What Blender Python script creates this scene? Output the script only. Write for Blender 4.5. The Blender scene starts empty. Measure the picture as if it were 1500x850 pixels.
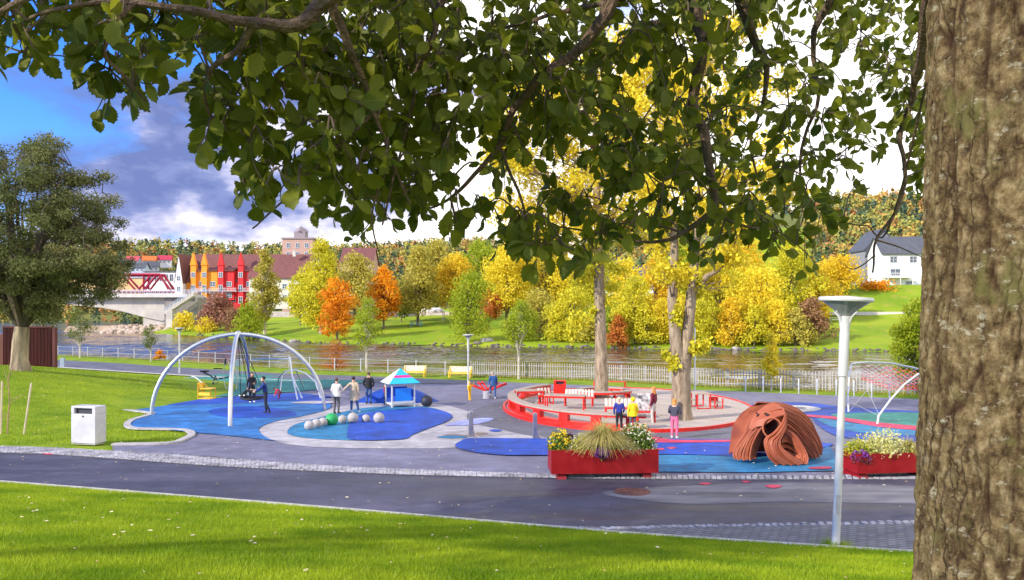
import bpy, bmesh, math, random
import numpy as np
from mathutils import Vector, Matrix
R = math.radians
random.seed(7); RNG = np.random.default_rng(11)
SC = bpy.context.scene
COL = SC.collection

# ------------------------------------------------------------------ camera, sky, sun, exposure
F, YH = 1100.0, 455.0                      # focal length and horizon row of the 1500 px wide photograph
cam_d = bpy.data.cameras.new('camera'); cam = bpy.data.objects.new('camera', cam_d); COL.objects.link(cam)
cam.location = (0, 0, 0); cam.rotation_euler = (R(90), 0, 0)
cam_d.sensor_width = 36; cam_d.lens = 36*F/1500; cam_d.shift_y = 30/1500
cam_d.clip_start = 0.05; cam_d.clip_end = 5000
SC.camera = cam
SUN_TO = Vector((-0.82, -0.52, 0)).normalized(); SUN_EL = 27
sv = Vector((SUN_TO.x*math.cos(R(SUN_EL)), SUN_TO.y*math.cos(R(SUN_EL)), math.sin(R(SUN_EL))))
sd = bpy.data.lights.new('sun', 'SUN'); sd.energy = 4.9; sd.angle = R(0.6); sd.color = (1.0, 0.90, 0.74)
so = bpy.data.objects.new('sun', sd); COL.objects.link(so); so.rotation_euler = sv.to_track_quat('Z', 'Y').to_euler()
SC.view_settings.view_transform = 'Standard'; SC.view_settings.look = 'None'
SC.view_settings.exposure = 0.5; SC.view_settings.gamma = 1.0

W = bpy.data.worlds.new('World'); SC.world = W; W.use_nodes = True
nt = W.node_tree; nt.nodes.clear()
def wn(t, **k):
    n = nt.nodes.new(t)
    for a, b in k.items(): setattr(n, a, b)
    return n
def wl(a, b): nt.links.new(a, b)
def wmath(op, a, b=None, c=None, clamp=False):
    n = wn('ShaderNodeMath', operation=op, use_clamp=clamp)
    for i, x in enumerate((a, b, c)):
        if x is None: continue
        if isinstance(x, (int, float)): n.inputs[i].default_value = x
        else: wl(x, n.inputs[i])
    return n.outputs[0]
def wramp(fac, stops):
    n = wn('ShaderNodeValToRGB'); e = n.color_ramp.elements
    while len(e) < len(stops): e.new(0.5)
    for el, (p, c) in zip(e, stops): el.position = p; el.color = (*c, 1)
    wl(fac, n.inputs[0]); return n.outputs[0]
def wmix(fac, a, b):
    n = wn('ShaderNodeMix', data_type='RGBA')
    wl(fac, n.inputs[0])
    for i, x in ((6, a), (7, b)):
        if isinstance(x, tuple): n.inputs[i].default_value = (*x, 1)
        else: wl(x, n.inputs[i])
    return n.outputs[2]
sky = wn('ShaderNodeTexSky', sky_type='NISHITA', sun_disc=False)
sky.sun_elevation = R(SUN_EL); sky.sun_rotation = math.atan2(SUN_TO.x, SUN_TO.y)
sky.ozone_density = 3.0; sky.dust_density = 0.4; sky.air_density = 1.0
tc = wn('ShaderNodeTexCoord'); sep = wn('ShaderNodeSeparateXYZ'); wl(tc.outputs['Generated'], sep.inputs[0])
az = wmath('ARCTAN2', sep.outputs[0], sep.outputs[1])              # 0 straight ahead, negative to the left
elv = wmath('ARCSINE', sep.outputs[2])
cmb = wn('ShaderNodeCombineXYZ')
wl(az, cmb.inputs[0]); wl(wmath('MULTIPLY', elv, 2.0), cmb.inputs[1])
nz = wn('ShaderNodeTexNoise'); nz.inputs['Scale'].default_value = 4.2; nz.inputs['Detail'].default_value = 7
nz.inputs['Roughness'].default_value = 0.52; nz.inputs['Distortion'].default_value = 0.25
mp = wn('ShaderNodeMapping'); mp.inputs['Location'].default_value = (3.1, 1.35, 0.4)
wl(cmb.outputs[0], mp.inputs[0]); wl(mp.outputs[0], nz.inputs[0])
nz2 = wn('ShaderNodeTexNoise'); nz2.inputs['Scale'].default_value = 9; nz2.inputs['Detail'].default_value = 6
nz2.inputs['Roughness'].default_value = 0.55; wl(mp.outputs[0], nz2.inputs[0])
cover = wmath('ADD', nz.outputs[0], wmath('MULTIPLY_ADD', az, 0.34, 0.20))     # cloudier to the right
cover = wmath('SUBTRACT', cover, wmath('MULTIPLY', wmath('MAXIMUM', wmath('SUBTRACT', elv, 0.22), 0.0), 0.55))
mask = wramp(cover, [(0.45, (0, 0, 0)), (0.58, (1, 1, 1))])
# brightness of the cloud: dark bellies to the left, sunlit towers low down and to the right
br = wmath('ADD', wmath('MULTIPLY_ADD', az, 3.3, 1.42), wmath('MULTIPLY', wmath('MAXIMUM', wmath('SUBTRACT', elv, 0.24), 0.0), 4.5))
br = wmath('ADD', br, wmath('MULTIPLY', wmath('SUBTRACT', nz2.outputs[0], 0.47), 4.4))
br = wmath('ADD', br, wmath('MULTIPLY', wmath('MAXIMUM', wmath('SUBTRACT', 0.135, elv), 0.0), 15.0))
cloud = wramp(wmath('MULTIPLY', br, 0.5, clamp=True), [(0.0, (1.8, 2.4, 5.3)), (0.2, (2.8, 3.4, 6.5)), (0.40, (7.0, 7.0, 9.4)), (0.68, (13.0, 12.6, 12.8)), (1.0, (17.5, 17.0, 16.8))])
hs = wn('ShaderNodeHueSaturation'); hs.inputs['Saturation'].default_value = 1.25; hs.inputs['Value'].default_value = 1.7
wl(sky.outputs[0], hs.inputs['Color'])
bg = wn('ShaderNodeBackground'); bg.inputs['Strength'].default_value = 0.08
tintn = wn('ShaderNodeMix', data_type='RGBA', blend_type='MULTIPLY'); tintn.inputs[0].default_value = 1; wl(hs.outputs[0], tintn.inputs[6]); tintn.inputs[7].default_value = (0.75, 1.05, 1.75, 1)
wl(wmix(mask, tintn.outputs[2], cloud), bg.inputs['Color'])
wo = wn('ShaderNodeOutputWorld'); wl(bg.outputs[0], wo.inputs[0])

# ------------------------------------------------------------------ the lie of the land
GA, GB, GD = 3.86, 0.03, 63.0
def gz(d): return -(GA + GB*min(d, GD))
def G(px, py):
    d = GA*F/max(py - YH - GB*F, 1e-3)
    if d > GD or d < 0: d = -gz(GD)*F/(py - YH)
    return Vector(((px-750)/F*d, d, gz(d)))
def P(px, py, d): return Vector(((px-750)/F*d, d, (YH-py)/F*d))
KERB = [G(x, y) for x, y in ((-500, 668), (-250, 688), (0, 708), (300, 732), (600, 757), (900, 783), (1100, 797), (1335, 812), (1600, 826), (2000, 842))]
KX = [p.x for p in KERB]; KY = [p.y for p in KERB]
SHORE = [G(x, y) for x, y in ((-60, 517), (92, 521), (240, 528), (458, 542), (690, 551), (880, 557), (1040, 566), (1340, 578), (1700, 592))]
SHX = [p.x for p in SHORE]; SHY = [p.y for p in SHORE]
WZ = -6.3
def FE(px, py): d = -WZ*F/(py-YH); return ((px-750)/F*d, d)
FAR = [(-900, 650), (-300, 640), (-150, 520), (-122, 300), (-109, 232)] + [FE(216, 488.5), FE(280, 492), FE(450, 503), FE(700, 508), FE(1000, 513), FE(1200, 515), FE(1340, 517), FE(1900, 521), FE(4000, 524)]
FX = [p[0] for p in FAR]; FY = [p[1] for p in FAR]
def ss(a, b, x): t = np.clip((x-a)/(b-a), 0, 1); return t*t*(3-2*t)
def mound(x, y):
    m = 2.1*np.exp(-((x+33)/10.5)**2 - ((y-45)/14.0)**2)
    return np.maximum(0, m-0.18)
def near_h(x, y):
    x = np.asarray(x, float); y = np.asarray(y, float)
    base = -(GA + GB*np.minimum(y, GD)) - 0.05
    yk = np.interp(x, KX, KY)
    t = yk - y
    gk = -(GA + GB*yk) + 0.03
    u = np.clip(t/yk, 0, 2)
    slope = gk + (-1.62 - gk)*(u*0.95 + 0.05*np.sin(u*math.pi)*1.0)
    h = np.where(t > 0, slope, base + mound(x, y))
    sh = np.interp(x, SHX, SHY) + 1.1
    h = h - ss(0, 4.0, y-sh)*2.6
    return h
def far_h(x, y):
    x = np.asarray(x, float); y = np.asarray(y, float)
    s = y - np.interp(x, FX, FY)
    a = np.where(s < 0, -7.6, -7.4 + 1.5*ss(-1.0, 4.0, s))
    mid = a + 0.078*np.clip(s-3, 0, 60)
    right = a + 0.10*np.clip(s-3, 0, 42) + 0.30*np.clip(s-45, 0, 26)
    k = ss(38, 58, x)
    h = mid*(1-k) + right*k
    h = h + 0.020*np.clip(s-66, 0, 240)*(1-k) + 0.27*np.clip(y-212, 0, 150)*k*ss(60, 110, x)
    yy = y + 0.05*x
    h = h + 0.150*np.clip(yy-430, 0, 420)*(1-0.55*k)
    return h + (5*np.sin(x*0.012+1.0) + 6*np.sin(x*0.0043+2.6))*ss(430, 800, yy)

# ------------------------------------------------------------------ materials
MATS = {}
def mat(name, col, rough=0.7, var=0.12, scale=4.0, col2=None, bump=0.0, bscale=None, metal=0.0, spec=0.4, detail=4, trans=None, coords='Object', rvar=0.0, stretch=None, grain=0.0):
    if name in MATS: return MATS[name]
    m = bpy.data.materials.new(name); m.use_nodes = True; t = m.node_tree; b = t.nodes['Principled BSDF']
    b.inputs['Roughness'].default_value = rough; b.inputs['Metallic'].default_value = metal
    b.inputs['Specular IOR Level'].default_value = spec
    co = t.nodes.new('ShaderNodeTexCoord'); n = t.nodes.new('ShaderNodeTexNoise')
    n.inputs['Scale'].default_value = scale; n.inputs['Detail'].default_value = detail; n.inputs['Roughness'].default_value = 0.6
    src = co.outputs[coords]
    if stretch:
        mpp = t.nodes.new('ShaderNodeMapping'); mpp.inputs['Scale'].default_value = stretch; t.links.new(src, mpp.inputs[0]); src = mpp.outputs[0]
    t.links.new(src, n.inputs['Vector'])
    r = t.nodes.new('ShaderNodeValToRGB'); e = r.color_ramp.elements
    c2 = col2 or tuple(min(1, c*(1+var)) for c in col)
    c1 = col if col2 else tuple(c*(1-var) for c in col)
    e[0].position = 0.33; e[0].color = (*c1, 1); e[1].position = 0.67; e[1].color = (*c2, 1)
    t.links.new(n.outputs[0], r.inputs[0]); out = r.outputs[0]
    if grain:                                     # granules, scuffs and broad faded stains
        for sc, dt, lo, hi, k in ((45, 2, .3, .7, grain), (1.7, 9, .42, .66, grain*.8), (.22, 6, .35, .65, grain*.7)):
            g_ = t.nodes.new('ShaderNodeTexNoise'); g_.inputs['Scale'].default_value = sc; g_.inputs['Detail'].default_value = dt; g_.inputs['Roughness'].default_value = .7; t.links.new(co.outputs['Object'], g_.inputs['Vector'])
            q_ = t.nodes.new('ShaderNodeMapRange'); q_.inputs[1].default_value = lo; q_.inputs[2].default_value = hi; q_.inputs[3].default_value = 1-k; q_.inputs[4].default_value = 1+k; t.links.new(g_.outputs[0], q_.inputs[0])
            x_ = t.nodes.new('ShaderNodeVectorMath'); x_.operation = 'SCALE'; t.links.new(out, x_.inputs[0]); t.links.new(q_.outputs[0], x_.inputs['Scale']); out = x_.outputs[0]
    t.links.new(out, b.inputs['Base Color'])
    if rvar:
        mr = t.nodes.new('ShaderNodeMapRange'); mr.inputs[1].default_value = 0.35; mr.inputs[2].default_value = 0.65
        mr.inputs[3].default_value = rough-rvar; mr.inputs[4].default_value = rough+rvar
        t.links.new(n.outputs[0], mr.inputs[0]); t.links.new(mr.outputs[0], b.inputs['Roughness'])
    if bump:
        n2 = t.nodes.new('ShaderNodeTexNoise'); n2.inputs['Scale'].default_value = bscale or scale*6; n2.inputs['Detail'].default_value = 6
        t.links.new(src, n2.inputs['Vector'])
        bp = t.nodes.new('ShaderNodeBump'); bp.inputs['Strength'].default_value = bump; bp.inputs['Distance'].default_value = 0.05
        t.links.new(n2.outputs[0], bp.inputs['Height']); t.links.new(bp.outputs[0], b.inputs['Normal'])
    MATS[name] = m
    return m
def leafmat(name, c1, c2, trans=0.4, c3=None):
    """leaf surface: a random hue per leaf from the mesh attribute 'tint', part diffuse and part translucent"""
    if name in MATS: return MATS[name]
    m = bpy.data.materials.new(name); m.use_nodes = True; t = m.node_tree; t.nodes.clear()
    at = t.nodes.new('ShaderNodeAttribute'); at.attribute_name = 'tint'
    r = t.nodes.new('ShaderNodeValToRGB'); e = r.color_ramp.elements
    e[0].color = (*c1, 1); e[1].color = (*c2, 1)
    if c3: q = e.new(0.5); q.color = (*c3, 1)
    t.links.new(at.outputs['Fac'], r.inputs[0])
    d = t.nodes.new('ShaderNodeBsdfPrincipled'); d.inputs['Roughness'].default_value = 0.55; d.inputs['Specular IOR Level'].default_value = 0.25
    tr = t.nodes.new('ShaderNodeBsdfTranslucent'); mx = t.nodes.new('ShaderNodeMixShader'); mx.inputs[0].default_value = trans
    o = t.nodes.new('ShaderNodeOutputMaterial')
    t.links.new(r.outputs[0], d.inputs['Base Color']); t.links.new(r.outputs[0], tr.inputs['Color'])
    t.links.new(d.outputs[0], mx.inputs[1]); t.links.new(tr.outputs[0], mx.inputs[2]); t.links.new(mx.outputs[0], o.inputs[0])
    MATS[name] = m
    return m
def grassmat(name, c1, c2, c3, s1=0.35, s2=3.0):
    if name in MATS: return MATS[name]
    m = bpy.data.materials.new(name); m.use_nodes = True; t = m.node_tree; b = t.nodes['Principled BSDF']
    b.inputs['Roughness'].default_value = 0.85; b.inputs['Specular IOR Level'].default_value = 0.15
    co = t.nodes.new('ShaderNodeTexCoord')
    def noise(s, d=5):
        n = t.nodes.new('ShaderNodeTexNoise'); n.inputs['Scale'].default_value = s; n.inputs['Detail'].default_value = d
        n.inputs['Roughness'].default_value = 0.65; t.links.new(co.outputs['Object'], n.inputs['Vector']); return n.outputs[0]
    r = t.nodes.new('ShaderNodeValToRGB'); e = r.color_ramp.elements
    e[0].position = 0.36; e[0].color = (*c1, 1); e[1].position = 0.64; e[1].color = (*c2, 1)
    t.links.new(noise(s1), r.inputs[0])
    r2 = t.nodes.new('ShaderNodeValToRGB'); e = r2.color_ramp.elements
    e[0].position = 0.52; e[0].color = (0, 0, 0, 1); e[1].position = 0.72; e[1].color = (1, 1, 1, 1)
    t.links.new(noise(s2, 8), r2.inputs[0])
    mx = t.nodes.new('ShaderNodeMix'); mx.data_type = 'RGBA'; mx.inputs[7].default_value = (*c3, 1)
    t.links.new(r2.outputs[0], mx.inputs[0]); t.links.new(r.outputs[0], mx.inputs[6]); t.links.new(mx.outputs[2], b.inputs['Base Color'])
    bp = t.nodes.new('ShaderNodeBump'); bp.inputs['Strength'].default_value = 0.9; bp.inputs['Distance'].default_value = 0.06
    t.links.new(noise(22, 6), bp.inputs['Height']); t.links.new(bp.outputs[0], b.inputs['Normal'])
    MATS[name] = m
    return m

# ------------------------------------------------------------------ mesh helpers
class MB:
    def __init__(s): s.v = []; s.f = []; s.mi = []; s.k = 0
    def add(s, vs, fs):
        o = len(s.v); s.v += [tuple(p) for p in vs]; s.f += [tuple(i+o for i in q) for q in fs]; s.mi += [s.k]*len(fs); return s
    def box(s, c, d, rz=0, rx=0, ry=0, taper=1.0):
        M = Matrix.Translation(c) @ Matrix.Rotation(rz, 4, 'Z') @ Matrix.Rotation(rx, 4, 'X') @ Matrix.Rotation(ry, 4, 'Y')
        vs = []
        for z in (-.5, .5):
            k = taper if z > 0 else 1
            for x, y in ((-.5, -.5), (.5, -.5), (.5, .5), (-.5, .5)): vs.append(M @ Vector((x*d[0]*k, y*d[1]*k, z*d[2])))
        return s.add(vs, [(3, 2, 1, 0), (4, 5, 6, 7), (0, 1, 5, 4), (1, 2, 6, 5), (2, 3, 7, 6), (3, 0, 4, 7)])
    def bx(s, x0, x1, y0, y1, z0, z1): return s.box(((x0+x1)/2, (y0+y1)/2, (z0+z1)/2), (x1-x0, y1-y0, z1-z0))
    def tube(s, pts, r, n=8, cap=True, closed=False, sq=1.0):
        pts = [Vector(p) for p in pts]; N = len(pts)
        rs = r if isinstance(r, (list, tuple)) else [r]*N
        vs = []; up = None
        for i, p in enumerate(pts):
            a = pts[i-1] if (i > 0 or closed) else p; b = pts[(i+1) % N] if (i < N-1 or closed) else p
            t = (b-a); t = t.normalized() if t.length > 1e-9 else Vector((0, 0, 1))
            if up is None:
                up = Vector((0, 0, 1)) if abs(t.z) < 0.9 else Vector((1, 0, 0))
            u = (up - t*up.dot(t)); u = u.normalized() if u.length > 1e-6 else t.orthogonal().normalized()
            w = t.cross(u); up = u
            for k in range(n):
                an = 2*math.pi*k/n; vs.append(p + (u*math.cos(an)*sq + w*math.sin(an))*rs[i])
        fs = []
        for i in range(N if closed else N-1):
            j = (i+1) % N
            for k in range(n): fs.append((i*n+k, i*n+(k+1) % n, j*n+(k+1) % n, j*n+k))
        if cap and not closed: fs += [tuple(range(n-1, -1, -1)), tuple((N-1)*n+k for k in range(n))]
        return s.add(vs, fs)
    def lathe(s, prof, c=(0, 0, 0), n=20, sx=1, sy=1):
        vs = []; N = len(prof)
        for r, z in prof:
            for k in range(n):
                a = 2*math.pi*k/n; vs.append((c[0]+r*math.cos(a)*sx, c[1]+r*math.sin(a)*sy, c[2]+z))
        fs = [(i*n+k, i*n+(k+1) % n, (i+1)*n+(k+1) % n, (i+1)*n+k) for i in range(N-1) for k in range(n)]
        fs += [tuple(range(n-1, -1, -1)), tuple((N-1)*n+k for k in range(n))]
        return s.add(vs, fs)
    def ball(s, c, r, n=16, sx=1, sy=1, sz=1):
        m = n//2
        return s.lathe([(max(r*math.sin(math.pi*i/m), 1e-4), -r*sz*math.cos(math.pi*i/m)) for i in range(m+1)], c, n, sx, sy)
    def prism(s, poly, z0, z1):
        n = len(poly)
        vs = [(x, y, z0) for x, y in poly] + [(x, y, z1) for x, y in poly]
        return s.add(vs, [tuple(range(n-1, -1, -1)), tuple(range(n, 2*n))] + [(i, (i+1) % n, n+(i+1) % n, n+i) for i in range(n)])
    def xprism(s, poly, y0, y1):
        """polygon in x,z swept along y"""
        n = len(poly)
        vs = [(x, y0, z) for x, z in poly] + [(x, y1, z) for x, z in poly]
        return s.add(vs, [tuple(range(n)), tuple(range(2*n-1, n-1, -1))] + [((i+1) % n, i, n+i, n+(i+1) % n) for i in range(n)])
    def grid(s, rows):
        m = len(rows[0]); vs = [p for r in rows for p in r]
        return s.add(vs, [(i*m+j, i*m+j+1, (i+1)*m+j+1, (i+1)*m+j) for i in range(len(rows)-1) for j in range(m-1)])
    def build(s, name, m, parent=None, loc=None, smooth=True, rz=0, bevel=0):
        me = bpy.data.meshes.new(name); me.from_pydata(s.v, [], s.f)
        for q in (m if isinstance(m, (list, tuple)) else [m]): me.materials.append(q)
        if any(s.mi): me.polygons.foreach_set('material_index', s.mi)
        if smooth:
            me.polygons.foreach_set('use_smooth', [True]*len(me.polygons))
            try: me.set_sharp_from_angle(angle=R(38))
            except Exception: pass
        me.update()
        o = bpy.data.objects.new(name, me); COL.objects.link(o)
        if parent: o.parent = parent
        if loc is not None: o.location = loc
        o.rotation_euler.z = rz
        if bevel:
            b = o.modifiers.new('bevel', 'BEVEL'); b.width = bevel; b.segments = 2; b.limit_method = 'ANGLE'; b.angle_limit = R(40)
        return o
def tag(o, label=None, cat=None, group=None, kind=None):
    if label: o['label'] = label
    if cat: o['category'] = cat
    if group: o['group'] = group
    if kind: o['kind'] = kind
    return o
def thing(name, label, cat, loc=(0, 0, 0), rz=0, group=None):
    o = bpy.data.objects.new(name, None); COL.objects.link(o); o.location = loc; o.rotation_euler.z = rz; o.empty_display_size = 0.3
    return tag(o, label, cat, group)
KIDS = {}
def dup(root, loc, rz=None, label=None, scale=None):
    r = root.copy(); COL.objects.link(r); r.location = loc
    if rz is not None: r.rotation_euler.z = rz
    if label: r['label'] = label
    if scale is not None: r.scale = scale if hasattr(scale, '__len__') else (scale,)*3
    for ch in root.children:
        c = ch.copy(); COL.objects.link(c); c.parent = r
        for g in ch.children:
            d = g.copy(); COL.objects.link(d); d.parent = c
    return r
def raw_mesh(name, V, Fq, mats, tint=None, smooth=False):
    """numpy verts (n,3) and faces (m,k) to a mesh"""
    me = bpy.data.meshes.new(name); n, k = Fq.shape
    me.vertices.add(len(V)); me.vertices.foreach_set('co', np.asarray(V, np.float32).ravel())
    me.loops.add(n*k); me.loops.foreach_set('vertex_index', Fq.astype(np.int32).ravel())
    me.polygons.add(n); me.polygons.foreach_set('loop_start', np.arange(0, n*k, k, dtype=np.int32))
    me.polygons.foreach_set('loop_total', np.full(n, k, np.int32))
    if smooth: me.polygons.foreach_set('use_smooth', np.ones(n, bool))
    if tint is not None:
        a = me.attributes.new('tint', 'FLOAT', 'FACE'); a.data.foreach_set('value', np.asarray(tint, np.float32))
    for q in (mats if isinstance(mats, (list, tuple)) else [mats]): me.materials.append(q)
    me.update(calc_edges=True); me.validate()
    return me
def mobj(name, me, parent=None, loc=None):
    o = bpy.data.objects.new(name, me); COL.objects.link(o)
    if parent: o.parent = parent
    if loc is not None: o.location = loc
    return o
def rnd_dirs(n):
    v = RNG.normal(size=(n, 3)); return v/np.linalg.norm(v, axis=1)[:, None]
def leaf_cards(pts, size, droop=0.0, aspect=0.62):
    """one bent leaf-shaped quad per point: (V, F)"""
    n = len(pts); a = rnd_dirs(n); a[:, 2] -= droop; a /= np.linalg.norm(a, axis=1)[:, None]
    b = np.cross(a, rnd_dirs(n)); b /= (np.linalg.norm(b, axis=1)[:, None]+1e-9)
    c = np.cross(a, b)
    sz = size*RNG.uniform(0.65, 1.35, n)[:, None]
    V = np.stack([pts, pts+a*sz*0.5+b*sz*aspect*0.5+c*sz*0.1, pts+a*sz, pts+a*sz*0.5-b*sz*aspect*0.5+c*sz*0.1], 1).reshape(-1, 3)
    return V, np.arange(4*n).reshape(n, 4)

def smooth_px(pts, k=5, closed=True):
    n = len(pts); out = []
    for i in range(n if closed else n-1):
        p0, p1, p2, p3 = (pts[(i+j-1) % n] if closed else pts[min(max(i+j-1, 0), n-1)] for j in range(4))
        for q in range(k):
            t = q/k
            out.append(tuple(0.5*((2*b) + (-a+c)*t + (2*a-5*b+4*c-d)*t*t + (-a+3*b-3*c+d)*t**3) for a, b, c, d in zip(p0, p1, p2, p3)))
    if not closed: out.append(pts[-1])
    return out
def sheet(name, pts, m, level, smooth=True):
    q = smooth_px(pts) if smooth else pts
    vs = []
    for x, y in q:
        p = G(x, y); vs.append((p.x, p.y, p.z+level))
    b = MB(); b.add(vs, [tuple(range(len(vs)-1, -1, -1))])
    o = b.build(name, m, smooth=False)
    me = o.data
    if me.polygons[0].normal.z < 0: me.flip_normals()
    return tag(o, kind='structure')
def ribbon3(name, pts, w, h, m, level=0.0, k=4):
    """a raised kerb of width w and height h along a pixel line"""
    q = [G(x, y) for x, y in smooth_px(pts, k, False)]
    b = MB(); rows = []
    for i, p in enumerate(q):
        t = (q[min(i+1, len(q)-1)] - q[max(i-1, 0)]); t.z = 0; t.normalize(); nn = Vector((-t.y, t.x, 0))*w/2
        rows.append([p+nn+Vector((0, 0, level)), p+nn+Vector((0, 0, level+h)), p-nn+Vector((0, 0, level+h)), p-nn+Vector((0, 0, level))])
    b.grid(rows)
    return tag(b.build(name, m, smooth=False), kind='structure')
# ------------------------------------------------------------------ ground, river, far bank
def terrain(name, fn, xs, ys, m):
    X, Y = np.meshgrid(xs, ys); Z = fn(X, Y)
    V = np.stack([X, Y, Z], -1).reshape(-1, 3); a, b = X.shape
    idx = np.arange(a*b).reshape(a, b)
    Fq = np.stack([idx[:-1, :-1], idx[:-1, 1:], idx[1:, 1:], idx[1:, :-1]], -1).reshape(-1, 4)
    return tag(mobj(name, raw_mesh(name, V, Fq, m, smooth=True)), kind='structure')
M_LAWN = grassmat('lawn_grass', (0.12, 0.21, 0.006), (0.23, 0.32, 0.010), (0.28, 0.29, 0.035))
M_FARLAWN = grassmat('far_lawn', (0.15, 0.25, 0.008), (0.27, 0.35, 0.012), (0.33, 0.28, 0.05), 0.05, 0.4)
M_CONC = mat('concrete', (0.36, 0.34, 0.34), 0.85, 0.18, 3, bump=0.3)
M_PALE = mat('pale_paving', (0.37, 0.35, 0.37), 0.8, 0.16, 1.2, bump=0.2, bscale=90, detail=8, grain=0.22)
M_PAVE = mat('lilac_paving', (0.155, 0.15, 0.215), 0.75, 0.22, 0.55, bump=0.25, bscale=80, detail=8, rvar=0.12, grain=0.22)
M_ASPH = mat('asphalt', (0.060, 0.058, 0.088), 0.62, 0.35, 0.5, bump=0.35, bscale=110, detail=9, rvar=0.2, stretch=(0.35, 1.6, 1), grain=0.22)
M_DGREY = mat('grey_asphalt', (0.115, 0.115, 0.145), 0.75, 0.2, 0.7, bump=0.25, bscale=90, detail=8, rvar=0.1, grain=0.22)
M_BLUE = mat('dark_blue_rubber', (0.008, 0.055, 0.36), 0.7, 0.25, 0.9, bump=0.15, bscale=120, detail=7, grain=0.32)
M_MID = mat('mid_blue_rubber', (0.020, 0.135, 0.38), 0.7, 0.28, 0.7, bump=0.15, bscale=120, detail=7, grain=0.32)
M_TEAL = mat('teal_rubber', (0.018, 0.165, 0.33), 0.7, 0.22, 0.8, bump=0.15, bscale=120, detail=7, grain=0.32)
M_GREEN = mat('green_rubber', (0.025, 0.19, 0.155), 0.7, 0.2, 0.6, bump=0.15, bscale=120, detail=7, grain=0.32)
M_PINK = mat('pink_rubber', (0.50, 0.035, 0.10), 0.7, 0.2, 1.5, grain=0.32)
M_LILAC = mat('lilac_rubber', (0.30, 0.33, 0.66), 0.7, 0.12, 1.5, grain=0.32)
M_WHITE_R = mat('cream_rubber', (0.55, 0.53, 0.48), 0.7, 0.12, 1.5, grain=0.32)
M_SETT = mat('granite_sett', (0.30, 0.29, 0.32), 0.8, 0.45, 2.3, bump=0.4, bscale=40)
M_SILVER = mat('galvanised_steel', (0.55, 0.56, 0.58), 0.38, 0.08, 6, metal=0.75)
M_WHITE = mat('white_paint', (0.60, 0.59, 0.58), 0.45, 0.06, 5)
M_RED = mat('red_paint', (0.58, 0.014, 0.008), 0.45, 0.14, 3, rvar=0.08)
M_DRED = mat('deep_red_paint', (0.22, 0.003, 0.005), 0.42, 0.14, 2, rvar=0.1)
M_YEL = mat('yellow_paint', (0.75, 0.42, 0.02), 0.5, 0.1, 4)
M_GOLD = mat('ochre_paint', (0.80, 0.50, 0.05), 0.5, 0.1, 4)
M_WOOD = mat('weathered_wood', (0.36, 0.29, 0.24), 0.8, 0.25, 5, stretch=(1, 6, 1), bump=0.3)
M_SLAT = mat('pale_slats', (0.62, 0.56, 0.46), 0.75, 0.15, 6)
M_DARK = mat('dark_metal', (0.03, 0.03, 0.04), 0.5, 0.2, 5)
M_GLASS = mat('window_glass', (0.06, 0.08, 0.11), 0.12, 0.3, 0.6, spec=0.8)

# levels: 4 ground sheets, finer near the camera; the fore-lawn and the left lawn are one ground
terrain('ground', near_h, np.unique(np.concatenate([np.arange(-330, -60, 6), np.arange(-60, 45, 0.75), np.arange(45, 260, 6)])),
        np.unique(np.concatenate([np.arange(-40, 0, 4.0), np.arange(0, 76, 0.5), np.arange(76, 140, 1.5), np.arange(140, 300, 10)])), M_LAWN)
terrain('far_bank', far_h, np.unique(np.concatenate([np.arange(-1500, -240, 25), np.arange(-240, 160, 2.0), np.arange(160, 1500, 25)])),
        np.unique(np.concatenate([np.arange(90, 260, 1.5), np.arange(260, 321, 6)])), M_FARLAWN)
terrain('hills', far_h, np.unique(np.concatenate([np.arange(-1500, -300, 25), np.arange(-300, 300, 8), np.arange(300, 1500, 25)])), np.unique(np.concatenate([np.arange(320, 420, 5), np.arange(420, 1500, 14)])), grassmat('forest_floor', (.10, .13, .03), (.20, .19, .05), (.22, .15, .06), .03, .2))

# the river: small ripples and a few broad slicks
def watermat():
    m = bpy.data.materials.new('river_water'); m.use_nodes = True; t = m.node_tree; b = t.nodes['Principled BSDF']
    b.inputs['Base Color'].default_value = (0.050, 0.040, 0.026, 1); b.inputs['Roughness'].default_value = 0.05
    co = t.nodes.new('ShaderNodeTexCoord')
    def noise(sx, sy, det):
        mpp = t.nodes.new('ShaderNodeMapping'); mpp.inputs['Scale'].default_value = (sx, sy, 1); mpp.inputs['Rotation'].default_value = (0, 0, R(12))
        n = t.nodes.new('ShaderNodeTexNoise'); n.inputs['Scale'].default_value = 1.0; n.inputs['Detail'].default_value = det
        t.links.new(co.outputs['Object'], mpp.inputs[0]); t.links.new(mpp.outputs[0], n.inputs['Vector']); return n.outputs[0]
    def M(op, x, y, clamp=False):
        k = t.nodes.new('ShaderNodeMath'); k.operation = op; k.use_clamp = clamp
        for i, v in enumerate((x, y)):
            if isinstance(v, (int, float)): k.inputs[i].default_value = v
            else: t.links.new(v, k.inputs[i])
        return k.outputs[0]
    def step(x, lo, hi, a, c):
        r = t.nodes.new('ShaderNodeMapRange'); r.inputs[1].default_value = lo; r.inputs[2].default_value = hi; r.inputs[3].default_value = a; r.inputs[4].default_value = c; t.links.new(x, r.inputs[0]); return r.outputs[0]
    gust = step(noise(.018, .075, 3), .42, .60, .12, 1.0)          # broad ruffled and calm reaches
    band = step(noise(.10, .36, 2), .38, .62, .35, 1.0)            # long wave trains
    chop = M('MULTIPLY', M('MULTIPLY', noise(.75, 1.3, 2), gust), band)
    h = M('ADD', M('MULTIPLY', chop, 1.0), M('MULTIPLY', noise(.10, .22, 1), .35))
    bp = t.nodes.new('ShaderNodeBump'); bp.inputs['Strength'].default_value = 1.0; bp.inputs['Distance'].default_value = 0.55
    t.links.new(h, bp.inputs['Height']); t.links.new(bp.outputs[0], b.inputs['Normal'])
    return m
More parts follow.
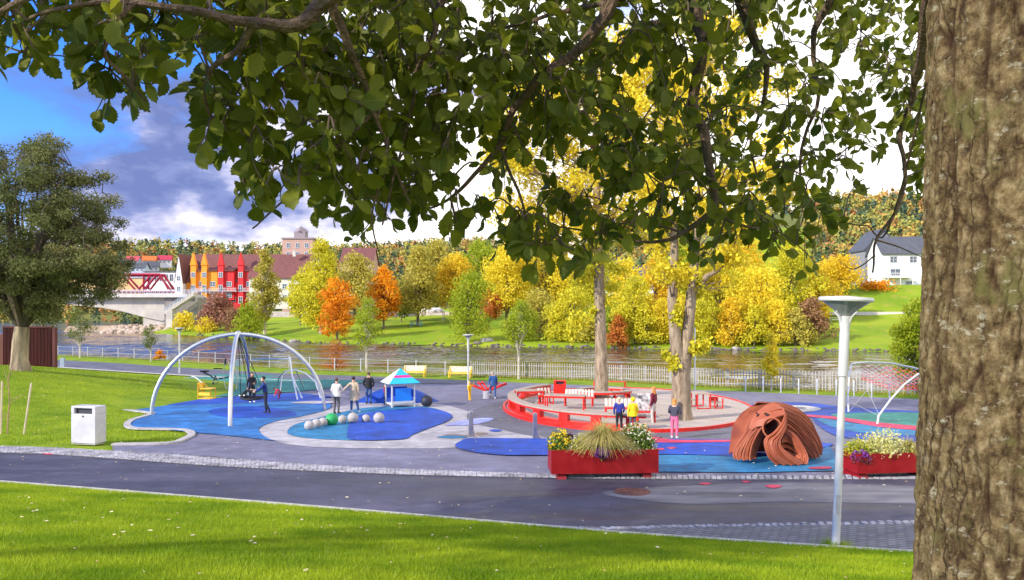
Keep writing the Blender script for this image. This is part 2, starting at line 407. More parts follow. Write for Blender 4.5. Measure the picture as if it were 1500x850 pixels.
def waves(X, Y):
    rw = np.random.default_rng(5); Z = np.zeros_like(X); env = 0.45+0.55*np.sin(X*.031+.9*np.sin(Y*.05))*np.sin(Y*.085+.6*np.sin(X*.021)+1.0)
    for i in range(26):
        wl_ = 1.3*1.085**i; k = 2*math.pi/wl_; th = R(78)+rw.normal(0, .55); ph = rw.uniform(0, 6.28)
        g = .6+.4*np.sin(X*.4/wl_+rw.uniform(0, 6))*np.sin(Y*.5/wl_+rw.uniform(0, 6))
        Z += .0100*wl_**.85*np.sin(k*(X*math.cos(th)+Y*math.sin(th))+ph)*g
    fade = ss(-160, -130, X)*(1-ss(120, 140, X))*ss(40, 46, Y)*(1-ss(225, 240, Y))
    return WZ + Z*np.clip(env, .12, 1)*fade
terrain('river', waves, np.unique(np.concatenate([np.arange(-1400, -160, 60), np.arange(-160, 140, .55), np.arange(140, 620, 40)])), np.unique(np.concatenate([np.arange(24, 40, 4), np.arange(40, 240, .34), np.arange(240, 660, 30)])), watermat())

# ------------------------------------------------------------------ paving, rubber safety surface, road
LV = lambda i: 0.010*i
KERBC = [(165, 652), (245, 650.5), (270, 644), (281, 636.5), (270, 631), (235, 629.5), (197, 628.5), (186, 623.5), (194, 616), (214, 610), (223, 606.5), (200, 603), (172, 600.5), (161, 596.5), (185, 590.5), (225, 586.5), (270, 585.5), (299, 584.5), (293, 578), (265, 571), (243, 566), (238, 561.5), (250, 556.5), (300, 552.5)]
front = [(-420, 636), (-200, 640), (0, 655), (165, 662), (300, 668), (450, 680), (600, 688), (750, 693), (900, 697), (1100, 698), (1340, 697), (1560, 695), (1800, 690)]
back = [(1800, 600), (1500, 591), (1340, 584.5), (1230, 580), (1080, 573.5), (1000, 571), (900, 566), (770, 561), (640, 557.5), (470, 561), (400, 556)]
# paving of the playground: everything between the kerb line, the road and the far path
kc = smooth_px(KERBC, 4, False)
sheet('playground_paving', front[3:] + back + list(reversed(kc)), M_PAVE, LV(0), smooth=False)
fp_up = [(-300, 522), (0, 526), (85, 528), (180, 533), (250, 538), (350, 544), (450, 549), (560, 552.5), (660, 557), (720, 559.5)]
fp_lo = [(720, 563), (600, 562), (470, 560), (380, 556.5), (300, 552), (200, 546), (85, 538), (0, 535), (-300, 533)]
sheet('riverside_path', fp_up + fp_lo, M_DGREY, LV(3))
ribbon3('path_kerb', [(85, 538.5), (200, 546.3), (300, 552.2), (380, 556.5), (470, 560)], 0.3, 0.05, M_CONC, 0.03)
pale = [(478, 601), (440, 611), (400, 619), (379, 630), (394, 644), (440, 653.5), (520, 657), (610, 657.5), (668, 656), (692, 643.5), (800, 645), (812, 637), (740, 629), (716, 613), (694, 606), (676, 600), (640, 592), (560, 588), (505, 594)]
sheet('pale_paving', pale, M_PALE, LV(1))
ring_asph = [(684, 612), (690, 603), (720, 592), (770, 581), (850, 571), (1000, 572), (1090, 590), (1120, 605), (1095, 632), (1080, 645), (960, 645), (800, 641), (735, 630), (695, 621)]
sheet('grey_surface', ring_asph, M_DGREY, LV(2))
blue1 = [(186, 623.5), (194, 616), (214, 610), (223, 606.5), (200, 603), (172, 600.5), (161, 596.5), (185, 590.5), (225, 586.5), (299, 584.8), (380, 579), (440, 577), (470, 582), (484, 592), (479, 601), (440, 611), (400, 619), (379, 630), (394, 644), (423, 649), (353, 641), (280, 634), (235, 629.5), (197, 628.5)]
sheet('blue_safety_surface', blue1, M_MID, LV(3))
sheet('dark_blue_arc', [(215, 589), (299, 585.2), (380, 579.5), (440, 577.5), (468, 582), (483, 591), (470, 594), (430, 588), (380, 590), (300, 593), (240, 594)], M_BLUE, LV(4))
sheet('dark_blue_oval', [(305, 603), (340, 597), (385, 597), (425, 603), (432, 610), (390, 613), (330, 612)], M_BLUE, LV(4))  # darker blue oval lying on the blue surface under the swing
sheet('green_safety_surface', [(238, 561.5), (252, 556.5), (330, 549), (430, 552), (540, 558), (500, 566), (450, 573), (380, 578), (310, 582.5), (297, 578), (265, 571), (243, 566)], M_GREEN, LV(4))
sheet('pale_stripe', [(425, 591.5), (460, 588.5), (500, 590), (470, 592.5)], M_PALE, LV(5))
blue2 = [(421, 633), (430, 624), (455, 616), (495, 606), (530, 599), (580, 596.5), (625, 597), (652, 604), (663, 611), (654, 619), (630, 628), (605, 638), (588, 645), (520, 646), (460, 643.5), (428, 639)]
sheet('teal_safety_surface', blue2, M_TEAL, LV(3))
sheet('dark_blue_lobe', [(517, 645.8), (509, 634), (514, 619), (532, 607), (575, 602), (615, 598), (650, 603.5), (662.5, 611), (654, 618.8), (630, 627.8), (605, 637.8), (588, 644.8)], M_BLUE, LV(4))
sheet('small_blue_tongue', [(455, 581), (470, 580), (490, 582), (470, 584)], M_BLUE, LV(5))
sheet('lilac_oval', [(653, 624), (672, 618), (702, 613.5), (722, 614), (716, 618), (690, 623.5)], M_LILAC, LV(3))
sheet('blue_spot', [(716, 631.5), (726, 630), (736, 631.5), (726, 633.5)], M_BLUE, LV(3))
sheet('teal_sliver', [(640, 641.5), (656, 639.3), (676, 640), (684, 642), (660, 643)], M_TEAL, LV(3))
sheet('brown_stream', [(648, 638.2), (664, 636), (684, 638), (700, 634), (716, 636), (690, 640), (668, 638.6)], mat('brown_wet_patch', (0.20, 0.15, 0.13), 0.7, 0.3, 1.2), LV(2))
sheet('teal_front_surface', [(880, 668), (1000, 668), (1090, 670), (1215, 655), (1226, 670), (1222, 691), (1100, 693.5), (960, 692.5), (880, 692)], M_TEAL, LV(3), smooth=False)
sheet('dark_blue_front', [(667, 655), (676, 647), (694, 643.3), (800, 644), (955, 644.5), (1090, 646), (1200, 650), (1215, 655), (1120, 670), (1000, 667.5), (880, 668), (800, 668.5), (735, 668), (690, 663)], M_BLUE, LV(4))
sheet('pink_stripe', [(950, 639), (985, 646), (1080, 646.5), (1080, 649), (985, 650.5), (945, 648)], M_PINK, LV(5))
for q in ([(958, 660), (970, 658.5), (973, 661), (962, 662)], [(977, 658), (985, 656.8), (991, 658), (983, 660)], [(1186, 687), (1214, 686), (1216, 689), (1190, 689.5)]):
    sheet('pink_mark', q, M_PINK, LV(5))
sheet('dark_blue_field', [(1093, 594.5), (1130, 590.5), (1185, 591), (1240, 597), (1345, 603), (1480, 607), (1480, 648), (1330, 647), (1245, 643), (1217, 636), (1197, 623), (1187, 612), (1150, 604), (1112, 600)], M_BLUE, LV(3))
sheet('teal_field', [(1228, 607), (1345, 605.5), (1480, 609), (1480, 622), (1340, 625), (1262, 618), (1225, 612)], M_GREEN, LV(4))
sheet('teal_lens', [(1198, 614), (1222, 616.5), (1262, 623), (1350, 633), (1420, 640), (1290, 638), (1232, 630), (1205, 621)], M_TEAL, LV(4))
sheet('pink_ribbon', [(1180, 609), (1225, 612), (1300, 622), (1400, 630), (1400, 635), (1300, 628.5), (1225, 616.5), (1182, 611.5)], M_PINK, LV(5))
sheet('cream_eye', [(1128, 601), (1150, 596), (1180, 595.5), (1203, 600), (1185, 604), (1150, 604.5)], M_WHITE_R, LV(4))
sheet('eye_pupil', [(1158, 597.8), (1172, 597.3), (1182, 599.2), (1170, 600.8), (1158, 600)], M_DGREY, LV(5))
ribbon3('playground_kerb', KERBC, 0.26, 0.06, M_CONC, 0.0)

# road
rd_up = [(-420, 655), (-200, 655), (0, 661), (60, 664), (165, 671), (300, 681), (450, 689), (600, 695), (750, 698.5), (900, 701), (1100, 702), (1340, 701), (1560, 700), (1900, 697)]
rd_lo = [(1900, 850), (1600, 828), (1335, 814), (1100, 799), (900, 785), (600, 759), (300, 734), (0, 710), (-250, 690), (-420, 680)]
sheet('road', rd_up + rd_lo, M_ASPH, LV(-0.5), smooth=False)
# rows of granite setts along the road, each sett a raised block
def setts(name, up, lo, step, m, level):
    b = MB()
    U = [G(*q) for q in smooth_px(up, 6, False)]; L = [G(*q) for q in smooth_px(lo, 6, False)]
    def at(poly, t):
        i = min(int(t*(len(poly)-1)), len(poly)-2); f = t*(len(poly)-1)-i; return poly[i].lerp(poly[i+1], f)
    n = 0; length = sum((U[i+1]-U[i]).length for i in range(len(U)-1)); N = int(length/step)
    for i in range(N):
        a = at(U, (i+.5)/N); c = at(L, (i+.5)/N); w = (c-a).length; k = max(1, round(w/step)); a2 = at(U, min((i+.6)/N, 1))
        rz = math.atan2(a2.y-a.y, a2.x-a.x)
        for j in range(k):
            p = a.lerp(c, (j+.5+0.25*((i) % 2))/(k+0.25))
            z = level + random.uniform(-.012, .008)
            b.box((p.x+random.uniform(-.01, .01), p.y+random.uniform(-.01, .01), p.z+z-0.05), (step*random.uniform(.84, .95), w/k*random.uniform(.84, .94), .1), rz+random.uniform(-.08, .08), taper=0.86)
    return tag(b.build(name, m, smooth=False), kind='structure')
setts('cobble_strip', [(-60, 653), (60, 656), (165, 661.5), (300, 670), (450, 681), (600, 688.5), (750, 693.5), (900, 696.5), (1100, 697.5), (1340, 697)],
      [(-60, 661.5), (60, 664.5), (165, 671.5), (300, 681.5), (450, 689.5), (600, 695.5), (750, 699), (900, 701.5), (1100, 702.5), (1340, 702)], 0.135, M_SETT, 0.03)
sheet('strip_bed', [(-80, 652), (60, 655), (165, 660.5), (300, 669), (450, 680), (600, 688), (750, 693), (900, 696), (1100, 697), (1345, 696.5)] +
      [(1345, 703), (1100, 703.5), (900, 702.5), (750, 700), (600, 696.5), (450, 690.5), (300, 682.5), (165, 672.5), (60, 665.5), (-80, 662.5)], mat('sett_joints', (0.12, 0.115, 0.12), 0.9, 0.3, 8), LV(0.6), smooth=False)
def brickmat(name, c1, c2, mortar, scale, bw=0.5, rh=0.25):
    m = bpy.data.materials.new(name); m.use_nodes = True; t = m.node_tree; b = t.nodes['Principled BSDF']; b.inputs['Roughness'].default_value = 0.8
    co = t.nodes.new('ShaderNodeTexCoord'); n = t.nodes.new('ShaderNodeTexBrick'); n.inputs['Scale'].default_value = scale
    mpp = t.nodes.new('ShaderNodeMapping'); mpp.inputs['Rotation'].default_value = (0, 0, R(-18)); t.links.new(co.outputs['Object'], mpp.inputs[0]); t.links.new(mpp.outputs[0], n.inputs['Vector'])
    n.inputs['Color1'].default_value = (*c1, 1); n.inputs['Color2'].default_value = (*c2, 1); n.inputs['Mortar'].default_value = (*mortar, 1)
    n.inputs['Mortar Size'].default_value = 0.018; n.inputs['Brick Width'].default_value = bw; n.inputs['Row Height'].default_value = rh
    t.links.new(n.outputs['Color'], b.inputs['Base Color'])
    bp = t.nodes.new('ShaderNodeBump'); bp.inputs['Strength'].default_value = 0.6; bp.inputs['Distance'].default_value = 0.02; bp.invert = True
    t.links.new(n.outputs['Fac'], bp.inputs['Height']); t.links.new(bp.outputs[0], b.inputs['Normal'])
    return m
M_PAVER = brickmat('grey_pavers', (0.11, 0.11, 0.125), (0.16, 0.16, 0.18), (0.05, 0.05, 0.055), 1.3, 0.3, 0.16)
sheet('block_paving', [(740, 768), (860, 774), (1000, 770), (1150, 768), (1345, 765), (1600, 763), (1600, 826), (1335, 811), (1100, 796), (900, 781)], M_PAVER, LV(0.6), smooth=False)
setts('cobble_edge', [(760, 769), (880, 773), (1000, 770), (1150, 767), (1345, 763), (1500, 762)], [(760, 771), (880, 776), (1000, 773.5), (1150, 771), (1345, 768), (1500, 767)], 0.13, M_SETT, 0.02)
ribbon3('lawn_kerb', [(-300, 686), (0, 708), (300, 732), (600, 757), (900, 783), (1100, 797), (1335, 812), (1500, 820)], 0.13, 0.07, mat('pale_kerb_stone', (0.42, 0.40, 0.38), 0.8, 0.2, 4, bump=0.3), -0.01)
b = MB(); p = G(926, 720.5); 
b.lathe([(0.02, 0.0), (0.44, 0.0), (0.44, 0.018), (0.40, 0.022), (0.39, 0.012), (0.30, 0.012), (0.29, 0.022), (0.20, 0.022), (0.19, 0.012), (0.09, 0.012), (0.08, 0.022), (0.01, 0.022)], n=28)
o = b.build('manhole_cover', mat('rusty_iron', (0.14, 0.05, 0.035), 0.7, 0.4, 8, bump=0.4), loc=p+Vector((0, 0, -.005))); o.rotation_euler.x = -math.atan(GB)
tag(o, 'round rusty manhole cover set in the dark asphalt road', 'manhole cover')
for q in ([(58, 663.5), (72, 661.5), (84, 664), (70, 666.5)], [(1024, 709.5), (1032, 707.5), (1042, 709), (1034, 711)], [(1120, 712.5), (1130, 710.5), (1146, 712.5), (1134, 716)], [(1086, 706), (1094, 705), (1100, 706.5), (1092, 708)]):
    sheet('road_marking', q, mat('pink_spray', (0.55, 0.05, 0.09), 0.8, 0.4, 6), LV(1.2))
# red paint spray and seams on the road: lighter worn wheel tracks
sheet('road_patch', [(880, 722), (1000, 712), (1150, 707), (1340, 712), (1500, 716), (1500, 735), (1340, 738), (1150, 735), (1000, 738)], mat('worn_asphalt', (0.15, 0.145, 0.16), 0.7, 0.45, 0.9, bump=0.4, bscale=120, detail=9, stretch=(0.3, 1.8, 1)), LV(0))
# ------------------------------------------------------------------ trees
def crown_points(n, clumps, shell=0.55):
    """points through the volume of ellipsoid clumps, denser towards their surface"""
    w = np.array([c[3]*c[4]*c[5] for c in clumps])**0.75; w /= w.sum()
    idx = RNG.choice(len(clumps), n, p=w); C = np.array(clumps)[idx]
    r = (shell + (1-shell)*RNG.random(n))**1.0*RNG.uniform(0.8, 1.08, n)
    r = np.where(RNG.random(n) < 0.25, RNG.random(n)**0.5, r)
    return C[:, :3] + rnd_dirs(n)*C[:, 3:6]*r[:, None], idx
def make_clumps(h0, h1, rad, n, profile, squash=0.75):
    cl = []
    for i in range(n):
        u = (i+random.random())/n
        z = h0 + (h1-h0)*u; rr = rad*profile(u); a = random.uniform(0, 2*math.pi); q = rr*random.uniform(0.25, 0.8)
        s = rad*random.uniform(0.34, 0.56)*(0.5+0.5*profile(u))
        cl.append((math.cos(a)*q, math.sin(a)*q, z, s, s, s*squash))
    return cl
PROF = dict(round=lambda u: max(0.15, math.sin(math.pi*(0.12+0.83*u))**0.7), birch=lambda u: max(0.12, (1-u)**0.6*min(1, 0.45+u*2.2)),
            wide=lambda u: max(0.2, math.sin(math.pi*(0.25+0.68*u))**0.6), shrub=lambda u: max(0.3, 1-u*0.6), cone=lambda u: max(0.06, (1-u)))
def twiggy(b, clumps, base, z0, r, top, n=5):
    for c in clumps:
        p0 = Vector((base.x, base.y, min(c[2]*0.75, top)*random.uniform(0.55, 0.95))) if not isinstance(base, list) else base[0]
        p1 = Vector(c[:3]); m = p0.lerp(p1, 0.5)+Vector((random.uniform(-.2, .2), random.uniform(-.2, .2), random.uniform(-.1, .3)))*r*5
        b.tube([p0, m, p1], [r*0.42, r*0.27, r*0.08], n)
def tree_mesh(kind, h, rad, trunk_h, nleaf, lsize, tr=None, nclump=26, droop=0.2, lean=0.0):
    """(foliage verts, faces, tint) and trunk MB for a tree standing at the origin"""
    cl = make_clumps(trunk_h + rad*0.18, h - rad*0.12, rad, nclump, PROF[kind])
    cl.append((0, 0, h-rad*0.2, rad*0.28, rad*0.28, rad*0.35))
    pts, idx = crown_points(nleaf, cl)
    V, Fq = leaf_cards(pts, lsize, droop)
    ct = RNG.uniform(0.15, 0.85, len(cl))[idx]
    tint = np.clip(ct*0.6 + RNG.random(nleaf)*0.4, 0, 1)
    b = MB(); tr = tr or h*0.018
    b.tube([(0, 0, -0.4), (0.0, 0, 0.0), (lean*.3, 0, h*.3), (lean*.6, .05, h*.6), (lean, 0, h*.93)], [tr*1.5, tr*1.15, tr*.85, tr*.5, tr*.1], 8)
    twiggy(b, cl, Vector((0, 0, 0)), 0, tr, h*.8)
    return V, Fq, tint, b
LM = dict(
    gold=leafmat('gold_leaves', (0.66, 0.42, 0.015), (0.90, 0.70, 0.05), 0.5),
    lime=leafmat('lime_gold_leaves', (0.46, 0.46, 0.025), (0.86, 0.74, 0.05), 0.5),
    yellow=leafmat('yellow_leaves', (0.68, 0.56, 0.025), (0.93, 0.76, 0.06), 0.5),
    orange=leafmat('orange_leaves', (0.70, 0.18, 0.008), (0.88, 0.46, 0.015), 0.42),
    rust=leafmat('rust_leaves', (0.40, 0.10, 0.03), (0.72, 0.30, 0.04), 0.4),
    olive=leafmat('olive_leaves', (0.34, 0.31, 0.05), (0.66, 0.55, 0.09), 0.45),
    green=leafmat('fresh_green_leaves', (0.22, 0.31, 0.015), (0.52, 0.55, 0.035), 0.5),
    dgreen=leafmat('dull_green_leaves', (0.07, 0.12, 0.015), (0.20, 0.22, 0.03), 0.35),
    brown=leafmat('brown_leaves', (0.20, 0.09, 0.05), (0.42, 0.24, 0.10), 0.3),
    mauve=leafmat('reddish_brown_leaves', (0.26, 0.10, 0.08), (0.44, 0.22, 0.12), 0.3))
M_BARK = mat('grey_brown_bark', (0.16, 0.12, 0.09), 0.9, 0.35, 3, stretch=(1, 1, 0.3), bump=0.6)
M_BIRCH = mat('pale_bark', (0.45, 0.40, 0.33), 0.85, 0.3, 2.5, stretch=(1, 1, 2.0), bump=0.4)
def fz(x, y): return float(far_h(np.array(x), np.array(y)))
def nz_(x, y): return float(near_h(np.array(x), np.array(y)))
NLEAF = 1.0
def far_tree(px, top, hw, d, kind, col, label, name='tree', bark=None, trunk=0.12, group=None, dens=1.0, near=False, lsize=None, base_h=None):
    x = (px-750)/F*d; zb = (nz_ if near else fz)(x, d) if base_h is None else base_h
    h = (YH-top)/F*d - zb; rad = hw/F*d
    n = int(dens*NLEAF*np.clip(7600*(hw*max(h*F/d, 20)/4500), 900, 13000)); ls = lsize or 3.7/F*d
    V, Fq, tint, b = tree_mesh(kind, h, rad, h*trunk, n, ls, tr=max(0.05, h*0.016), nclump=24+int(hw*0.5), droop=0.5 if kind == 'birch' else 0.15)
    t = thing(name, label, 'shrub' if 'shrub' in name else 'tree', (x, d, zb), group=group)
    mobj('crown', raw_mesh('crown', V, Fq, LM[col], tint), t)
    b.build('trunk' if 'shrub' not in name else 'stems', bark or M_BARK, t)
    return t
FT = [ # px, top, halfwidth, distance, profile, colour, label, name, trunk
 (318, 430, 34, 196, 'shrub', 'mauve', 'reddish brown thicket shrub below the orange and red townhouses', 'wide_shrub', .05),
 (345, 452, 26, 180, 'shrub', 'brown', 'dull brown bare-looking shrub beside the bright green willow shrub', 'wide_shrub', .05),
 (388, 366, 30, 172, 'birch', 'olive', 'tall airy olive birch in front of the red townhouse', 'birch_tree', .12),
 (365, 443, 28, 166, 'shrub', 'green', 'bright green willow shrub on the bank below the townhouses', 'willow_shrub', .05),
 (272, 457, 22, 200, 'shrub', 'yellow', 'yellow shrub beside the end pier of the concrete bridge', 'yellow_shrub', .05),
 (470, 350, 48, 160, 'birch', 'lime', 'big gold and green birch right of the brown-roofed house', 'birch_tree', .08),
 (494, 408, 32, 147, 'round', 'orange', 'round golden orange maple close to the far water edge', 'maple_tree', .05),
 (562, 390, 30, 166, 'round', 'orange', 'red-orange maple behind and right of the round golden maple', 'maple_tree', .12),
 (612, 362, 46, 172, 'birch', 'olive', 'wide olive tree rising over the picnic table', 'broadleaf_tree', .14),
 (588, 415, 22, 182, 'round', 'dgreen', 'dark green small tree between the orange maple and the white canopy', 'broadleaf_tree', .12),
 (668, 372, 40, 178, 'round', 'gold', 'golden tree behind the white canopy', 'broadleaf_tree', .2),
 (686, 398, 38, 137, 'wide', 'green', 'yellow-green riverside tree above the pale rocks, left of the lamp', 'riverside_tree', .04),
 (742, 358, 44, 160, 'round', 'yellow', 'bright yellow tree between the two playground saplings', 'broadleaf_tree', .18),
 (716, 425, 22, 158, 'round', 'rust', 'small rust-coloured tree with a dark trunk on the far lawn', 'broadleaf_tree', .25),
 (800, 352, 48, 165, 'round', 'yellow', 'tall yellow tree left of the pale playground trunk', 'broadleaf_tree', .12),
 (836, 420, 38, 134, 'wide', 'lime', 'lime-gold riverside tree just left of the pale playground trunk', 'riverside_tree', .04),
 (790, 425, 34, 140, 'wide', 'olive', 'olive-brown riverside tree behind the tall sapling', 'riverside_tree', .04),
 (930, 405, 34, 128, 'wide', 'lime', 'loose lime shrub tree between the two playground trunks', 'riverside_tree', .04),
 (905, 462, 22, 125, 'shrub', 'rust', 'russet shrub at the water edge right of the pale trunk', 'russet_shrub', .04),
 (962, 372, 34, 140, 'round', 'gold', 'gold tree directly behind the forked trunk', 'broadleaf_tree', .08),
 (972, 440, 30, 127, 'wide', 'yellow', 'low yellow tree at the water left of the forked trunk', 'riverside_tree', .03),
 (1048, 372, 48, 131, 'wide', 'lime', 'broad lime-green tree right of the forked trunk', 'riverside_tree', .03),
 (1112, 392, 50, 127, 'wide', 'yellow', 'broad golden yellow tree at the water edge', 'riverside_tree', .03),
 (1158, 352, 42, 146, 'round', 'lime', 'tall lime tree behind the broad golden one', 'broadleaf_tree', .06),
 (1188, 436, 32, 124, 'shrub', 'brown', 'brown half-bare shrub by the water left of the near lamp', 'bare_shrub', .04),
 (1228, 375, 44, 172, 'round', 'gold', 'large gold tree below the grey gabled house', 'broadleaf_tree', .06),
 (1282, 416, 30, 176, 'shrub', 'orange', 'flame orange shrub on the slope under the white house', 'flame_shrub', .04),
 (1200, 395, 34, 150, 'round', 'gold', 'gold tree behind the near lamp head', 'broadleaf_tree', .05),
 (520, 372, 36, 196, 'round', 'olive', 'olive tree behind the gold and green birch', 'broadleaf_tree', .1),
 (640, 352, 40, 210, 'round', 'olive', 'dull olive tree at the back behind the white canopy', 'broadleaf_tree', .1),
 (705, 352, 40, 205, 'round', 'green', 'green tree at the back of the far lawn', 'broadleaf_tree', .1),
 (770, 346, 40, 200, 'birch', 'olive', 'slender olive birch at the back of the far lawn', 'birch_tree', .1),
 (875, 365, 42, 190, 'round', 'lime', 'lime tree at the back behind the pale playground trunk', 'broadleaf_tree', .1),
 (1000, 350, 42, 185, 'round', 'green', 'green tree at the back behind the forked trunk', 'broadleaf_tree', .1),
 (1085, 345, 44, 180, 'round', 'gold', 'gold tree at the back above the broad lime one', 'broadleaf_tree', .1),
 (440, 400, 22, 190, 'round', 'lime', 'small lime tree beside the brown-roofed house', 'broadleaf_tree', .1),
 (1180, 470, 22, 122, 'shrub', 'olive', 'low olive shrub on the stony far shore', 'low_shrub', .04),
 (1012, 470, 30, 125, 'shrub', 'green', 'low green shrub on the far shore behind the forked trunk', 'low_shrub', .04),
 (860, 470, 26, 130, 'shrub', 'olive', 'low olive shrub on the far shore behind the pale trunk', 'low_shrub', .04),
 (1090, 465, 34, 124, 'shrub', 'olive', 'low olive undergrown shrub below the broad golden tree', 'low_shrub', .04),
 (300, 466, 22, 192, 'shrub', 'yellow', 'low yellow shrub right of the bridge stair', 'yellow_shrub', .04),
]
FRINGE = [(868, 452, 24, 131, 'shrub', 'lime'), (896, 440, 26, 131, 'shrub', 'green'), (945, 446, 28, 126, 'shrub', 'lime'), (990, 430, 28, 128, 'shrub', 'yellow'), (1030, 440, 28, 124, 'shrub', 'lime'), (1070, 436, 30, 123, 'shrub', 'gold'), (1105, 446, 28, 122, 'shrub', 'lime'), (1140, 440, 28, 122, 'shrub', 'yellow'), (1165, 452, 24, 121, 'shrub', 'olive'), (815, 458, 24, 133, 'shrub', 'lime'), (765, 462, 22, 135, 'shrub', 'green'), (1085, 372, 40, 150, 'round', 'yellow'), (1030, 372, 36, 150, 'round', 'lime'), (920, 378, 34, 152, 'round', 'yellow')]
for i, q in enumerate(FRINGE):
    far_tree(*q, ('leafy shrub in the unbroken fringe along the far water edge' if q[4] == 'shrub' else 'yellow-green tree in the close row behind the far shore fringe'), name='shore_shrub' if q[4] == 'shrub' else 'broadleaf_tree', trunk=.03, group='fringe of shrubs on the far shore' if q[4] == 'shrub' else 'close row of yellow-green trees', dens=.8)
for q in FT:
    bk = M_BIRCH if q[7] == 'birch_tree' else M_BARK
    far_tree(*q[:7], name=q[7], trunk=q[8], bark=bk, group='trees and shrubs on the far bank', dens=0.85)
# saplings and shrubs on the near bank
NS = [(537, 436, 24, 71, 'round', 'green', 'young green tree with a thin white trunk left of the yellow benches', 'young_tree', .32),
      (760, 440, 27, 63.5, 'round', 'green', 'young green tree with a thin white trunk before the picket fence', 'young_tree', .42),
      (221, 476, 13, 85, 'round', 'dgreen', 'small young tree on the bank below the bridge pier', 'young_tree', .35),
      (117, 452, 20, 92, 'round', 'dgreen', 'young tree on the bank just right of the red-brown container', 'young_tree', .3),
      (1130, 488, 16, 51, 'birch', 'yellow', 'small yellow young tree behind the bollards', 'young_tree', .2)]
for q in NS: far_tree(*q[:7], name=q[7], trunk=q[8], bark=M_BIRCH, near=True, lsize=0.17, dens=0.8, group='young trees along the riverside path')
far_tree(492, 496, 20, 78, 'shrub', 'rust', 'orange and red shrub behind the wire fence', name='red_shrub', trunk=.04, near=True, lsize=0.16, dens=0.6)
far_tree(234, 513, 9, 88, 'shrub', 'orange', 'little orange shrub by the riverside wire fence', name='orange_shrub', trunk=.04, near=True, lsize=0.16)
far_tree(1345, 440, 42, 50, 'round', 'green', 'feathery green young tree partly behind the big trunk', name='young_tree', trunk=.25, near=True, lsize=0.17, dens=1.2)

# forest on the far hills: one mass of spruce and broadleaf crowns
def hill_forest():
    Vs, Fs, T = [], [], []; off = 0
    n = 4600; k = 0
    while k < n:
        d = random.uniform(370, 900); x = random.uniform(-0.75, 0.62)*d
        if k > 4000: d = random.uniform(215, 420); x = d*random.uniform(.40, .66)
        if d < 470 and x < -120 and random.random() < .7: continue
        z = fz(x, d); h = random.uniform(7, 13); spruce = random.random() < .42; r = h*(0.2 if spruce else 0.36); m = int(np.clip(40*(560/d)**1.6, 40, 170))
        u = RNG.random(m); a = RNG.uniform(0, 6.283, m)
        if spruce: rr = r*(1-u)*1.1; zz = h*(0.05+0.95*u)
        else: rr = r*np.sqrt(np.clip(1-(2*u-1)**2, 0, 1)); zz = h*(0.2+0.8*u)
        pts = np.stack([x+rr*np.cos(a), d+rr*np.sin(a), z+zz], -1)
        V, Fq = leaf_cards(pts, float(np.clip(2.3*d/560, .75, 2.3)), 0.2, 0.8); Vs.append(V); Fs.append(Fq+off); off += len(V)
        t0 = random.choice((.02, .1, .16)) if spruce else random.choice((.3, .42, .55, .7, .85, .97)); T.append(np.clip(t0+RNG.uniform(-.05, .05, m), 0, 1)); k += 1
    m = bpy.data.materials.new('hill_forest_leaves'); m.use_nodes = True; t = m.node_tree; b = t.nodes['Principled BSDF']
    at = t.nodes.new('ShaderNodeAttribute'); at.attribute_name = 'tint'; r = t.nodes.new('ShaderNodeValToRGB'); e = r.color_ramp.elements
    e[0].color = (0.05, 0.09, 0.055, 1); e[1].color = (0.36, 0.12, 0.04, 1)
    for p, c in ((.2, (0.09, 0.13, 0.05)), (.35, (.22, .24, .05)), (.6, (.36, .31, .05)), (.8, (.46, .33, .06))): q = e.new(p); q.color = (*c, 1)
    t.links.new(at.outputs['Fac'], r.inputs[0]); t.links.new(r.outputs[0], b.inputs['Base Color']); b.inputs['Roughness'].default_value = 0.9
    tag(mobj('hill_forest', raw_mesh('hill_forest', np.concatenate(Vs), np.concatenate(Fs), m, np.concatenate(T))), kind='stuff')
hill_forest()

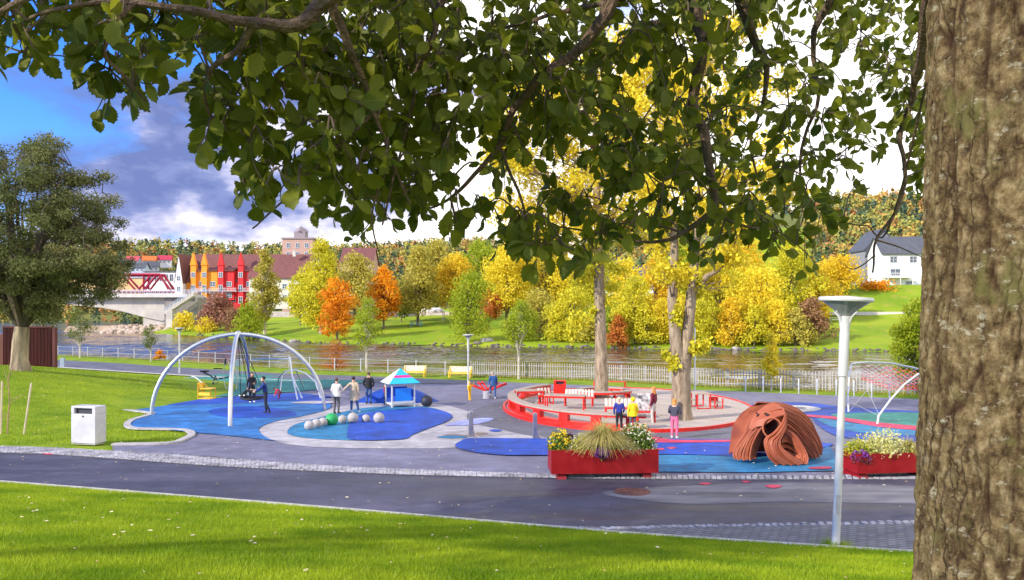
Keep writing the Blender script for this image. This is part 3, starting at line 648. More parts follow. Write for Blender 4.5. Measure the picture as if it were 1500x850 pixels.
# the airy old tree on the left lawn
def smooth_(p, k=4):
    return [Vector(q) for q in smooth_px([tuple(v) for v in p], k, False)]
def left_tree():
    x, y = (30-750)/F*45, 45.0; zb = nz_(x, y)
    t = thing('broad_tree', 'broad dull green tree with a pale thick trunk on the left lawn', 'tree', (x, y, zb))
    b = MB(); cl = []
    b.tube([(0, 0, -.3), (0, 0, 0), (-.05, 0, .6), (0, 0, 1.7), (.1, 0, 2.6)], [.75, .58, .47, .44, .40], 14)
    b.build('trunk', mat('pale_trunk_bark', (0.27, 0.21, 0.14), 0.9, 0.55, 1.6, stretch=(2.5, 2.5, 0.4), bump=0.9, bscale=9), t)
    lb = MB(); nodes = []
    def inside(a, el, f):          # a point of the dome, f = share of its radius
        return Vector((math.cos(a)*math.cos(el)*6.5*f, math.sin(a)*math.cos(el)*6.0*f, 7.2+math.sin(el)*(7.2 if el > 0 else 4.4)*f))
    for i in range(20):
        a = i*2.399+.4; el = -.35+1.75*((i*7) % 20)/20; e = inside(a, el, .86); p0 = Vector((.08, 0, 2.5)); c1 = p0.lerp(e, .4)+Vector((0, 0, .9))
        pts = smooth_([p0, c1, p0.lerp(e, .75)+Vector((random.uniform(-.4, .4), random.uniform(-.4, .4), .5)), e]); n_ = len(pts)
        lb.tube(pts, [.21*(1-k/(n_-1))**1.3+.012 for k in range(n_)], 6); nodes += pts[3:]
    for i in range(340):
        a = random.uniform(0, 6.28); el = math.asin(random.uniform(-.98, 1)); f = random.uniform(.2, 1.0)**.6; e = inside(a, el, f*random.uniform(.9, 1.04))
        k = min(nodes, key=lambda q: (q-e).length_squared); m_ = k.lerp(e, .5)+Vector((0, 0, .15)); lb.tube([k, m_, e], [.035, .02, .006], 4)
        r_ = random.uniform(.55, 1.05); cl.append((*e, r_, r_, r_*.66))
        for q in range(3): lb.tube([m_, e+Vector((random.gauss(0, .6), random.gauss(0, .6), random.gauss(.1, .4)))], [.012, .003], 3)
    lb.build('limbs', mat('dark_limb_bark', (0.09, 0.07, 0.05), 0.9, 0.3, 3), t)
    n = 150000
    pts, idx = crown_points(n, cl, .2)
    ok = pts[:, 2] > 1.7+0.10*np.hypot(pts[:, 0], pts[:, 1]); pts = pts[ok]; idx = idx[ok]
    V, Fq = leaf_cards(pts, .135, .3)
    tint = np.clip(RNG.uniform(0, .75, len(cl))[idx]+RNG.random(len(pts))*.3, 0, 1)
    mobj('crown', raw_mesh('crown', V, Fq, leafmat('dull_olive_green_leaves', (0.085, 0.115, 0.028), (0.25, 0.235, 0.085), 0.35), tint), t)
left_tree()

# the two trees standing in the circular deck
def deck_tree(px, py, d, label, trunks, crown, nl, epi, name='deck_tree', ls=.2):
    g = G(px, py); k = g.y/d if d else 1; base = g
    t = thing(name, label, 'tree', base)
    b = MB(); Y = base.y
    W_ = lambda q: Vector(((q[0]-px)/F*Y, q[3] if len(q) > 3 else 0, (py-q[1])/F*Y))
    for tr in trunks:
        pts = [W_(q) for q in tr]; pts[0].z -= .15
        b.tube(pts, [q[2]/F*Y for q in tr], 12)
    cl = []
    lb = MB()
    for (cx, cy, rx, ry, dy) in crown:
        c = W_((cx, cy)); c.y = dy; r_ = rx/F*Y; cl.append((c.x, c.y, c.z, r_, r_, ry/F*Y))
        qs = [W_(tr[i]).lerp(W_(tr[i+1]), f) for tr in trunks for i in range(max(0, len(tr)-4), len(tr)-1) for f in (0, .33, .66)]; qs = [q for q in qs if q.z < c.z-.25*abs(c.x-q.x)-.4] or qs[:1]; p0 = min(qs, key=lambda q: (q-c).length)
        m = p0.lerp(c, .5); lb.tube([p0, m+Vector((0, 0, .25)), c], [.04, .024, .008], 6)
        for _ in range(5):
            e = c + Vector(tuple(rnd_dirs(1)[0]*r_*.8)); lb.tube([m.lerp(c, random.random()), e], [.025, .006], 5)
    b.build('trunk', mat('warm_pale_bark', (0.15, 0.105, 0.065), 0.9, scale=3.2, col2=(.40, .31, .21), detail=9, stretch=(2.2, 2.2, .5), bump=1.0, bscale=14), t)
    lb.build('limbs', M_BARK, t)
    pts, idx = crown_points(nl, cl, .2)
    V, Fq = leaf_cards(pts, ls, .25); tint = np.clip(RNG.uniform(0, .8, len(cl))[idx]*.6+RNG.random(nl)*.45, 0, 1)
    mobj('crown', raw_mesh('crown', V, Fq, LM['yellow'], tint), t)
    cl = []
    for (cx, cy, rx, ry, dy) in epi: c = W_((cx, cy)); cl.append((c.x, c.y+dy, c.z, rx/F*Y, rx/F*Y, ry/F*Y))
    pts, idx = crown_points(int(len(epi)*190), cl, .1); V, Fq = leaf_cards(pts, ls*1.15, .5)
    mobj('trunk_shoots', raw_mesh('trunk_shoots', V, Fq, LM['lime'], RNG.random(len(pts))), t)
cr1 = []
for i in range(74):
    u = random.random(); cy = 60+u*300;  w = 165*math.sin(math.pi*min(.98, .14+u*.70))**.7
    cr1.append((862+random.uniform(-1, 1)*w, cy, random.uniform(26, 46), random.uniform(20, 34), random.uniform(-3.5, 3.5)))
for i in range(46): cr1.append((random.uniform(712, 1000), random.uniform(185, 350), random.uniform(26, 42), random.uniform(18, 28), random.uniform(-3, 3)))
deck_tree(881, 585, 0, 'tall yellow tree with one straight pale trunk inside the round red seat',
          [[(881, 585, 14), (881, 570, 10), (880, 500, 8.5), (878, 420, 7.5), (876, 330, 6.5), (872, 220, 4.5), (870, 100, 1.5)]], cr1, 46000,
          [(868, 455, 10, 14, -.2), (845, 470, 18, 20, 0), (838, 490, 15, 14, 0), (892, 440, 12, 10, 0), (865, 400, 18, 12, 0), (900, 420, 14, 10, 0), (850, 410, 16, 12, 0), (905, 395, 16, 9, 0), (880, 380, 24, 12, 0), (862, 360, 24, 12, 0)])
cr2 = []
for i in range(34):
    u = random.random(); cy = 40+u*300; w = 130*math.sin(math.pi*min(.98, .2+u*.7))**.8
    cr2.append((1040+random.uniform(-1, 1)*w, cy, random.uniform(24, 42), random.uniform(18, 30), random.uniform(-3, 4.5)))
for i in range(16): cr2.append((random.uniform(955, 1075), random.uniform(300, 415), random.uniform(18, 32), random.uniform(14, 24), random.uniform(-2, 2.5)))
deck_tree(997, 618, 0, 'forked tree with two pale rough trunks beside the red info post',
          [[(998, 618, 19), (998, 600, 15), (998, 560, 14), (997, 525, 14)], [(996, 535, 10), (990, 500, 9), (985, 440, 7.5), (988, 360, 6), (985, 300, 4)], [(1001, 540, 11), (1006, 500, 8.5), (1012, 440, 8), (1018, 370, 7), (1026, 280, 4.5), (1030, 180, 2)],
           [(1018, 425, 5), (1035, 405, 4), (1055, 395, 2.6), (1075, 380, 1)]], cr2, 17000,
          [(985, 530, 9, 16, -.3), (975, 520, 7, 9, 0), (1018, 508, 15, 12, -.2), (1035, 503, 8, 8, 0), (990, 460, 8, 22, -.2), (1000, 400, 14, 26, 0), (1022, 420, 10, 20, 0), (975, 395, 14, 14, 0)])
# ------------------------------------------------------------------ bridges, houses and other things across the river
def window(parent, x, y, z, w, h, ax='y', frame=M_WHITE, n=1):
    """a framed pane on a wall facing -y (ax 'y') or -x (ax 'x'); x,y,z is its centre on the wall"""
    f = MB(); g = MB(); t = .12
    def B(mb, a0, a1, z0, z1, d0, d1):
        if ax == 'y': mb.bx(x+a0, x+a1, y+d0, y+d1, z+z0, z+z1)
        else: mb.bx(x+d0, x+d1, y+a0, y+a1, z+z0, z+z1)
    w2, h2 = w/2, h/2
    B(f, -w2-t, w2+t, h2, h2+t, -.10, .05); B(f, -w2-t, w2+t, -h2-t, -h2, -.14, .05)
    B(f, -w2-t, -w2, -h2, h2, -.10, .05); B(f, w2, w2+t, -h2, h2, -.10, .05); B(f, -.05, .05, -h2, h2, -.08, .05)
    if h > 1.2: B(f, -w2, -.05, -.04, .04, -.07, .05); B(f, .05, w2, -.04, .04, -.07, .05)
    B(g, -w2, w2, -h2, h2, -.02, .03)
    o = f.build('window', frame, parent, smooth=False); g.build('pane', M_GLASS, o, smooth=False)
    return o
def gable_house(name, label, cat, x, y, z, w, dp, wall_h, roof_h, wallm, roofm, rz=0, ridge='x', wins=(), over=.5, group=None, chimney=None, frame=M_WHITE):
    t = thing(name, label, cat, (x, y, z), rz, group)
    b = MB(); w2, d2 = w/2, dp/2
    if ridge == 'x':
        prof = [(-d2, -1.5), (d2, -1.5), (d2, wall_h), (0, wall_h+roof_h), (-d2, wall_h)]
        n = len(prof); vs = [(-w2, p[0], p[1]) for p in prof]+[(w2, p[0], p[1]) for p in prof]
    else:
        prof = [(-w2, -1.5), (w2, -1.5), (w2, wall_h), (0, wall_h+roof_h), (-w2, wall_h)]
        n = len(prof); vs = [(p[0], d2, p[1]) for p in prof]+[(p[0], -d2, p[1]) for p in prof]
    b.add(vs, [tuple(range(n)), tuple(range(2*n-1, n-1, -1))]+[((i+1) % n, i, n+i, n+(i+1) % n) for i in range(n)])
    b.build('wall', wallm, t, smooth=False)
    r = MB(); th = .28; o = over
    span = d2 if ridge == 'x' else w2; L = w2 if ridge == 'x' else d2
    sl = roof_h/span
    for s in (-1, 1):
        q = [(s*(span+o), wall_h-sl*o+.03), (0, wall_h+roof_h+.03), (0, wall_h+roof_h+.03+th), (s*(span+o), wall_h-sl*o+.03+th)]
        if ridge == 'x': vs = [(-L-o, a, c) for a, c in q]+[(L+o, a, c) for a, c in q]
        else: vs = [(a, -L-o, c) for a, c in q]+[(a, L+o, c) for a, c in q]
        r.add(vs, [(0, 1, 2, 3), (7, 6, 5, 4), (0, 4, 5, 1), (1, 5, 6, 2), (2, 6, 7, 3), (3, 7, 4, 0)])
    rf = r.build('roof', roofm, t, smooth=False)
    if chimney:
        c = MB(); c.box((chimney[0], chimney[1], wall_h+roof_h+.3), (.9, .9, 2.0)); c.box((chimney[0], chimney[1], wall_h+roof_h+1.38), (1.1, 1.1, .16)); c.build('chimney', mat('chimney_render', (.5, .45, .42)), rf, smooth=False)
    for q in wins: window(t, *q, frame=frame)
    return t
M_BROWNROOF = mat('brown_roof_tiles', (0.15, 0.055, 0.05), 0.8, 0.2, 1.5, bump=.3)
M_BLACKROOF = mat('dark_slate_roof', (0.075, 0.08, 0.095), 0.7, 0.2, 1.5)
M_WWALL = mat('white_timber', (0.80, 0.78, 0.74), 0.7, 0.06, 2, stretch=(.3, .3, 6))
M_OWALL = mat('orange_timber', (0.80, 0.27, 0.012), 0.7, 0.12, 1.5, stretch=(.3, .3, 6))
M_RWALL = mat('red_timber', (0.58, 0.018, 0.022), 0.7, 0.15, 1.5, stretch=(.3, .3, 6))
M_GWALL = mat('grey_timber', (0.22, 0.215, 0.23), 0.7, 0.12, 1.5, stretch=(.3, .3, 6))
M_BRICK = mat('pink_brick', (0.42, 0.26, 0.22), 0.85, 0.2, 2)
M_GIRDER = mat('bridge_concrete', (0.46, 0.42, 0.38), 0.85, 0.15, .35, bump=.25, bscale=6)

# townhouses on the far bank: tall gabled row with tower bays facing the river
TD = 246.0
def tx(px, d=TD): return (px-750)/F*d
def tz(py, d=TD): return (YH-py)/F*d
def townhouse(name, label, x0, x1, wallm, bays, balcony=True, end=None):
    w = tx(x1)-tx(x0); cx = (tx(x0)+tx(x1))/2; z0 = tz(446); wh = tz(414)-z0; rh = tz(372)-tz(414)
    t = gable_house(name, label, 'townhouse', cx, TD+6, z0, w-.15, 12, wh, rh, wallm, M_BROWNROOF, wins=[(q, -6, z, 1.1, 1.4) for q in (-w*.32, -w*.05, w*.18, w*.40) for z in (1.6, 4.6)], over=.04, group='row of coloured townhouses across the river')
    for bpx in bays:                     # steep tower bays breaking through the eaves
        bxx = tx(bpx)-cx; bw = 1.75; bh = tz(389)-z0; rr = tz(371)-tz(389)
        b = MB(); b.bx(bxx-bw/2, bxx+bw/2, -7.6, -6.2, -.5, bh); bay = b.build('tower_bay', wallm, t, smooth=False)
        r = MB(); s = .18
        vs = [(bxx-bw/2-s, -7.85, bh), (bxx+bw/2+s, -7.85, bh), (bxx, -7.85, bh+rr), (bxx-bw/2-s, -6.6, bh), (bxx+bw/2+s, -6.6, bh), (bxx, -6.6, bh+rr)]
        r.add(vs, [(0, 1, 2), (5, 4, 3), (0, 2, 5, 3), (1, 4, 5, 2), (0, 3, 4, 1)]); r.build('tower_roof', wallm, t, smooth=False)
        for zz in (1.4, 5.2, 9.6): window(bay, bxx, -7.62, zz, 1.15, 2.0 if zz < 9 else 1.5)
        g = MB(); g.bx(bxx+bw/2+.02, bxx+bw/2+3.2, -6.9, -3, wh*.2, bh*.86); gb = g.build('dormer_wall', wallm, t, smooth=False)
        r = MB(); r.box((bxx+bw/2+1.65, -4.5, bh*.86+.75), (3.3, 6, .35), rx=R(14)); r.build('dormer_roof', M_BROWNROOF, t, smooth=False)
        for zz in (3.0, 6.6): window(gb, bxx+bw/2+1.65, -6.92, zz, 1.5, 1.5)
        if balcony:
            k = MB(); k.bx(bxx+bw/2+.1, bxx+bw/2+4.4, -8.2, -6.92, 4.2, 4.4); k.bx(bxx+bw/2+.1, bxx+bw/2+4.4, -8.25, -8.15, 5.2, 5.3)
            for i in range(10): k.bx(bxx+bw/2+.15+i*.45, bxx+bw/2+.25+i*.45, -8.23, -8.17, 4.4, 5.2)
            k.build('balcony', M_WHITE, t, smooth=False)
    return t
gable_house('townhouse', 'white gable end house at the left end of the coloured townhouse row', 'townhouse', (tx(262)+tx(273))/2, TD+3, tz(446), tx(273)-tx(262), 12, tz(412)-tz(446), tz(374)-tz(412), M_WWALL, M_BROWNROOF, ridge='y', wins=[(0, -6, z, 1.0, 1.3) for z in (2, 5, 8.4)], over=.12, group='row of coloured townhouses across the river')
townhouse('townhouse', 'orange timber townhouse with two steep tower bays', 273.3, 318, M_OWALL, [286, 302])
townhouse('townhouse', 'bright red timber townhouse with two steep tower bays', 318.3, 372, M_RWALL, [326, 355])
gable_house('apartment_house', 'cream house with a big brown roof and a white chimney beside the birch', 'house', tx(412), TD+4, tz(446), 19, 14, 8.8, 7.6, mat('cream_render', (.55, .52, .46), .8, .1, 1), M_BROWNROOF, wins=[(q, -7, z, 1.3, 1.5) for q in (-6, -2, 2, 6) for z in (2.2, 5.8)], chimney=(4, -3))
t = thing('brick_tower', 'pale pink brick tower building with a small lantern on its roof behind the birch', 'tower', (tx(441, 300), 300, fz(tx(441, 300), 300)-1))
zt = tz(352, 300)-t.location.z
b = MB(); b.bx(-6, 6, -5, 5, 0, zt); wall = b.build('wall', M_BRICK, t, smooth=False)
b = MB(); b.bx(-6.4, 6.4, -5.4, 5.4, zt, zt+.6); b.bx(-2.2, 2.2, -2.2, 2.2, zt+.6, zt+3.2); b.lathe([(3.2, zt+3.2), (2.0, zt+4.4), (.1, zt+5.6)], n=4); b.build('roof', mat('tower_roof_metal', (.25, .2, .22)), t, smooth=False)
for q in (-3.6, 0, 3.6):
    for zz in (zt-2.5, zt-6): window(wall, q, -5.02, zz, 1.3, 1.6)
gable_house('church_house', 'brown brick gable roof house behind the tall birch', 'house', tx(527, 290), 290, fz(tx(527, 290), 290), 12, 12, tz(385, 290)-fz(tx(527, 290), 290), 5.5, M_BRICK, M_BROWNROOF, wins=[(q, -6, 8, 1.3, 1.5) for q in (-3, 0, 3)])
# white and grey houses on the slope to the right
hx, hd = (1316-750)/F*186, 186.0; hz = tz(414, hd)
gable_house('white_house', 'white timber house with a black roof on the slope beside the big trunk', 'house', hx+2.2, hd, hz, 15.5, 9, 7.0, 4.1, M_WWALL, M_BLACKROOF,
            wins=[(-5.2, -4.5, 5.4, 1.5, 1.3), (-.6, -4.5, 5.4, 1.5, 1.3), (3.6, -4.5, 5.4, 1.5, 1.3), (-4.8, -4.5, 2.3, 2.2, 1.5), (2.2, -4.5, 2.3, 1.5, 1.5), (-1.5, -4.5, -.2, 1.4, .6), (3.0, -4.5, -.2, 1.4, .6)], rz=R(-4), frame=mat('grey_window_frame', (.45, .45, .46)))
b = MB(); b.bx(-7.5, -1.6, -6.6, -4.52, .9, 1.1); b.bx(-7.5, -1.6, -6.6, -6.5, 1.9, 2.0)
for i in range(14): b.bx(-7.45+i*.44, -7.38+i*.44, -6.58, -6.52, 1.1, 1.9)
for i in (-7.4, -4.5, -1.7): b.bx(i, i+.15, -6.6, -6.45, -2, .9)
hs_ = [o for o in bpy.data.objects if o.name == 'white_house'][0]; b.build('balcony', M_WHITE, hs_, smooth=False)
gable_house('grey_house', 'dark grey gabled house with white trim left of the white house', 'house', tx(1281, 200), 200, tz(412, 200), 9.2, 9, 8.2, 5.0, M_GWALL, M_BLACKROOF, ridge='y', wins=[(0, -4.5, 6.2, 1.7, 1.6), (0.4, -4.5, 10.3, 1.1, 1.1)], over=.45)
gable_house('white_house', 'small white house glimpsed between the two playground trunks', 'house', tx(925, 230), 230, tz(440, 230), 15, 9, tz(412, 230)-tz(440, 230), 4.2, M_WWALL, M_BLACKROOF, wins=[(q, -4.5, 4.2, 1.6, 1.3) for q in (-4, 0, 4)])
# houses scattered on the hillsides
HH = [(170, 398, 380, 'pale yellow house on the hill left of the red truss', (.62, .5, .25), M_BROWNROOF), (196, 384, 460, 'blue grey house with a pink-red roof on the hillside', (.35, .4, .5), mat('pink_red_roof', (.42, .06, .08))),
      (219, 384, 450, 'house with a bright orange roof on the hillside', (.6, .55, .5), mat('orange_tiles', (.60, .14, .03))), (242, 383, 455, 'house with a crimson roof on the hillside above the truss', (.62, .6, .6), mat('crimson_tiles', (.40, .035, .07))),
      (222, 394, 400, 'pale grey house with a white gable below the orange roof', (.5, .52, .58), M_BLACKROOF), (182, 391, 410, 'white house low on the hillside beside the left tree', (.7, .7, .7), M_BLACKROOF), (205, 396, 385, 'light blue house low on the hillside', (.4, .5, .62), M_BLACKROOF),
      (1262, 322, 330, 'pale pink house high on the hill above the grey gable', (.62, .45, .4), M_BROWNROOF), (1310, 316, 340, 'white house high on the hill behind bare twigs', (.72, .7, .68), M_BLACKROOF), (1340, 335, 300, 'cream house above the roof of the white house', (.65, .6, .5), M_BLACKROOF),
      (900, 396, 300, 'white house glimpsed left of the pale trunk', (.72, .7, .68), M_BLACKROOF), (1236, 338, 320, 'cream house beside the grey gabled house', (.62, .56, .45), M_BROWNROOF)]
for i, (px, py, d, lab, c, rm) in enumerate(HH):
    x = tx(px, d); z = tz(py+6, d); zg = fz(x, d)
    gable_house('hillside_house', lab, 'house', x, d, max(z, zg-.6) if px < 1000 else max(z, zg+.5), 7, 6, 3.4, 2.4, mat('house_wall_%s' % 'abcdefghijklm'[i], c, .8, .05), rm, wins=[(q, -3, 2.0, 1.1, 1.1) for q in (-2.2, 0, 2.2)], rz=R(random.uniform(-25, 25)), group='houses on the hillside')
# long grey-roofed warehouse with an ochre front behind the truss bridge
t = thing('warehouse', 'long low warehouse with a grey roof and ochre wall behind the red truss bridge', 'building', (tx(200, 330), 330, tz(428, 330)))
b = MB(); b.bx(-24, 11, -6, 6, -6, tz(408, 330)-tz(428, 330)); b.build('wall', mat('ochre_wall', (.62, .40, .18), .8, .1, .5), t, smooth=False)
zt = tz(408, 330)-tz(428, 330); b = MB(); b.xprism([(0, 0), (1, 1)], 0, 1) if 0 else b.box((-6.5, -3, zt+1.4), (36, 7.4, .4), rx=R(24)); b.box((-6.5, 3.4, zt+1.4), (36, 7.4, .4), rx=R(-24)); b.build('roof', mat('grey_sheet_roof', (.33, .33, .36), .6, .1, 1), t, smooth=False)
t = thing('office_block', 'low white office block with a strip of tall windows left of the townhouses', 'building', (tx(240, 320), 320, tz(428, 320)))
zt = tz(400, 320)-tz(428, 320); b = MB(); b.bx(-6, 9, -5, 5, -6, zt); wl_ = b.build('wall', M_WWALL, t, smooth=False); b = MB(); b.bx(-6.3, 9.3, -5.3, 5.3, zt, zt+.5); b.build('roof', M_BLACKROOF, t, smooth=False)
for i in range(7): window(t, -5+i*2.1, -5.02, zt-2.2, 1.4, 2.8)

# concrete road bridge: haunched girder, deck with railing, pier, stair
BD = 228.0; X_ = lambda px: tx(px, BD); Z_ = lambda py: tz(py, BD)
t = thing('concrete_bridge', 'pale concrete road bridge with a haunched girder over the river on the left', 'bridge', (X_(230), BD, Z_(432)))
ox, oz = t.location.x, t.location.z
g = [(X_(-260), Z_(444)), (X_(-150), Z_(462)), (X_(-190), Z_(462))]
und = [(X_(247), Z_(481.5)), (X_(247), Z_(470)), (X_(222), Z_(465)), (X_(190), Z_(456.5)), (X_(160), Z_(451)), (X_(110), Z_(446.5)), (X_(40), Z_(444)), (X_(-40), Z_(446)), (X_(-140), Z_(455)), (X_(-200), Z_(466))]
b = MB(); b.xprism([(x-ox, z-oz) for x, z in und[1:]]+[(X_(-200)-ox, Z_(436)-oz), (X_(262)-ox, Z_(436)-oz), (X_(262)-ox, Z_(462)-oz)], -4, 4); b.build('girder', M_GIRDER, t, smooth=False)
b = MB(); b.bx(X_(-420)-ox, X_(287)-ox, -6.2, 6.2, Z_(436.2)-oz+.0, Z_(431.5)-oz); b.build('deck', mat('deck_concrete', (.5, .48, .46), .85, .1, .5), t, smooth=False)
b = MB(); b.bx(X_(218)-ox, X_(262)-ox, -3.4, 3.4, -13, Z_(466)-oz); b.build('pier', M_GIRDER, t, smooth=False)
b = MB(); b.bx(X_(252)-ox, X_(300)-ox, -5, 8, -12, Z_(437)-oz); b.build('abutment', mat('abutment_dark_concrete', (.22, .2, .19), .9, .2, .6), t, smooth=False)
b = MB(); zt = Z_(431.4)-oz
for y in (-6.1, 6.1):
    b.bx(X_(-420)-ox, X_(320)-ox, y-.06, y+.06, zt+1.15, zt+1.27); b.bx(X_(-420)-ox, X_(320)-ox, y-.03, y+.03, zt+.6, zt+.66)
    x = X_(-420)-ox
    while x < X_(320)-ox: b.bx(x, x+.09, y-.05, y+.05, zt, zt+1.2); x += 1.3
b.build('railing', M_SILVER, t, smooth=False)
t = thing('outdoor_stair', 'grey concrete stair with railings going down from the bridge end', 'stair', (X_(285), BD-8, Z_(432)))
b = MB(); n = 16; x1, z1 = X_(302)-X_(285), Z_(430)-Z_(432); x0, z0 = X_(258)-X_(285), Z_(459)-Z_(432)
for i in range(n): b.bx(x0+(x1-x0)*i/n, x0+(x1-x0)*(i+1)/n+.02, -1.2, 1.2, z0+(z1-z0)*i/n-.7, z0+(z1-z0)*(i+1)/n)
b.build('steps', M_GIRDER, t, smooth=False)
b = MB()
for y in (-1.2, 1.2):
    b.tube([(x0, y, z0+1.1), (x1, y, z1+1.1)], .07, 6); b.tube([(x0, y, z0+.6), (x1, y, z1+.6)], .05, 6)
    for i in range(9): f = i/8; b.tube([(x0+(x1-x0)*f, y, z0+(z1-z0)*f), (x0+(x1-x0)*f, y, z0+(z1-z0)*f+1.1)], .05, 5)
b.build('railing', M_SILVER, t); b = MB(); b.bx(x0+1.2, x0+3.0, -1.3, 1.3, -12, z0+1.0); b.build('landing_pier', M_GIRDER, t, smooth=False)
# red steel truss bridge further back
t = thing('truss_bridge', 'dark red steel truss footbridge behind the concrete bridge railing', 'bridge', (tx(200, 300), 300, tz(430, 300)))
b = MB(); A = lambda px, py: ((px-200)/F*300, (430-py)/F*300)
for y in (-2, 2):
    def bar(p, q, r=.42): a, c = A(*p), A(*q); b.tube([(a[0], y, a[1]), (c[0], y, c[1])], r, 4)
    bar((168, 403), (238, 403), .6); bar((150, 428), (256, 428), .5); bar((168, 403), (150, 428)); bar((238, 403), (250, 424))
    for p, q in (((178, 403), (162, 424)), ((182, 403), (202, 425)), ((226, 403), (206, 425)), ((236, 403), (254, 426)), ((214, 403), (214, 424)), ((233, 403), (216, 425))): bar(p, q)
b.build('truss', mat('dark_red_steel', (.32, .015, .045), .5, .15, 1), t, smooth=False)
b = MB(); b.bx(-20, 16, -2, 2, A(0, 431)[1]-.4, A(0, 431)[1]); b.build('deck', M_GIRDER, t, smooth=False)

# shore boulders, one by one where they show largest, the small rubble as stuff
M_ROCK = mat('shore_rock', (.13, .11, .09), .9, .4, 1.3, bump=.6, bscale=6)
M_ROCKP = mat('pale_shore_rock', (.34, .30, .27), .9, .25, 1.3, bump=.6, bscale=6)
def rock_mb(r, seed):
    rn = random.Random(seed); bm = bmesh.new(); bmesh.ops.create_icosphere(bm, subdivisions=2, radius=r)
    ax = [Vector((rn.gauss(0, 1), rn.gauss(0, 1), rn.gauss(0, 1))).normalized() for _ in range(9)]; cut = [rn.uniform(.55, .95)*r for _ in ax]
    for v in bm.verts:
        for a, c in zip(ax, cut):
            k = v.co.dot(a)
            if k > c: v.co -= a*(k-c)*.9
        v.co.z *= .72
    b = MB(); b.add([v.co.copy() for v in bm.verts], [tuple(v.index for v in f.verts) for f in bm.faces]); bm.free(); return b
protos = [rock_mb(1.0, s) for s in range(5)]
pm = []
for i, b in enumerate(protos):
    me = bpy.data.meshes.new('boulder'); me.from_pydata(b.v, [], b.f); me.materials.append(M_ROCKP if i % 2 else M_ROCK); pm.append(me)
ROCKS = [(655, 506, 1.2), (672, 507, 1.0), (699, 505, 1.1), (713, 504, 1.8), (722, 507, 1.3), (736, 508, 1.0), (640, 505, .8), (686, 508, .7), (428, 499, 1.3), (440, 500, 1.0), (452, 502, .9), (466, 503, .8), (1062, 512, 1.2), (1080, 511, 1.0), (1098, 512, .8), (1118, 513, 1.1), (1140, 513, .9), (1160, 513, 1.1), (1180, 514, .8), (1222, 513, .8), (1255, 514, .7), (980, 511, 1.0), (930, 511, .7), (1290, 515, .9)]
seen_r = {}
for i, (px, py, s) in enumerate(ROCKS):
    x, y = FE(px, py+2); y += 1.0; o = mobj('boulder', pm[i % 5], None, (x, y, fz(x, y)+.02)); s *= .62; o.scale = (s*1.4, s, s*.9); o.rotation_euler.z = i*1.3
    tag(o, 'grey shore boulder lying along the far water edge', 'boulder', 'boulders along the far shore')
def rubble(name, spots, m):
    V, Fq = [], []; off = 0
    for (x, y, z, s) in spots:
        q = random.choice(protos); a = random.uniform(0, 6.28); ca, sa = math.cos(a), math.sin(a)
        vv = np.array(q.v)*s; V.append(np.stack([x+vv[:, 0]*ca-vv[:, 1]*sa, y+vv[:, 0]*sa+vv[:, 1]*ca, z+vv[:, 2]], -1)); Fq.append(np.array(q.f)+off); off += len(vv)
    tag(mobj(name, raw_mesh(name, np.concatenate(V), np.concatenate(Fq), m)), kind='stuff')
sp = []
for i in range(700):
    px = random.uniform(285, 1340); k = random.random()
    x, y = FE(px, np.interp(px, [285, 450, 700, 1000, 1200, 1340], [492, 503, 508, 513, 515, 517])); y += random.uniform(.2, 3.2); sp.append((x, y, fz(x, y), random.uniform(.14, .42)))
rubble('shore_gravel', sp, M_ROCK)
sp = []
for i in range(230):
    px = random.uniform(150, 262); u = random.random(); d = 212+u*14; x = (px-750)/F*d; z = WZ-.2 + (1.9 if px > 170 else (px-150)/20*1.9)*u + random.uniform(-.2, .2); sp.append((x, d, z, random.uniform(.5, 1.15)))
rubble('bank_rubble', sp, mat('tan_rock', (.42, .33, .25), .9, .4, 1.0, bump=.6, bscale=5))
b = MB(); b.box(((200-750)/F*226, 229, WZ+.4), (40, 16, 2.6), taper=.9); tag(b.build('rocky_spit_ground', mat('tan_earth', (.36, .27, .19), .9, .3, .5)), kind='structure')

# park furniture of the far bank
def canopy_tent(px, py, d):
    x = tx(px, d); t = thing('canopy_tent', 'white canopy shelter standing on the far lawn', 'tent', (x, d, fz(x, d)))
    b = MB(); b.add([(-2.4, -1.6, 1.9), (2.4, -1.6, 1.9), (2.4, 1.6, 1.9), (-2.4, 1.6, 1.9), (-1.6, 0, 2.6), (1.6, 0, 2.6), (-2.4, -1.6, 1.65), (2.4, -1.6, 1.65), (2.4, 1.6, 1.65), (-2.4, 1.6, 1.65)],
        [(0, 1, 5, 4), (2, 3, 4, 5), (1, 2, 5), (3, 0, 4), (6, 7, 1, 0), (7, 8, 2, 1), (8, 9, 3, 2), (9, 6, 0, 3)]); b.build('roof', mat('white_canvas', (.8, .77, .74), .8, .05), t, smooth=False)
    for sx in (-1, 1):
        for sy in (-1, 1): b = MB(); b.bx(sx*2.3-.06, sx*2.3+.06, sy*1.5-.06, sy*1.5+.06, 0, 1.7); b.build('leg', M_WHITE, t, smooth=False)
    t.scale = (1.35, 1.35, 1.25)
canopy_tent(631, 473, 182)
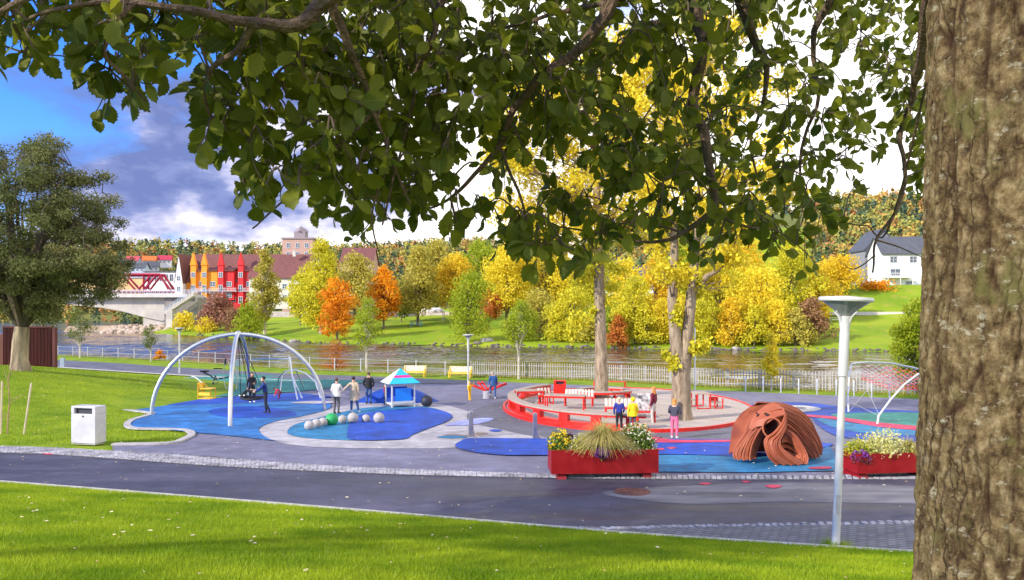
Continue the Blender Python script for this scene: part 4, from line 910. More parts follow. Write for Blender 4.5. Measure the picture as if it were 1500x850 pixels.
def picnic(px, d, label, m, sc=1.0):
    x = tx(px, d); t = thing('picnic_table', label, 'picnic table', (x, d, fz(x, d)))
    b = MB()
    for i in range(4): b.bx(-1, 1, -.4+i*.2, -.22+i*.2, .72, .77)
    b.build('tabletop', m, t, smooth=False)
    for s in (-1, 1):
        b = MB(); b.bx(-1, 1, s*.78-.14, s*.78+.14, .43, .48); b.build('bench_seat', m, t, smooth=False)
        b = MB(); b.tube([(s*.7, -.85, 0), (s*.7, -.2, .72)], .05, 4); b.tube([(s*.7, .85, 0), (s*.7, .2, .72)], .05, 4); b.bx(s*.7-.04, s*.7+.04, -.85, .85, .36, .43); b.build('leg_frame', m, t, smooth=False)
    t.scale = (sc,)*3
picnic(610, 168, 'teal picnic table on the far lawn left of the white canopy', mat('teal_wood', (.10, .22, .25)), 1.5)
picnic(1221, 150, 'white picnic table on the far lawn left of the near lamp head', M_WHITE, 1.2)
o = tag(MB().bx(-14, 9, -.35, .35, 0, .7).build('low_wall', mat('pale_wall', (.55, .5, .46), .8, .1, 1), None, ((1290-750)/F*157, 157.5, fz((1290-750)/F*157, 157.5)-.2), smooth=False), 'long low pale wall along the path on the right far slope', 'wall')
b = MB(); b.bx(-45, 8, -.3, .3, -.5, .95); x = tx(560, 197)
tag(b.build('low_wall', mat('pinkish_wall', (.5, .42, .4), .8, .15, 1), None, (tx(640, 199), 199, fz(tx(640, 199), 199)), smooth=False), 'long low pinkish wall at the back of the far lawn', 'wall')
# parked cars glimpsed at the back: a white and a dark one
# ------------------------------------------------------------------ fences, lamps, bins, benches
def lamp(px, py, h, label, lean=0.0, g=None, small=False):
    p = g or G(px, py); t = thing('street_lamp', label, 'street lamp', p, group='park lamps'); k = h/4.5
    pole = mat('pale_grey_pole', (.50, .49, .48), .5, .14, 1.5, stretch=(1, 1, .3))
    b = MB(); b.lathe([(.078, -.1), (.078, h*.02), (.070, h*.03), (.064, h*.55), (.060, h*.68), (.060, h*.70)], n=16); b.build('pole', pole, t)
    b = MB(); b.box((-.012, -.068, h*.17), (.07, .02, .34)); b.build('service_hatch', mat('hatch_grey', (.36, .35, .35), .5), t, smooth=False)
    b = MB(); b.lathe([(.084, h*.685), (.084, h*.86), (.078, h*.87), (.10, h*.905), (.12, h*.925), (.05, h*.93)], n=18); b.build('pole_sleeve', pole, t)
    r = .46*k
    b = MB()
    for i in range(4):
        a = i*math.pi/2+.5; b.tube([(math.cos(a)*.085, math.sin(a)*.085, h*.90), (math.cos(a)*.14, math.sin(a)*.14, h*.925), (math.cos(a)*.24*k, math.sin(a)*.24*k, h*.945)], .014, 6)
    b.build('bracket', pole, t)
    b = MB(); b.lathe([(.085, h*.930), (.16*k, h*.944), (r*.93, h*.988), (r*.93, h*.99), (.05, h*.99)], n=32)
    b.build('diffuser', mat('cloudy_lamp_glass', (.24, .26, .25), .2, .2, 3, spec=.8), t)
    b = MB(); b.lathe([(r*.90, h*.984), (r*1.0, h*.986), (r*1.02, h*.992), (r*.98, h*1.002), (.05, h*1.008)], n=36); b.build('lamp_head', mat('lamp_lid', (.46, .46, .43), .4, .1, 3), t)
    t.rotation_euler.y = lean
    return t
lamp(1224, 800, 4.5, 'nearest street lamp with a wide flat disc head, standing on the block paving', lean=R(2.4))
lamp(686, 566, 3.75, 'street lamp with a flat disc head behind the red seesaw')
lamp(263, 547, 4.15, 'street lamp with a flat disc head beyond the arched swing, below the bridge pier')
o = MB().tube([(0, 0, -.2), (0, 0, 4.2)], .045, 8).build('slim_pole', M_WHITE, None, G(1018, 577)); tag(o, 'slim white pole beside the forked tree and the picket fence', 'pole')

# near bin: metal box with a slot under its hood
def bin_(px, py, w, h, dp, label, m, rz=0, name='litter_bin'):
    t = thing(name, label, 'bin', G(px, py), rz); w2, d2 = w/2, dp/2
    b = MB(); b.bx(-w2+.04, w2-.04, -d2+.04, d2-.04, 0, .05); b.build('plinth', M_CONC, t, smooth=False)
    b = MB(); b.bx(-w2, w2, -d2, d2, .05, h*.80); b.build('body', m, t, smooth=False, bevel=.012)
    b = MB(); b.bx(-w2, -w2+.13, -d2, d2, h*.80+.002, h*.95); b.bx(w2-.13, w2, -d2, d2, h*.80+.002, h*.95); b.bx(-w2, w2, -d2, d2, h*.95, h); b.build('hood', m, t, smooth=False, bevel=.012)
    b = MB(); b.bx(-w2+.131, w2-.131, -d2+.10, -d2+.11, h*.802, h*.948); b.bx(-w2+.131, w2-.131, d2-.11, d2-.10, h*.802, h*.948); b.build('slot_lining', M_DARK, t, smooth=False)
    b = MB(); b.lathe([(.032, 0), (.032, .012), (.015, .02)], n=12); o = b.build('lock', M_DARK, t, loc=(0, -d2-.001, h*.74)); o.rotation_euler.x = R(90)
    b = MB(); b.bx(w2-.02, w2+.008, -d2*.1, d2*.1, h*.4, h*.5); b.build('latch', m, t, smooth=False)
    return t
bin_(130, 650, 1.0, 1.33, .50, 'big pale metal litter bin on the lawn edge beside the road', mat('pale_bin_metal', (.46, .45, .48), .5, .1, 2, rvar=.1), rz=R(-14))
bin_(820, 583, .72, 1.05, .5, 'bright red litter bin behind the red ring bench', M_RED)
o = MB().box((0, 0, .45), (.42, .3, 1.0)).build('metal_cabinet', mat('blue_grey_metal', (.25, .3, .36), .5, .1, 3), None, G(92, 538.5), smooth=False, bevel=.02); tag(o, 'small blue-grey metal cabinet by the riverside path', 'cabinet')

def fence_run(name, label, pts, hgt, step, post_step, kind, m):
    L = [Vector((p.x, p.y, 0)) for p in pts]; t = thing(name, label, 'fence', (L[0].x, L[0].y, near_gz(L[0]))); o = t.location.copy()
    seg = [(L[i+1]-L[i]).length for i in range(len(L)-1)]; tot = sum(seg)
    def at(s):
        for i, q in enumerate(seg):
            if s <= q or i == len(seg)-1: v = L[i].lerp(L[i+1], s/q); v.z = near_gz(v); return v-o, (L[i+1]-L[i]).normalized()
            s -= q
    pk = MB(); s = 0
    if kind == 'picket':
        while s < tot:
            p, dr = at(s); rz = math.atan2(dr.y, dr.x); pk.box(p+Vector((0, 0, hgt*.5+.05)), (.062, .025, hgt-.1), rz); pk.box(p+Vector((0, 0, hgt+.02)), (.062, .025, .06), rz, taper=.3); s += step
        for z in (.28, hgt-.25):
            for i in range(len(L)-1):
                a = L[i]-o; c = L[i+1]-o; a.z = near_gz(L[i])-o.z+z; c.z = near_gz(L[i+1])-o.z+z; pk.tube([a, c], .032, 4)
        pk.build('picket_panel', m, t, smooth=False)
    else:
        s = 0; pv = None
        for z in (.1, hgt*.5, hgt*.95):
            s = 0; q = []
            while s <= tot: q.append(at(s)[0]+Vector((0, 0, z))); s += post_step
            pk.tube(q, .018, 4)
        pk.build('wire', m, t)
    s = 0
    while s <= tot:
        p, dr = at(s); b = MB(); b.box(p+Vector((0, 0, hgt*.5)), (.07, .07, hgt+.12), math.atan2(dr.y, dr.x)); b.build('post', m, t, smooth=False); s += post_step
    return t
def near_gz(p): return nz_(p.x, p.y)
fence_run('picket_fence', 'long pale picket fence along the river behind the playground', [G(690, 551), G(880, 557), G(1040, 566), G(1240, 574), G(1345, 578), G(1600, 588)], 1.32, .21, 2.3, 'picket', mat('greyed_white_pickets', (.33, .31, .305), .7, .2, 3))
fence_run('wire_fence', 'thin wire fence on slim posts along the river bank on the left', [G(-60, 517), G(92, 521), G(240, 528), G(458, 542), G(686, 551)], 1.25, 1, 3.0, 'wire', mat('dull_wire', (.42, .42, .44), .5, .1, 5, metal=.3))
for i, (x, y) in enumerate([(1092, 573), (1118, 574.5), (1144, 576), (1170, 577), (1197, 578), (1225, 579.5), (1251, 580.5), (1277, 582), (1303, 583)]):
    o = MB().lathe([(.05, -.1), (.05, .9), (.04, .95), (.005, .96)], n=10).build('bollard', M_SILVER if i else M_SILVER, None, G(x, y)); tag(o, 'slim grey steel bollard in the row before the picket fence', 'bollard', 'row of slim bollards by the path')

def yellow_bench(px, py, label, rz):
    t = thing('park_bench', label, 'bench', G(px, py), rz, 'yellow benches by the river')
    for s in (-1, 1):
        b = MB(); x = s*.92; b.tube([(x, -.28, 0), (x, -.26, .62), (x, .24, .62), (x, .30, 0)], .05, 4); b.tube([(x, .24, .45), (x, .36, .92)], .045, 4); b.build('leg_frame', M_GOLD, t, smooth=False)
    b = MB(); b.bx(-1, 1, -.28, .25, .42, .47); b.bx(-1, 1, -.31, -.26, .36, .47); b.build('seat', M_GOLD, t, smooth=False)
    b = MB()
    for i in range(13): b.box((-.93+i*.155, .33, .72), (.125, .03, .48), rx=R(-12))
    b.build('backrest', M_SLAT, t, smooth=False)
yellow_bench(607, 552, 'yellow bench with a pale slatted back, just left behind the playhouse', R(-6))
yellow_bench(674, 553.5, 'yellow bench with a pale slatted back directly behind the distant lamp post', R(-8))

# rust-red container and staked sapling on the left
t = thing('steel_container', 'dark rust-red corrugated container behind the broad left tree', 'container', (0, 0, 0)); d = 60.0; x0, x1 = (4-750)/F*d, (78-750)/F*d; z0 = (YH-533)/F*d; z1 = (YH-480)/F*d
m = mat('rust_red_sheet', (.085, .014, .011), .6, .4, 1.0, stretch=(3, 3, .3))
b = MB(); n = 36; rows = [[], []]
for i in range(n*4):
    u = i/(n*4-1); q = (i//2) % 2; x = x0+(x1-x0)*u-6*(0); rows[0].append((x, d+(.09 if q else 0), z0-.4)); rows[1].append((x, d+(.09 if q else 0), z1))
b.grid(rows[::-1]); b.build('front_panel', m, t, smooth=False)
b = MB(); b.bx(x0, x1, d+.1, d+.35, z0-.4, z1-.02); b.build('body', m, t, smooth=False); b = MB(); b.bx(x1-.02, x1+.16, d-.06, d+.3, z0-.4, z1+.02); b.bx(x0, x1-.02, d-.05, d+.12, z1, z1+.12); b.build('corner_post', m, t, smooth=False)
o = tag(MB().bx(-2.2, 0, 0, 2.4, -.5, 2.3).build('board_screen', mat('brown_boards', (.13, .045, .03), .8, .25, 2, stretch=(4, 4, .5)), None, (x0-.1, d+.6, z0), smooth=False), 'brown timber screen at the left end of the rust-red container', 'screen')
def stake(px0, py0, px1, py1, d, label):
    a = P(px0, py0, d); c = P(px1, py1, d); a.z = nz_(a.x, d)-.2; L = c-a
    o = MB().tube([(0, 0, 0), L*.98, L], [.035, .033, .022], 7).build('wooden_stake', mat('pale_stake_wood', (.50, .40, .30), .8, .2, 4, stretch=(3, 3, .4)), None, a); tag(o, label, 'stake')
stake(34, 624, 46, 561, 29, 'leaning pale wooden stake right of the bare sapling')
stake(1, 622, 3, 558, 29, 'upright pale wooden stake at the left edge of the lawn')
t = thing('bare_sapling', 'thin bare sapling between two wooden stakes on the left lawn', 'tree', (P(11, 622, 29).x, 29, nz_(P(11, 622, 29).x, 29)))
b = MB(); b.tube([(0, 0, -.1), (.02, 0, .6), (.08, 0, 1.3), (.02, 0, 2.1), (.2, 0, 2.9), (.38, 0, 3.9)], [.03, .027, .022, .017, .012, .004], 7); b.build('trunk', mat('brown_sapling_bark', (.30, .19, .11), .8, .2, 5), t)
b = MB()
for z, dx, dz, in ((.55, -.42, .35), (.7, -.3, .2), (1.2, .45, .25), (1.5, -.35, .4), (1.35, .7, .22), (2.1, -.3, .4), (2.3, .35, .4), (1.75, -.5, .5)): b.tube([(.06, 0, z), (.06+dx*.5, random.uniform(-.1, .1), z+dz*.35), (.06+dx, random.uniform(-.2, .2), z+dz)], [.012, .009, .003], 5)
b.build('branches', mat('brown_sapling_bark', (.3, .19, .11)), t)

# ------------------------------------------------------------------ playground equipment
t = thing('arch_swing', 'big swing frame of crossing curved steel tubes over the blue safety surface', 'swing', G(352, 600)); o = t.location
apex = P(349, 489.5, 36.3)-o
for (px, py) in ((222, 609), (475, 601), (337, 625), (365, 585)):
    f = G(px, py)-o; h = apex.z-f.z; pts = []
    for k in range(15):
        a = math.pi/2*k/14; q = 1-math.cos(a); pts.append(Vector((f.x+(apex.x-f.x)*q, f.y+(apex.y-f.y)*q, f.z+h*math.sin(a))))
    b = MB(); b.tube(pts, .092, 12); b.build('leg', M_SILVER, t)
b = MB(); b.ball(apex, .16, 14); b.build('hub', M_SILVER, t)
bc = G(371, 597)-o; bc.z += .52; 
b = MB(); b.tube([bc+Vector((math.cos(a)*.62, math.sin(a)*.62, .05*math.cos(2*a))) for a in [i*2*math.pi/24 for i in range(24)]], .055, 8, closed=True); b.build('basket_rim', mat('black_rope', (.02, .02, .025), .8, .3, 9), t)
b = MB()
for i in range(-5, 6):
    w = math.sqrt(max(.01, .36-(i*.11)**2))
    b.tube([bc+Vector((i*.11, -w, 0)), bc+Vector((i*.11, 0, -.13)), bc+Vector((i*.11, w, 0))], .014, 4); b.tube([bc+Vector((-w, i*.11, 0)), bc+Vector((0, i*.11, -.13)), bc+Vector((w, i*.11, 0))], .014, 4)
b.build('basket_net', mat('black_rope', (.02, .02, .025)), t)
b = MB()
for a in (.6, 2.2, 3.7, 5.3): e = bc+Vector((math.cos(a)*.62, math.sin(a)*.62, .03)); b.tube([e, e.lerp(apex, .97)], .018, 5)
b.build('ropes', mat('black_rope', (.02, .02, .025)), t)

t = thing('exercise_chair', 'yellow frame exercise seat with a curved pale handle on the green surface', 'exercise seat', G(303, 585), R(-8))
b = MB()
for y in (-.28, .28): b.tube([(-.38, y, .05), (.38, y, .05), (.38, y, .62), (-.1, y, .62), (-.38, y, .95), (-.38, y, .05)], .045, 4)
for x, z in ((-.38, .05), (.38, .05), (.38, .62), (-.38, .95), (-.38, .5)): b.tube([(x, -.28, z), (x, .28, z)], .045, 4)
b.build('frame', M_YEL, t, smooth=False)
b = MB(); b.bx(-.3, .38, -.25, .25, .60, .66); b.bx(-.40, -.36, -.25, .25, .66, .95); b.bx(-.34, .34, -.3, -.27, .25, .42); b.build('seat', M_GOLD, t, smooth=False)
b = MB(); b.tube([(-.3, 0, .95), (-.5, 0, 1.12), (-.7, 0, 1.25), (-.85, 0, 1.31), (-.95, 0, 1.3)], .035, 7); b.build('handle', M_WHITE, t)
t = thing('exercise_machine', 'dark grey low exercise machine behind the yellow exercise seat', 'exercise machine', G(312, 567)); b = MB()
b.tube([(0, 0, 0), (.05, 0, .55), (.2, 0, .8)], .06, 8); b.tube([(.1, 0, .55), (.7, 0, .62), (1.1, .1, .7)], .05, 6); b.tube([(-.7, 0, 1.05), (-.3, .1, .85), (.1, 0, .6)], .05, 6); b.build('frame', M_DARK, t)
for q_ in (((-.62, 0, 1.12), (.5, .35, .1)), ((.2, .4, 1.28), (.6, .2, .07))): MB().box(*q_).build('pad', mat('black_rubber', (.02, .02, .022), .8), t, smooth=False)
b = MB(); b.tube([(.25, -.1, .48)]+[(.25+.2*math.cos(a), -.1, .48+.2*math.sin(a)) for a in [i*.5 for i in range(13)]], .03, 6); b.build('wheel', M_SILVER, t)
t = thing('exercise_hoop', 'tall thin steel hoop exerciser with a black grip behind the arched swing', 'exercise hoop', G(340, 572)); b = MB()
b.tube([(-.35+.22*math.cos(a), 0, 1.05+.95*math.sin(a)) for a in [i*2*math.pi/28 for i in range(28)]], .028, 6, closed=True); b.tube([(.35+.15*math.cos(a), .5, 1.3+.85*math.sin(a)) for a in [i*2*math.pi/28 for i in range(28)]], .028, 6, closed=True); b.build('hoop', M_SILVER, t)
b = MB(); b.bx(-.1, .5, .2, .26, 1.6, 2.0); b.tube([(.2, .25, 0), (.2, .25, 1.9)], .05, 8); b.build('post', M_SILVER, t, smooth=False); b = MB(); b.tube([(-.45, -.05, 1.75), (-.42, -.05, 2.15)], .06, 8); b.build('grip', M_DARK, t)
t = thing('climbing_frame', 'steel climbing frame of thin bent tubes at the edge of the green surface', 'climbing frame', G(436, 580)); o = t.location
def W(px, py, d): return P(px, py, d)-o
for name, pts in (('post', [(425, 524, 47), (428, 550, 46.5), (436, 586, 43)]), ('post', [(428, 550, 46.5), (434, 565, 45), (443, 582, 44)]), ('arch', [(404, 563, 50), (409, 552, 49), (418, 544, 48), (432, 541.5, 47), (448, 547, 46), (462, 559, 45), (470, 568, 44)]), ('arch', [(410, 566, 48), (413, 550, 49), (420, 545, 50), (434, 543, 51), (446, 549, 52)]), ('crossbar', [(370, 526.5, 50), (395, 526.3, 49), (425, 526, 47)])):
    b = MB(); q = [W(*p) for p in pts]
    for e in (0, -1):
        if name != 'crossbar' and q[e].z < 1.1: q[e] = Vector((q[e].x, q[e].y, gz(q[e].y+o.y)-o.z))
    b.tube(q, .045, 8); b.build(name, M_SILVER, t)

# the row of play balls
BALLS = [(453, 623.5, 7.3, 0), (463.5, 620.5, 7, 0), (473, 618.5, 6.6, 0), (486, 614.5, 9.3, 1), (501.5, 614.5, 6.3, 0), (517, 612.5, 8.1, 0), (536, 613.5, 6.2, 0), (555, 612.5, 8.1, 0)]
M_BALL = mat('cream_ball_rubber', (.37, .345, .335), .65, .15, 3, bump=.15, bscale=40); M_GBALL = mat('green_ball_rubber', (.02, .33, .09), .6, .15, 3, bump=.15, bscale=40)
BL = ['first cream ball at the left end of the ball row', 'second cream ball from the left end of the ball row', 'cream ball touching the left side of the green ball', 'bright green ball, the largest in the row of cream balls', 'small cream ball touching the right side of the green ball', 'large cream ball in front of the woman in the beige coat', 'small cream ball between two large cream ones', 'large cream ball at the right end of the ball row']
for (px, py, r, c), lab in zip(BALLS, BL):
    g = G(px, py+r*.95); rr = r/F*g.y; b = MB(); b.ball((0, 0, rr*.96), rr, 28); b.k = 0
    b.tube([(rr*1.002*math.cos(a), rr*1.002*math.sin(a), rr*.96) for a in [i*2*math.pi/40 for i in range(40)]], rr*.02, 4, closed=True)
    o = b.build('play_ball', M_GBALL if c else M_BALL, None, g); o.rotation_euler.z = random.uniform(0, 3); tag(o, lab, 'ball', 'row of big play balls')
g = G(625, 596); b = MB(); b.ball((0, 0, .30), .31, 26); o = b.build('play_ball', mat('black_ball_rubber', (.02, .022, .04), .55, .3, 3), None, g); tag(o, 'single black ball lying right of the playhouse', 'ball')

# low blue climbing mound behind the playhouse
c = G(582, 588); b = MB(); rows = []
for i in range(9):
    f = i/8; rows.append([(c.x+math.cos(a)*2.35*f, c.y+math.sin(a)*1.6*f, c.z+.85*(1-f*f)**1.2+.0) for a in [k*2*math.pi/40 for k in range(41)]])
b.grid(rows); o = b.build('play_mound', M_BLUE, None); tag(o, 'low dark blue rubber mound behind the playhouse', 'mound')

# playhouse
t = thing('playhouse', 'small open playhouse with a striped cyan roof and blue panel', 'playhouse', G(586, 596), R(26))
cy = mat('cyan_paint', (.02, .42, .78), .45, .06, 3); w, dp = .60, .55
for sx in (-1, 1):
    for sy in (-1, 1): b = MB(); b.bx(sx*w-.035, sx*w+.035, sy*dp-.035, sy*dp+.035, 0, 1.32); b.build('post', M_WHITE, t, smooth=False)
b = MB(); b.bx(-.42, .42, -dp-.02, -dp+.02, .36, 1.02); b.build('front_panel', mat('bright_blue_paint', (.01, .22, .80), .4, .08, 2), t, smooth=False)
b = MB(); b.bx(-.55, .55, dp-.02, dp+.02, .5, 1.0); b.bx(w-.02, w+.02, -.4, .4, .4, .9); b.build('side_panel', mat('deep_blue_paint', (.01, .06, .45), .45), t, smooth=False)
b = MB(); b.bx(-w+.04, w-.04, -dp-.04, -dp+.04, .26, .35); b.bx(-w, w, -dp+.05, dp, .16, .22); b.build('floor', M_WHITE, t, smooth=False)
def pyr(b, s0, z0, s1, z1, faces=(0, 1, 2, 3)):
    q = [(-1, -1), (1, -1), (1, 1), (-1, 1)]
    vs = [(x*s0*.86, y*s0*.8, z0) for x, y in q]+[(x*s1*.86, y*s1*.8, z1) for x, y in q]
    b.add(vs, [[(0, 1, 5, 4), (1, 2, 6, 5), (2, 3, 7, 6), (3, 0, 4, 7)][f] for f in faces])
b = MB(); pyr(b, .98, 1.28, .60, 1.56, (0, 1, 2)); pyr(b, .44, 1.68, .03, 2.0, (0, 1, 2)); b.k = 1; pyr(b, .60, 1.56, .44, 1.68, (0, 1, 2)); b.k = 2; pyr(b, .98, 1.28, .03, 2.0, (3,)); b.k = 0; b.add([(-.84, -.78, 1.26), (.84, -.78, 1.26), (.84, .78, 1.26), (-.84, .78, 1.26)], [(3, 2, 1, 0)])
b.build('roof', [cy, mat('magenta_paint', (.60, .02, .22), .45), M_WHITE], t, smooth=False)

# red four-armed seesaw
t = thing('seesaw', 'red four-armed seesaw on a grey drum beside the person in yellow', 'seesaw', G(714, 584))
b = MB(); b.lathe([(.27, 0), (.27, .42), (.2, .46)], n=18); b.build('drum', mat('grey_drum', (.3, .3, .33), .6), t)
for a, L, z in ((R(172), 1.0, .80), (R(14), 1.15, .86), (R(118), 1.0, .9), (R(60), 1.0, .85)):
    b = MB(); e = Vector((math.cos(a), math.sin(a), 0)); nn = Vector((-e.y, e.x, 0))
    for s in (-.11, .11): b.tube([e*.1+nn*s+Vector((0, 0, .48)), e*L+nn*s*1.3+Vector((0, 0, z))], .05, 6)
    b.box(e*(L*.86)+Vector((0, 0, z*.95)), (.3, .34, .05), a); b.build('arm', M_RED, t)
# leaning steel fins of the water play
for px, py, h, lab in ((690, 641, .98, 'steel fin post at the tip of the dark blue patch'), (784, 643, .95, 'steel fin post in front of the red ring bench')):
    b = MB(); b.xprism([(-.30*0-.10, 0), (.34, 0), (.16, .10), (.09, .3), (.07, h*.97), (.03, h), (-.05, h), (-.08, h*.95)], -.07, .07)
    o = b.build('steel_fin', mat('brushed_dark_steel', (.35, .33, .36), .3, .15, 4, metal=.8), None, G(px, py), smooth=False, bevel=.02); tag(o, lab, 'post')

# ---- circular deck, ring seats and red furniture
def ell(cx, cy, rx, ry, n=72, tilt=0.0, a0=0, a1=2*math.pi):
    return [(cx+rx*math.cos(a0+(a1-a0)*i/n), cy+ry*math.sin(a0+(a1-a0)*i/n)+tilt*math.cos(a0+(a1-a0)*i/n)) for i in range(n if a1-a0 > 6.2 else n+1)]
DK = ell(922, 602.5, 182, 31.5, 90, 4.5)
vs = [G(*q) for q in DK]
b = MB(); b.add([(p.x, p.y, p.z+.11) for p in vs], [tuple(range(len(vs)-1, -1, -1))])
dm = bpy.data.materials.new('deck_boards'); dm.use_nodes = True; T_ = dm.node_tree; bb = T_.nodes['Principled BSDF']; bb.inputs['Roughness'].default_value = .8
co = T_.nodes.new('ShaderNodeTexCoord'); mpp = T_.nodes.new('ShaderNodeMapping'); mpp.inputs['Rotation'].default_value = (0, 0, R(52)); bk = T_.nodes.new('ShaderNodeTexBrick')
bk.inputs['Scale'].default_value = 1; bk.inputs['Brick Width'].default_value = 3.6; bk.inputs['Row Height'].default_value = .16; bk.inputs['Mortar Size'].default_value = .012
bk.inputs['Color1'].default_value = (.36, .30, .27, 1); bk.inputs['Color2'].default_value = (.46, .40, .36, 1); bk.inputs['Mortar'].default_value = (.12, .09, .08, 1)
T_.links.new(co.outputs['Object'], mpp.inputs[0]); T_.links.new(mpp.outputs[0], bk.inputs['Vector']); T_.links.new(bk.outputs[0], bb.inputs['Base Color'])
bmp = T_.nodes.new('ShaderNodeBump'); bmp.inputs['Strength'].default_value = .5; bmp.invert = True; T_.links.new(bk.outputs['Fac'], bmp.inputs['Height']); T_.links.new(bmp.outputs[0], bb.inputs['Normal'])
o = b.build('timber_deck', dm, smooth=False); tag(o, kind='structure')
if o.data.polygons[0].normal.z < 0: o.data.flip_normals()
cen = sum(vs, Vector())/len(vs)
def ring_strip(b, pts, r0, r1, z0, z1, closed=True):
    """solid band between scale r0 and r1 about the deck centre"""
    rows = []
    for p in pts:
        d = Vector((p.x-cen.x, p.y-cen.y, 0)); u = d.normalized()
        q = lambda r, z: (p.x+u.x*r, p.y+u.y*r, p.z+z)
        rows.append([q(r0, z0), q(r0, z1), q(r1, z1), q(r1, z0), q(r0, z0)])
    if closed: rows.append(rows[0])
    b.grid([list(reversed(r)) for r in rows])
b = MB(); ring_strip(b, vs, 0.0, .12, -.02, .16); tag(b.build('deck_edging', M_RED, smooth=False), kind='structure')
t = thing('ring_bench', 'long curved bench with a timber top and red openwork base round the deck', 'bench', cen); 
arc = [G(*q) for q in ell(922, 602.5, 177, 29.5, 60, 4.5, R(82), R(228))]
arcL = [p-cen for p in arc]; cz = cen.copy()
def strip_local(b, pts, r0, r1, z0, z1):
    rows = []
    for p in pts:
        u = Vector((p.x, p.y, 0)).normalized(); q = lambda r, z: (p.x+u.x*r, p.y+u.y*r, p.z+z)
        rows.append([q(r0, z0), q(r0, z1), q(r1, z1), q(r1, z0), q(r0, z0)])
    b.grid([list(reversed(r)) for r in rows]); e = rows[0][:4]; b.add(e, [(0, 1, 2, 3)]); b.add(rows[-1][:4], [(3, 2, 1, 0)])
b = MB(); strip_local(b, arcL, -.42, .06, .60, .67); b.build('seat', M_WOOD, t, smooth=False)
b = MB(); strip_local(b, arcL, -.40, .03, .52, .595); strip_local(b, arcL, -.36, .05, .11, .24); b.build('rails', M_RED, t, smooth=False)
for i in range(2, 60, 7):
    b = MB(); strip_local(b, arcL[i:i+3], -.32, .01, .241, .519); b.build('support', M_RED, t, smooth=False)
g = G(884, 583); t = thing('tree_bench', 'round red seat with a timber top encircling the straight pale trunk', 'bench', g)
def circ_band(b, r0, r1, z0, z1, sy=1.25, n=48):
    rows = []
    for i in range(n+1):
        c, s = math.cos(2*math.pi*i/n), math.sin(2*math.pi*i/n)*sy
        rows.append([(c*r0, s*r0, z0-GB*s*r0), (c*r0, s*r0, z1-GB*s*r0), (c*r1, s*r1, z1-GB*s*r1), (c*r1, s*r1, z0-GB*s*r1), (c*r0, s*r0, z0-GB*s*r0)])
    b.grid([list(reversed(r)) for r in rows])
b = MB(); circ_band(b, 1.28, 1.68, .46, .52); b.build('seat', M_WOOD, t, smooth=False)
b = MB(); circ_band(b, 1.30, 1.66, .34, .455); b.build('rim', M_RED, t, smooth=False)
for i in range(8): a = i*math.pi/4+.3; b = MB(); b.box((1.48*math.cos(a), 1.48*1.25*math.sin(a), .17), (.3, .07, .36), a); b.build('leg', M_RED, t, smooth=False)

def table(px, py, w, dp, h, label, rz=0, top=M_WOOD):
    t = thing('picnic_table', label, 'table', G(px, py)+Vector((0, 0, .11)), rz)
    b = MB()
    for i in range(5): b.bx(-w/2, w/2, -dp/2+i*dp/5+.005, -dp/2+(i+1)*dp/5-.005, h-.04, h)
    b.build('tabletop', top, t, smooth=False)
    b = MB(); b.bx(-w/2+.02, w/2-.02, -dp/2-.002, -dp/2+.05, h-.13, h-.042); b.bx(-w/2+.02, w/2-.02, dp/2-.05, dp/2+.002, h-.13, h-.042); b.build('apron', M_RED, t, smooth=False)
    for sx in (-1, 1):
        for sy in (-1, 1): b = MB(); b.bx(sx*(w/2-.06)-.035, sx*(w/2-.06)+.035, sy*(dp/2-.05)-.035, sy*(dp/2-.05)+.035, 0, h-.131); b.build('leg', M_RED, t, smooth=False)
    return t
def red_bench(px, py, w, label, rz=0, back=True, h=.46, nm='red_bench', seatm=None, base=.11):
    t = thing(nm, label, 'bench' if w > 1 else 'chair', G(px, py)+Vector((0, 0, base)), rz)
    b = MB(); b.bx(-w/2, w/2, -.24, .24, h-.05, h); b.build('seat', seatm or M_RED, t, smooth=False, bevel=.008)
    for sx in (-1, 1): b = MB(); x = sx*(w/2-.05); b.tube([(x, -.2, 0), (x, -.2, h-.06), (x, .2, h-.06), (x, .2, 0)], .04, 4); b.tube([(x, -.2, .03), (x, .2, .03)], .04, 4); b.build('leg_frame', M_RED, t, smooth=False)
    if back:
        b = MB(); n = max(3, int(w/.16))
        for i in range(n): b.box((-w/2+.08+i*(w-.16)/(n-1), .25, h+.19), (.11, .03, .36), rx=R(-14))
        b.build('backrest', M_SLAT, t, smooth=False)
    return t
table(775, 594, 1.5, .8, .72, 'small red-legged table at the left end inside the ring bench', R(10))
table(828, 603, 2.0, .8, .72, 'long red-legged table in the middle of the ring bench', R(-12))
red_bench(800, 595, .75, 'red lounge chair with a tilted pale back between the two ring tables', R(25), nm='lounge_chair')
red_bench(848, 598, 1.5, 'red bench with a pale slatted back behind the long ring table', R(-10))
red_bench(914, 616, 1.7, 'red bench with a white slatted back in front of the round seat', R(-4))
red_bench(893, 575, 2.1, 'plain red bench behind the straight pale trunk', R(-4), back=False, h=.62)
t = red_bench(946, 622, .8, 'chair with a white black-patched back beside the woman in maroon', R(-3), back=False, nm='patterned_chair', seatm=M_RED)
b = MB(); b.box((0, .2, .82), (.62, .04, .72), rx=R(-10)); b.build('backrest', mat('white_and_black_patches', (.02, .02, .03), .6, scale=7, col2=(.75, .73, .7)), t, smooth=False)
o = MB().box((0, 0, .5), (.42, .24, 1.0)).build('info_post', M_RED, None, G(1001, 616.5)+Vector((0, 0, .11)), smooth=False, bevel=.02); tag(o, 'plain red info post at the foot of the forked tree', 'post')
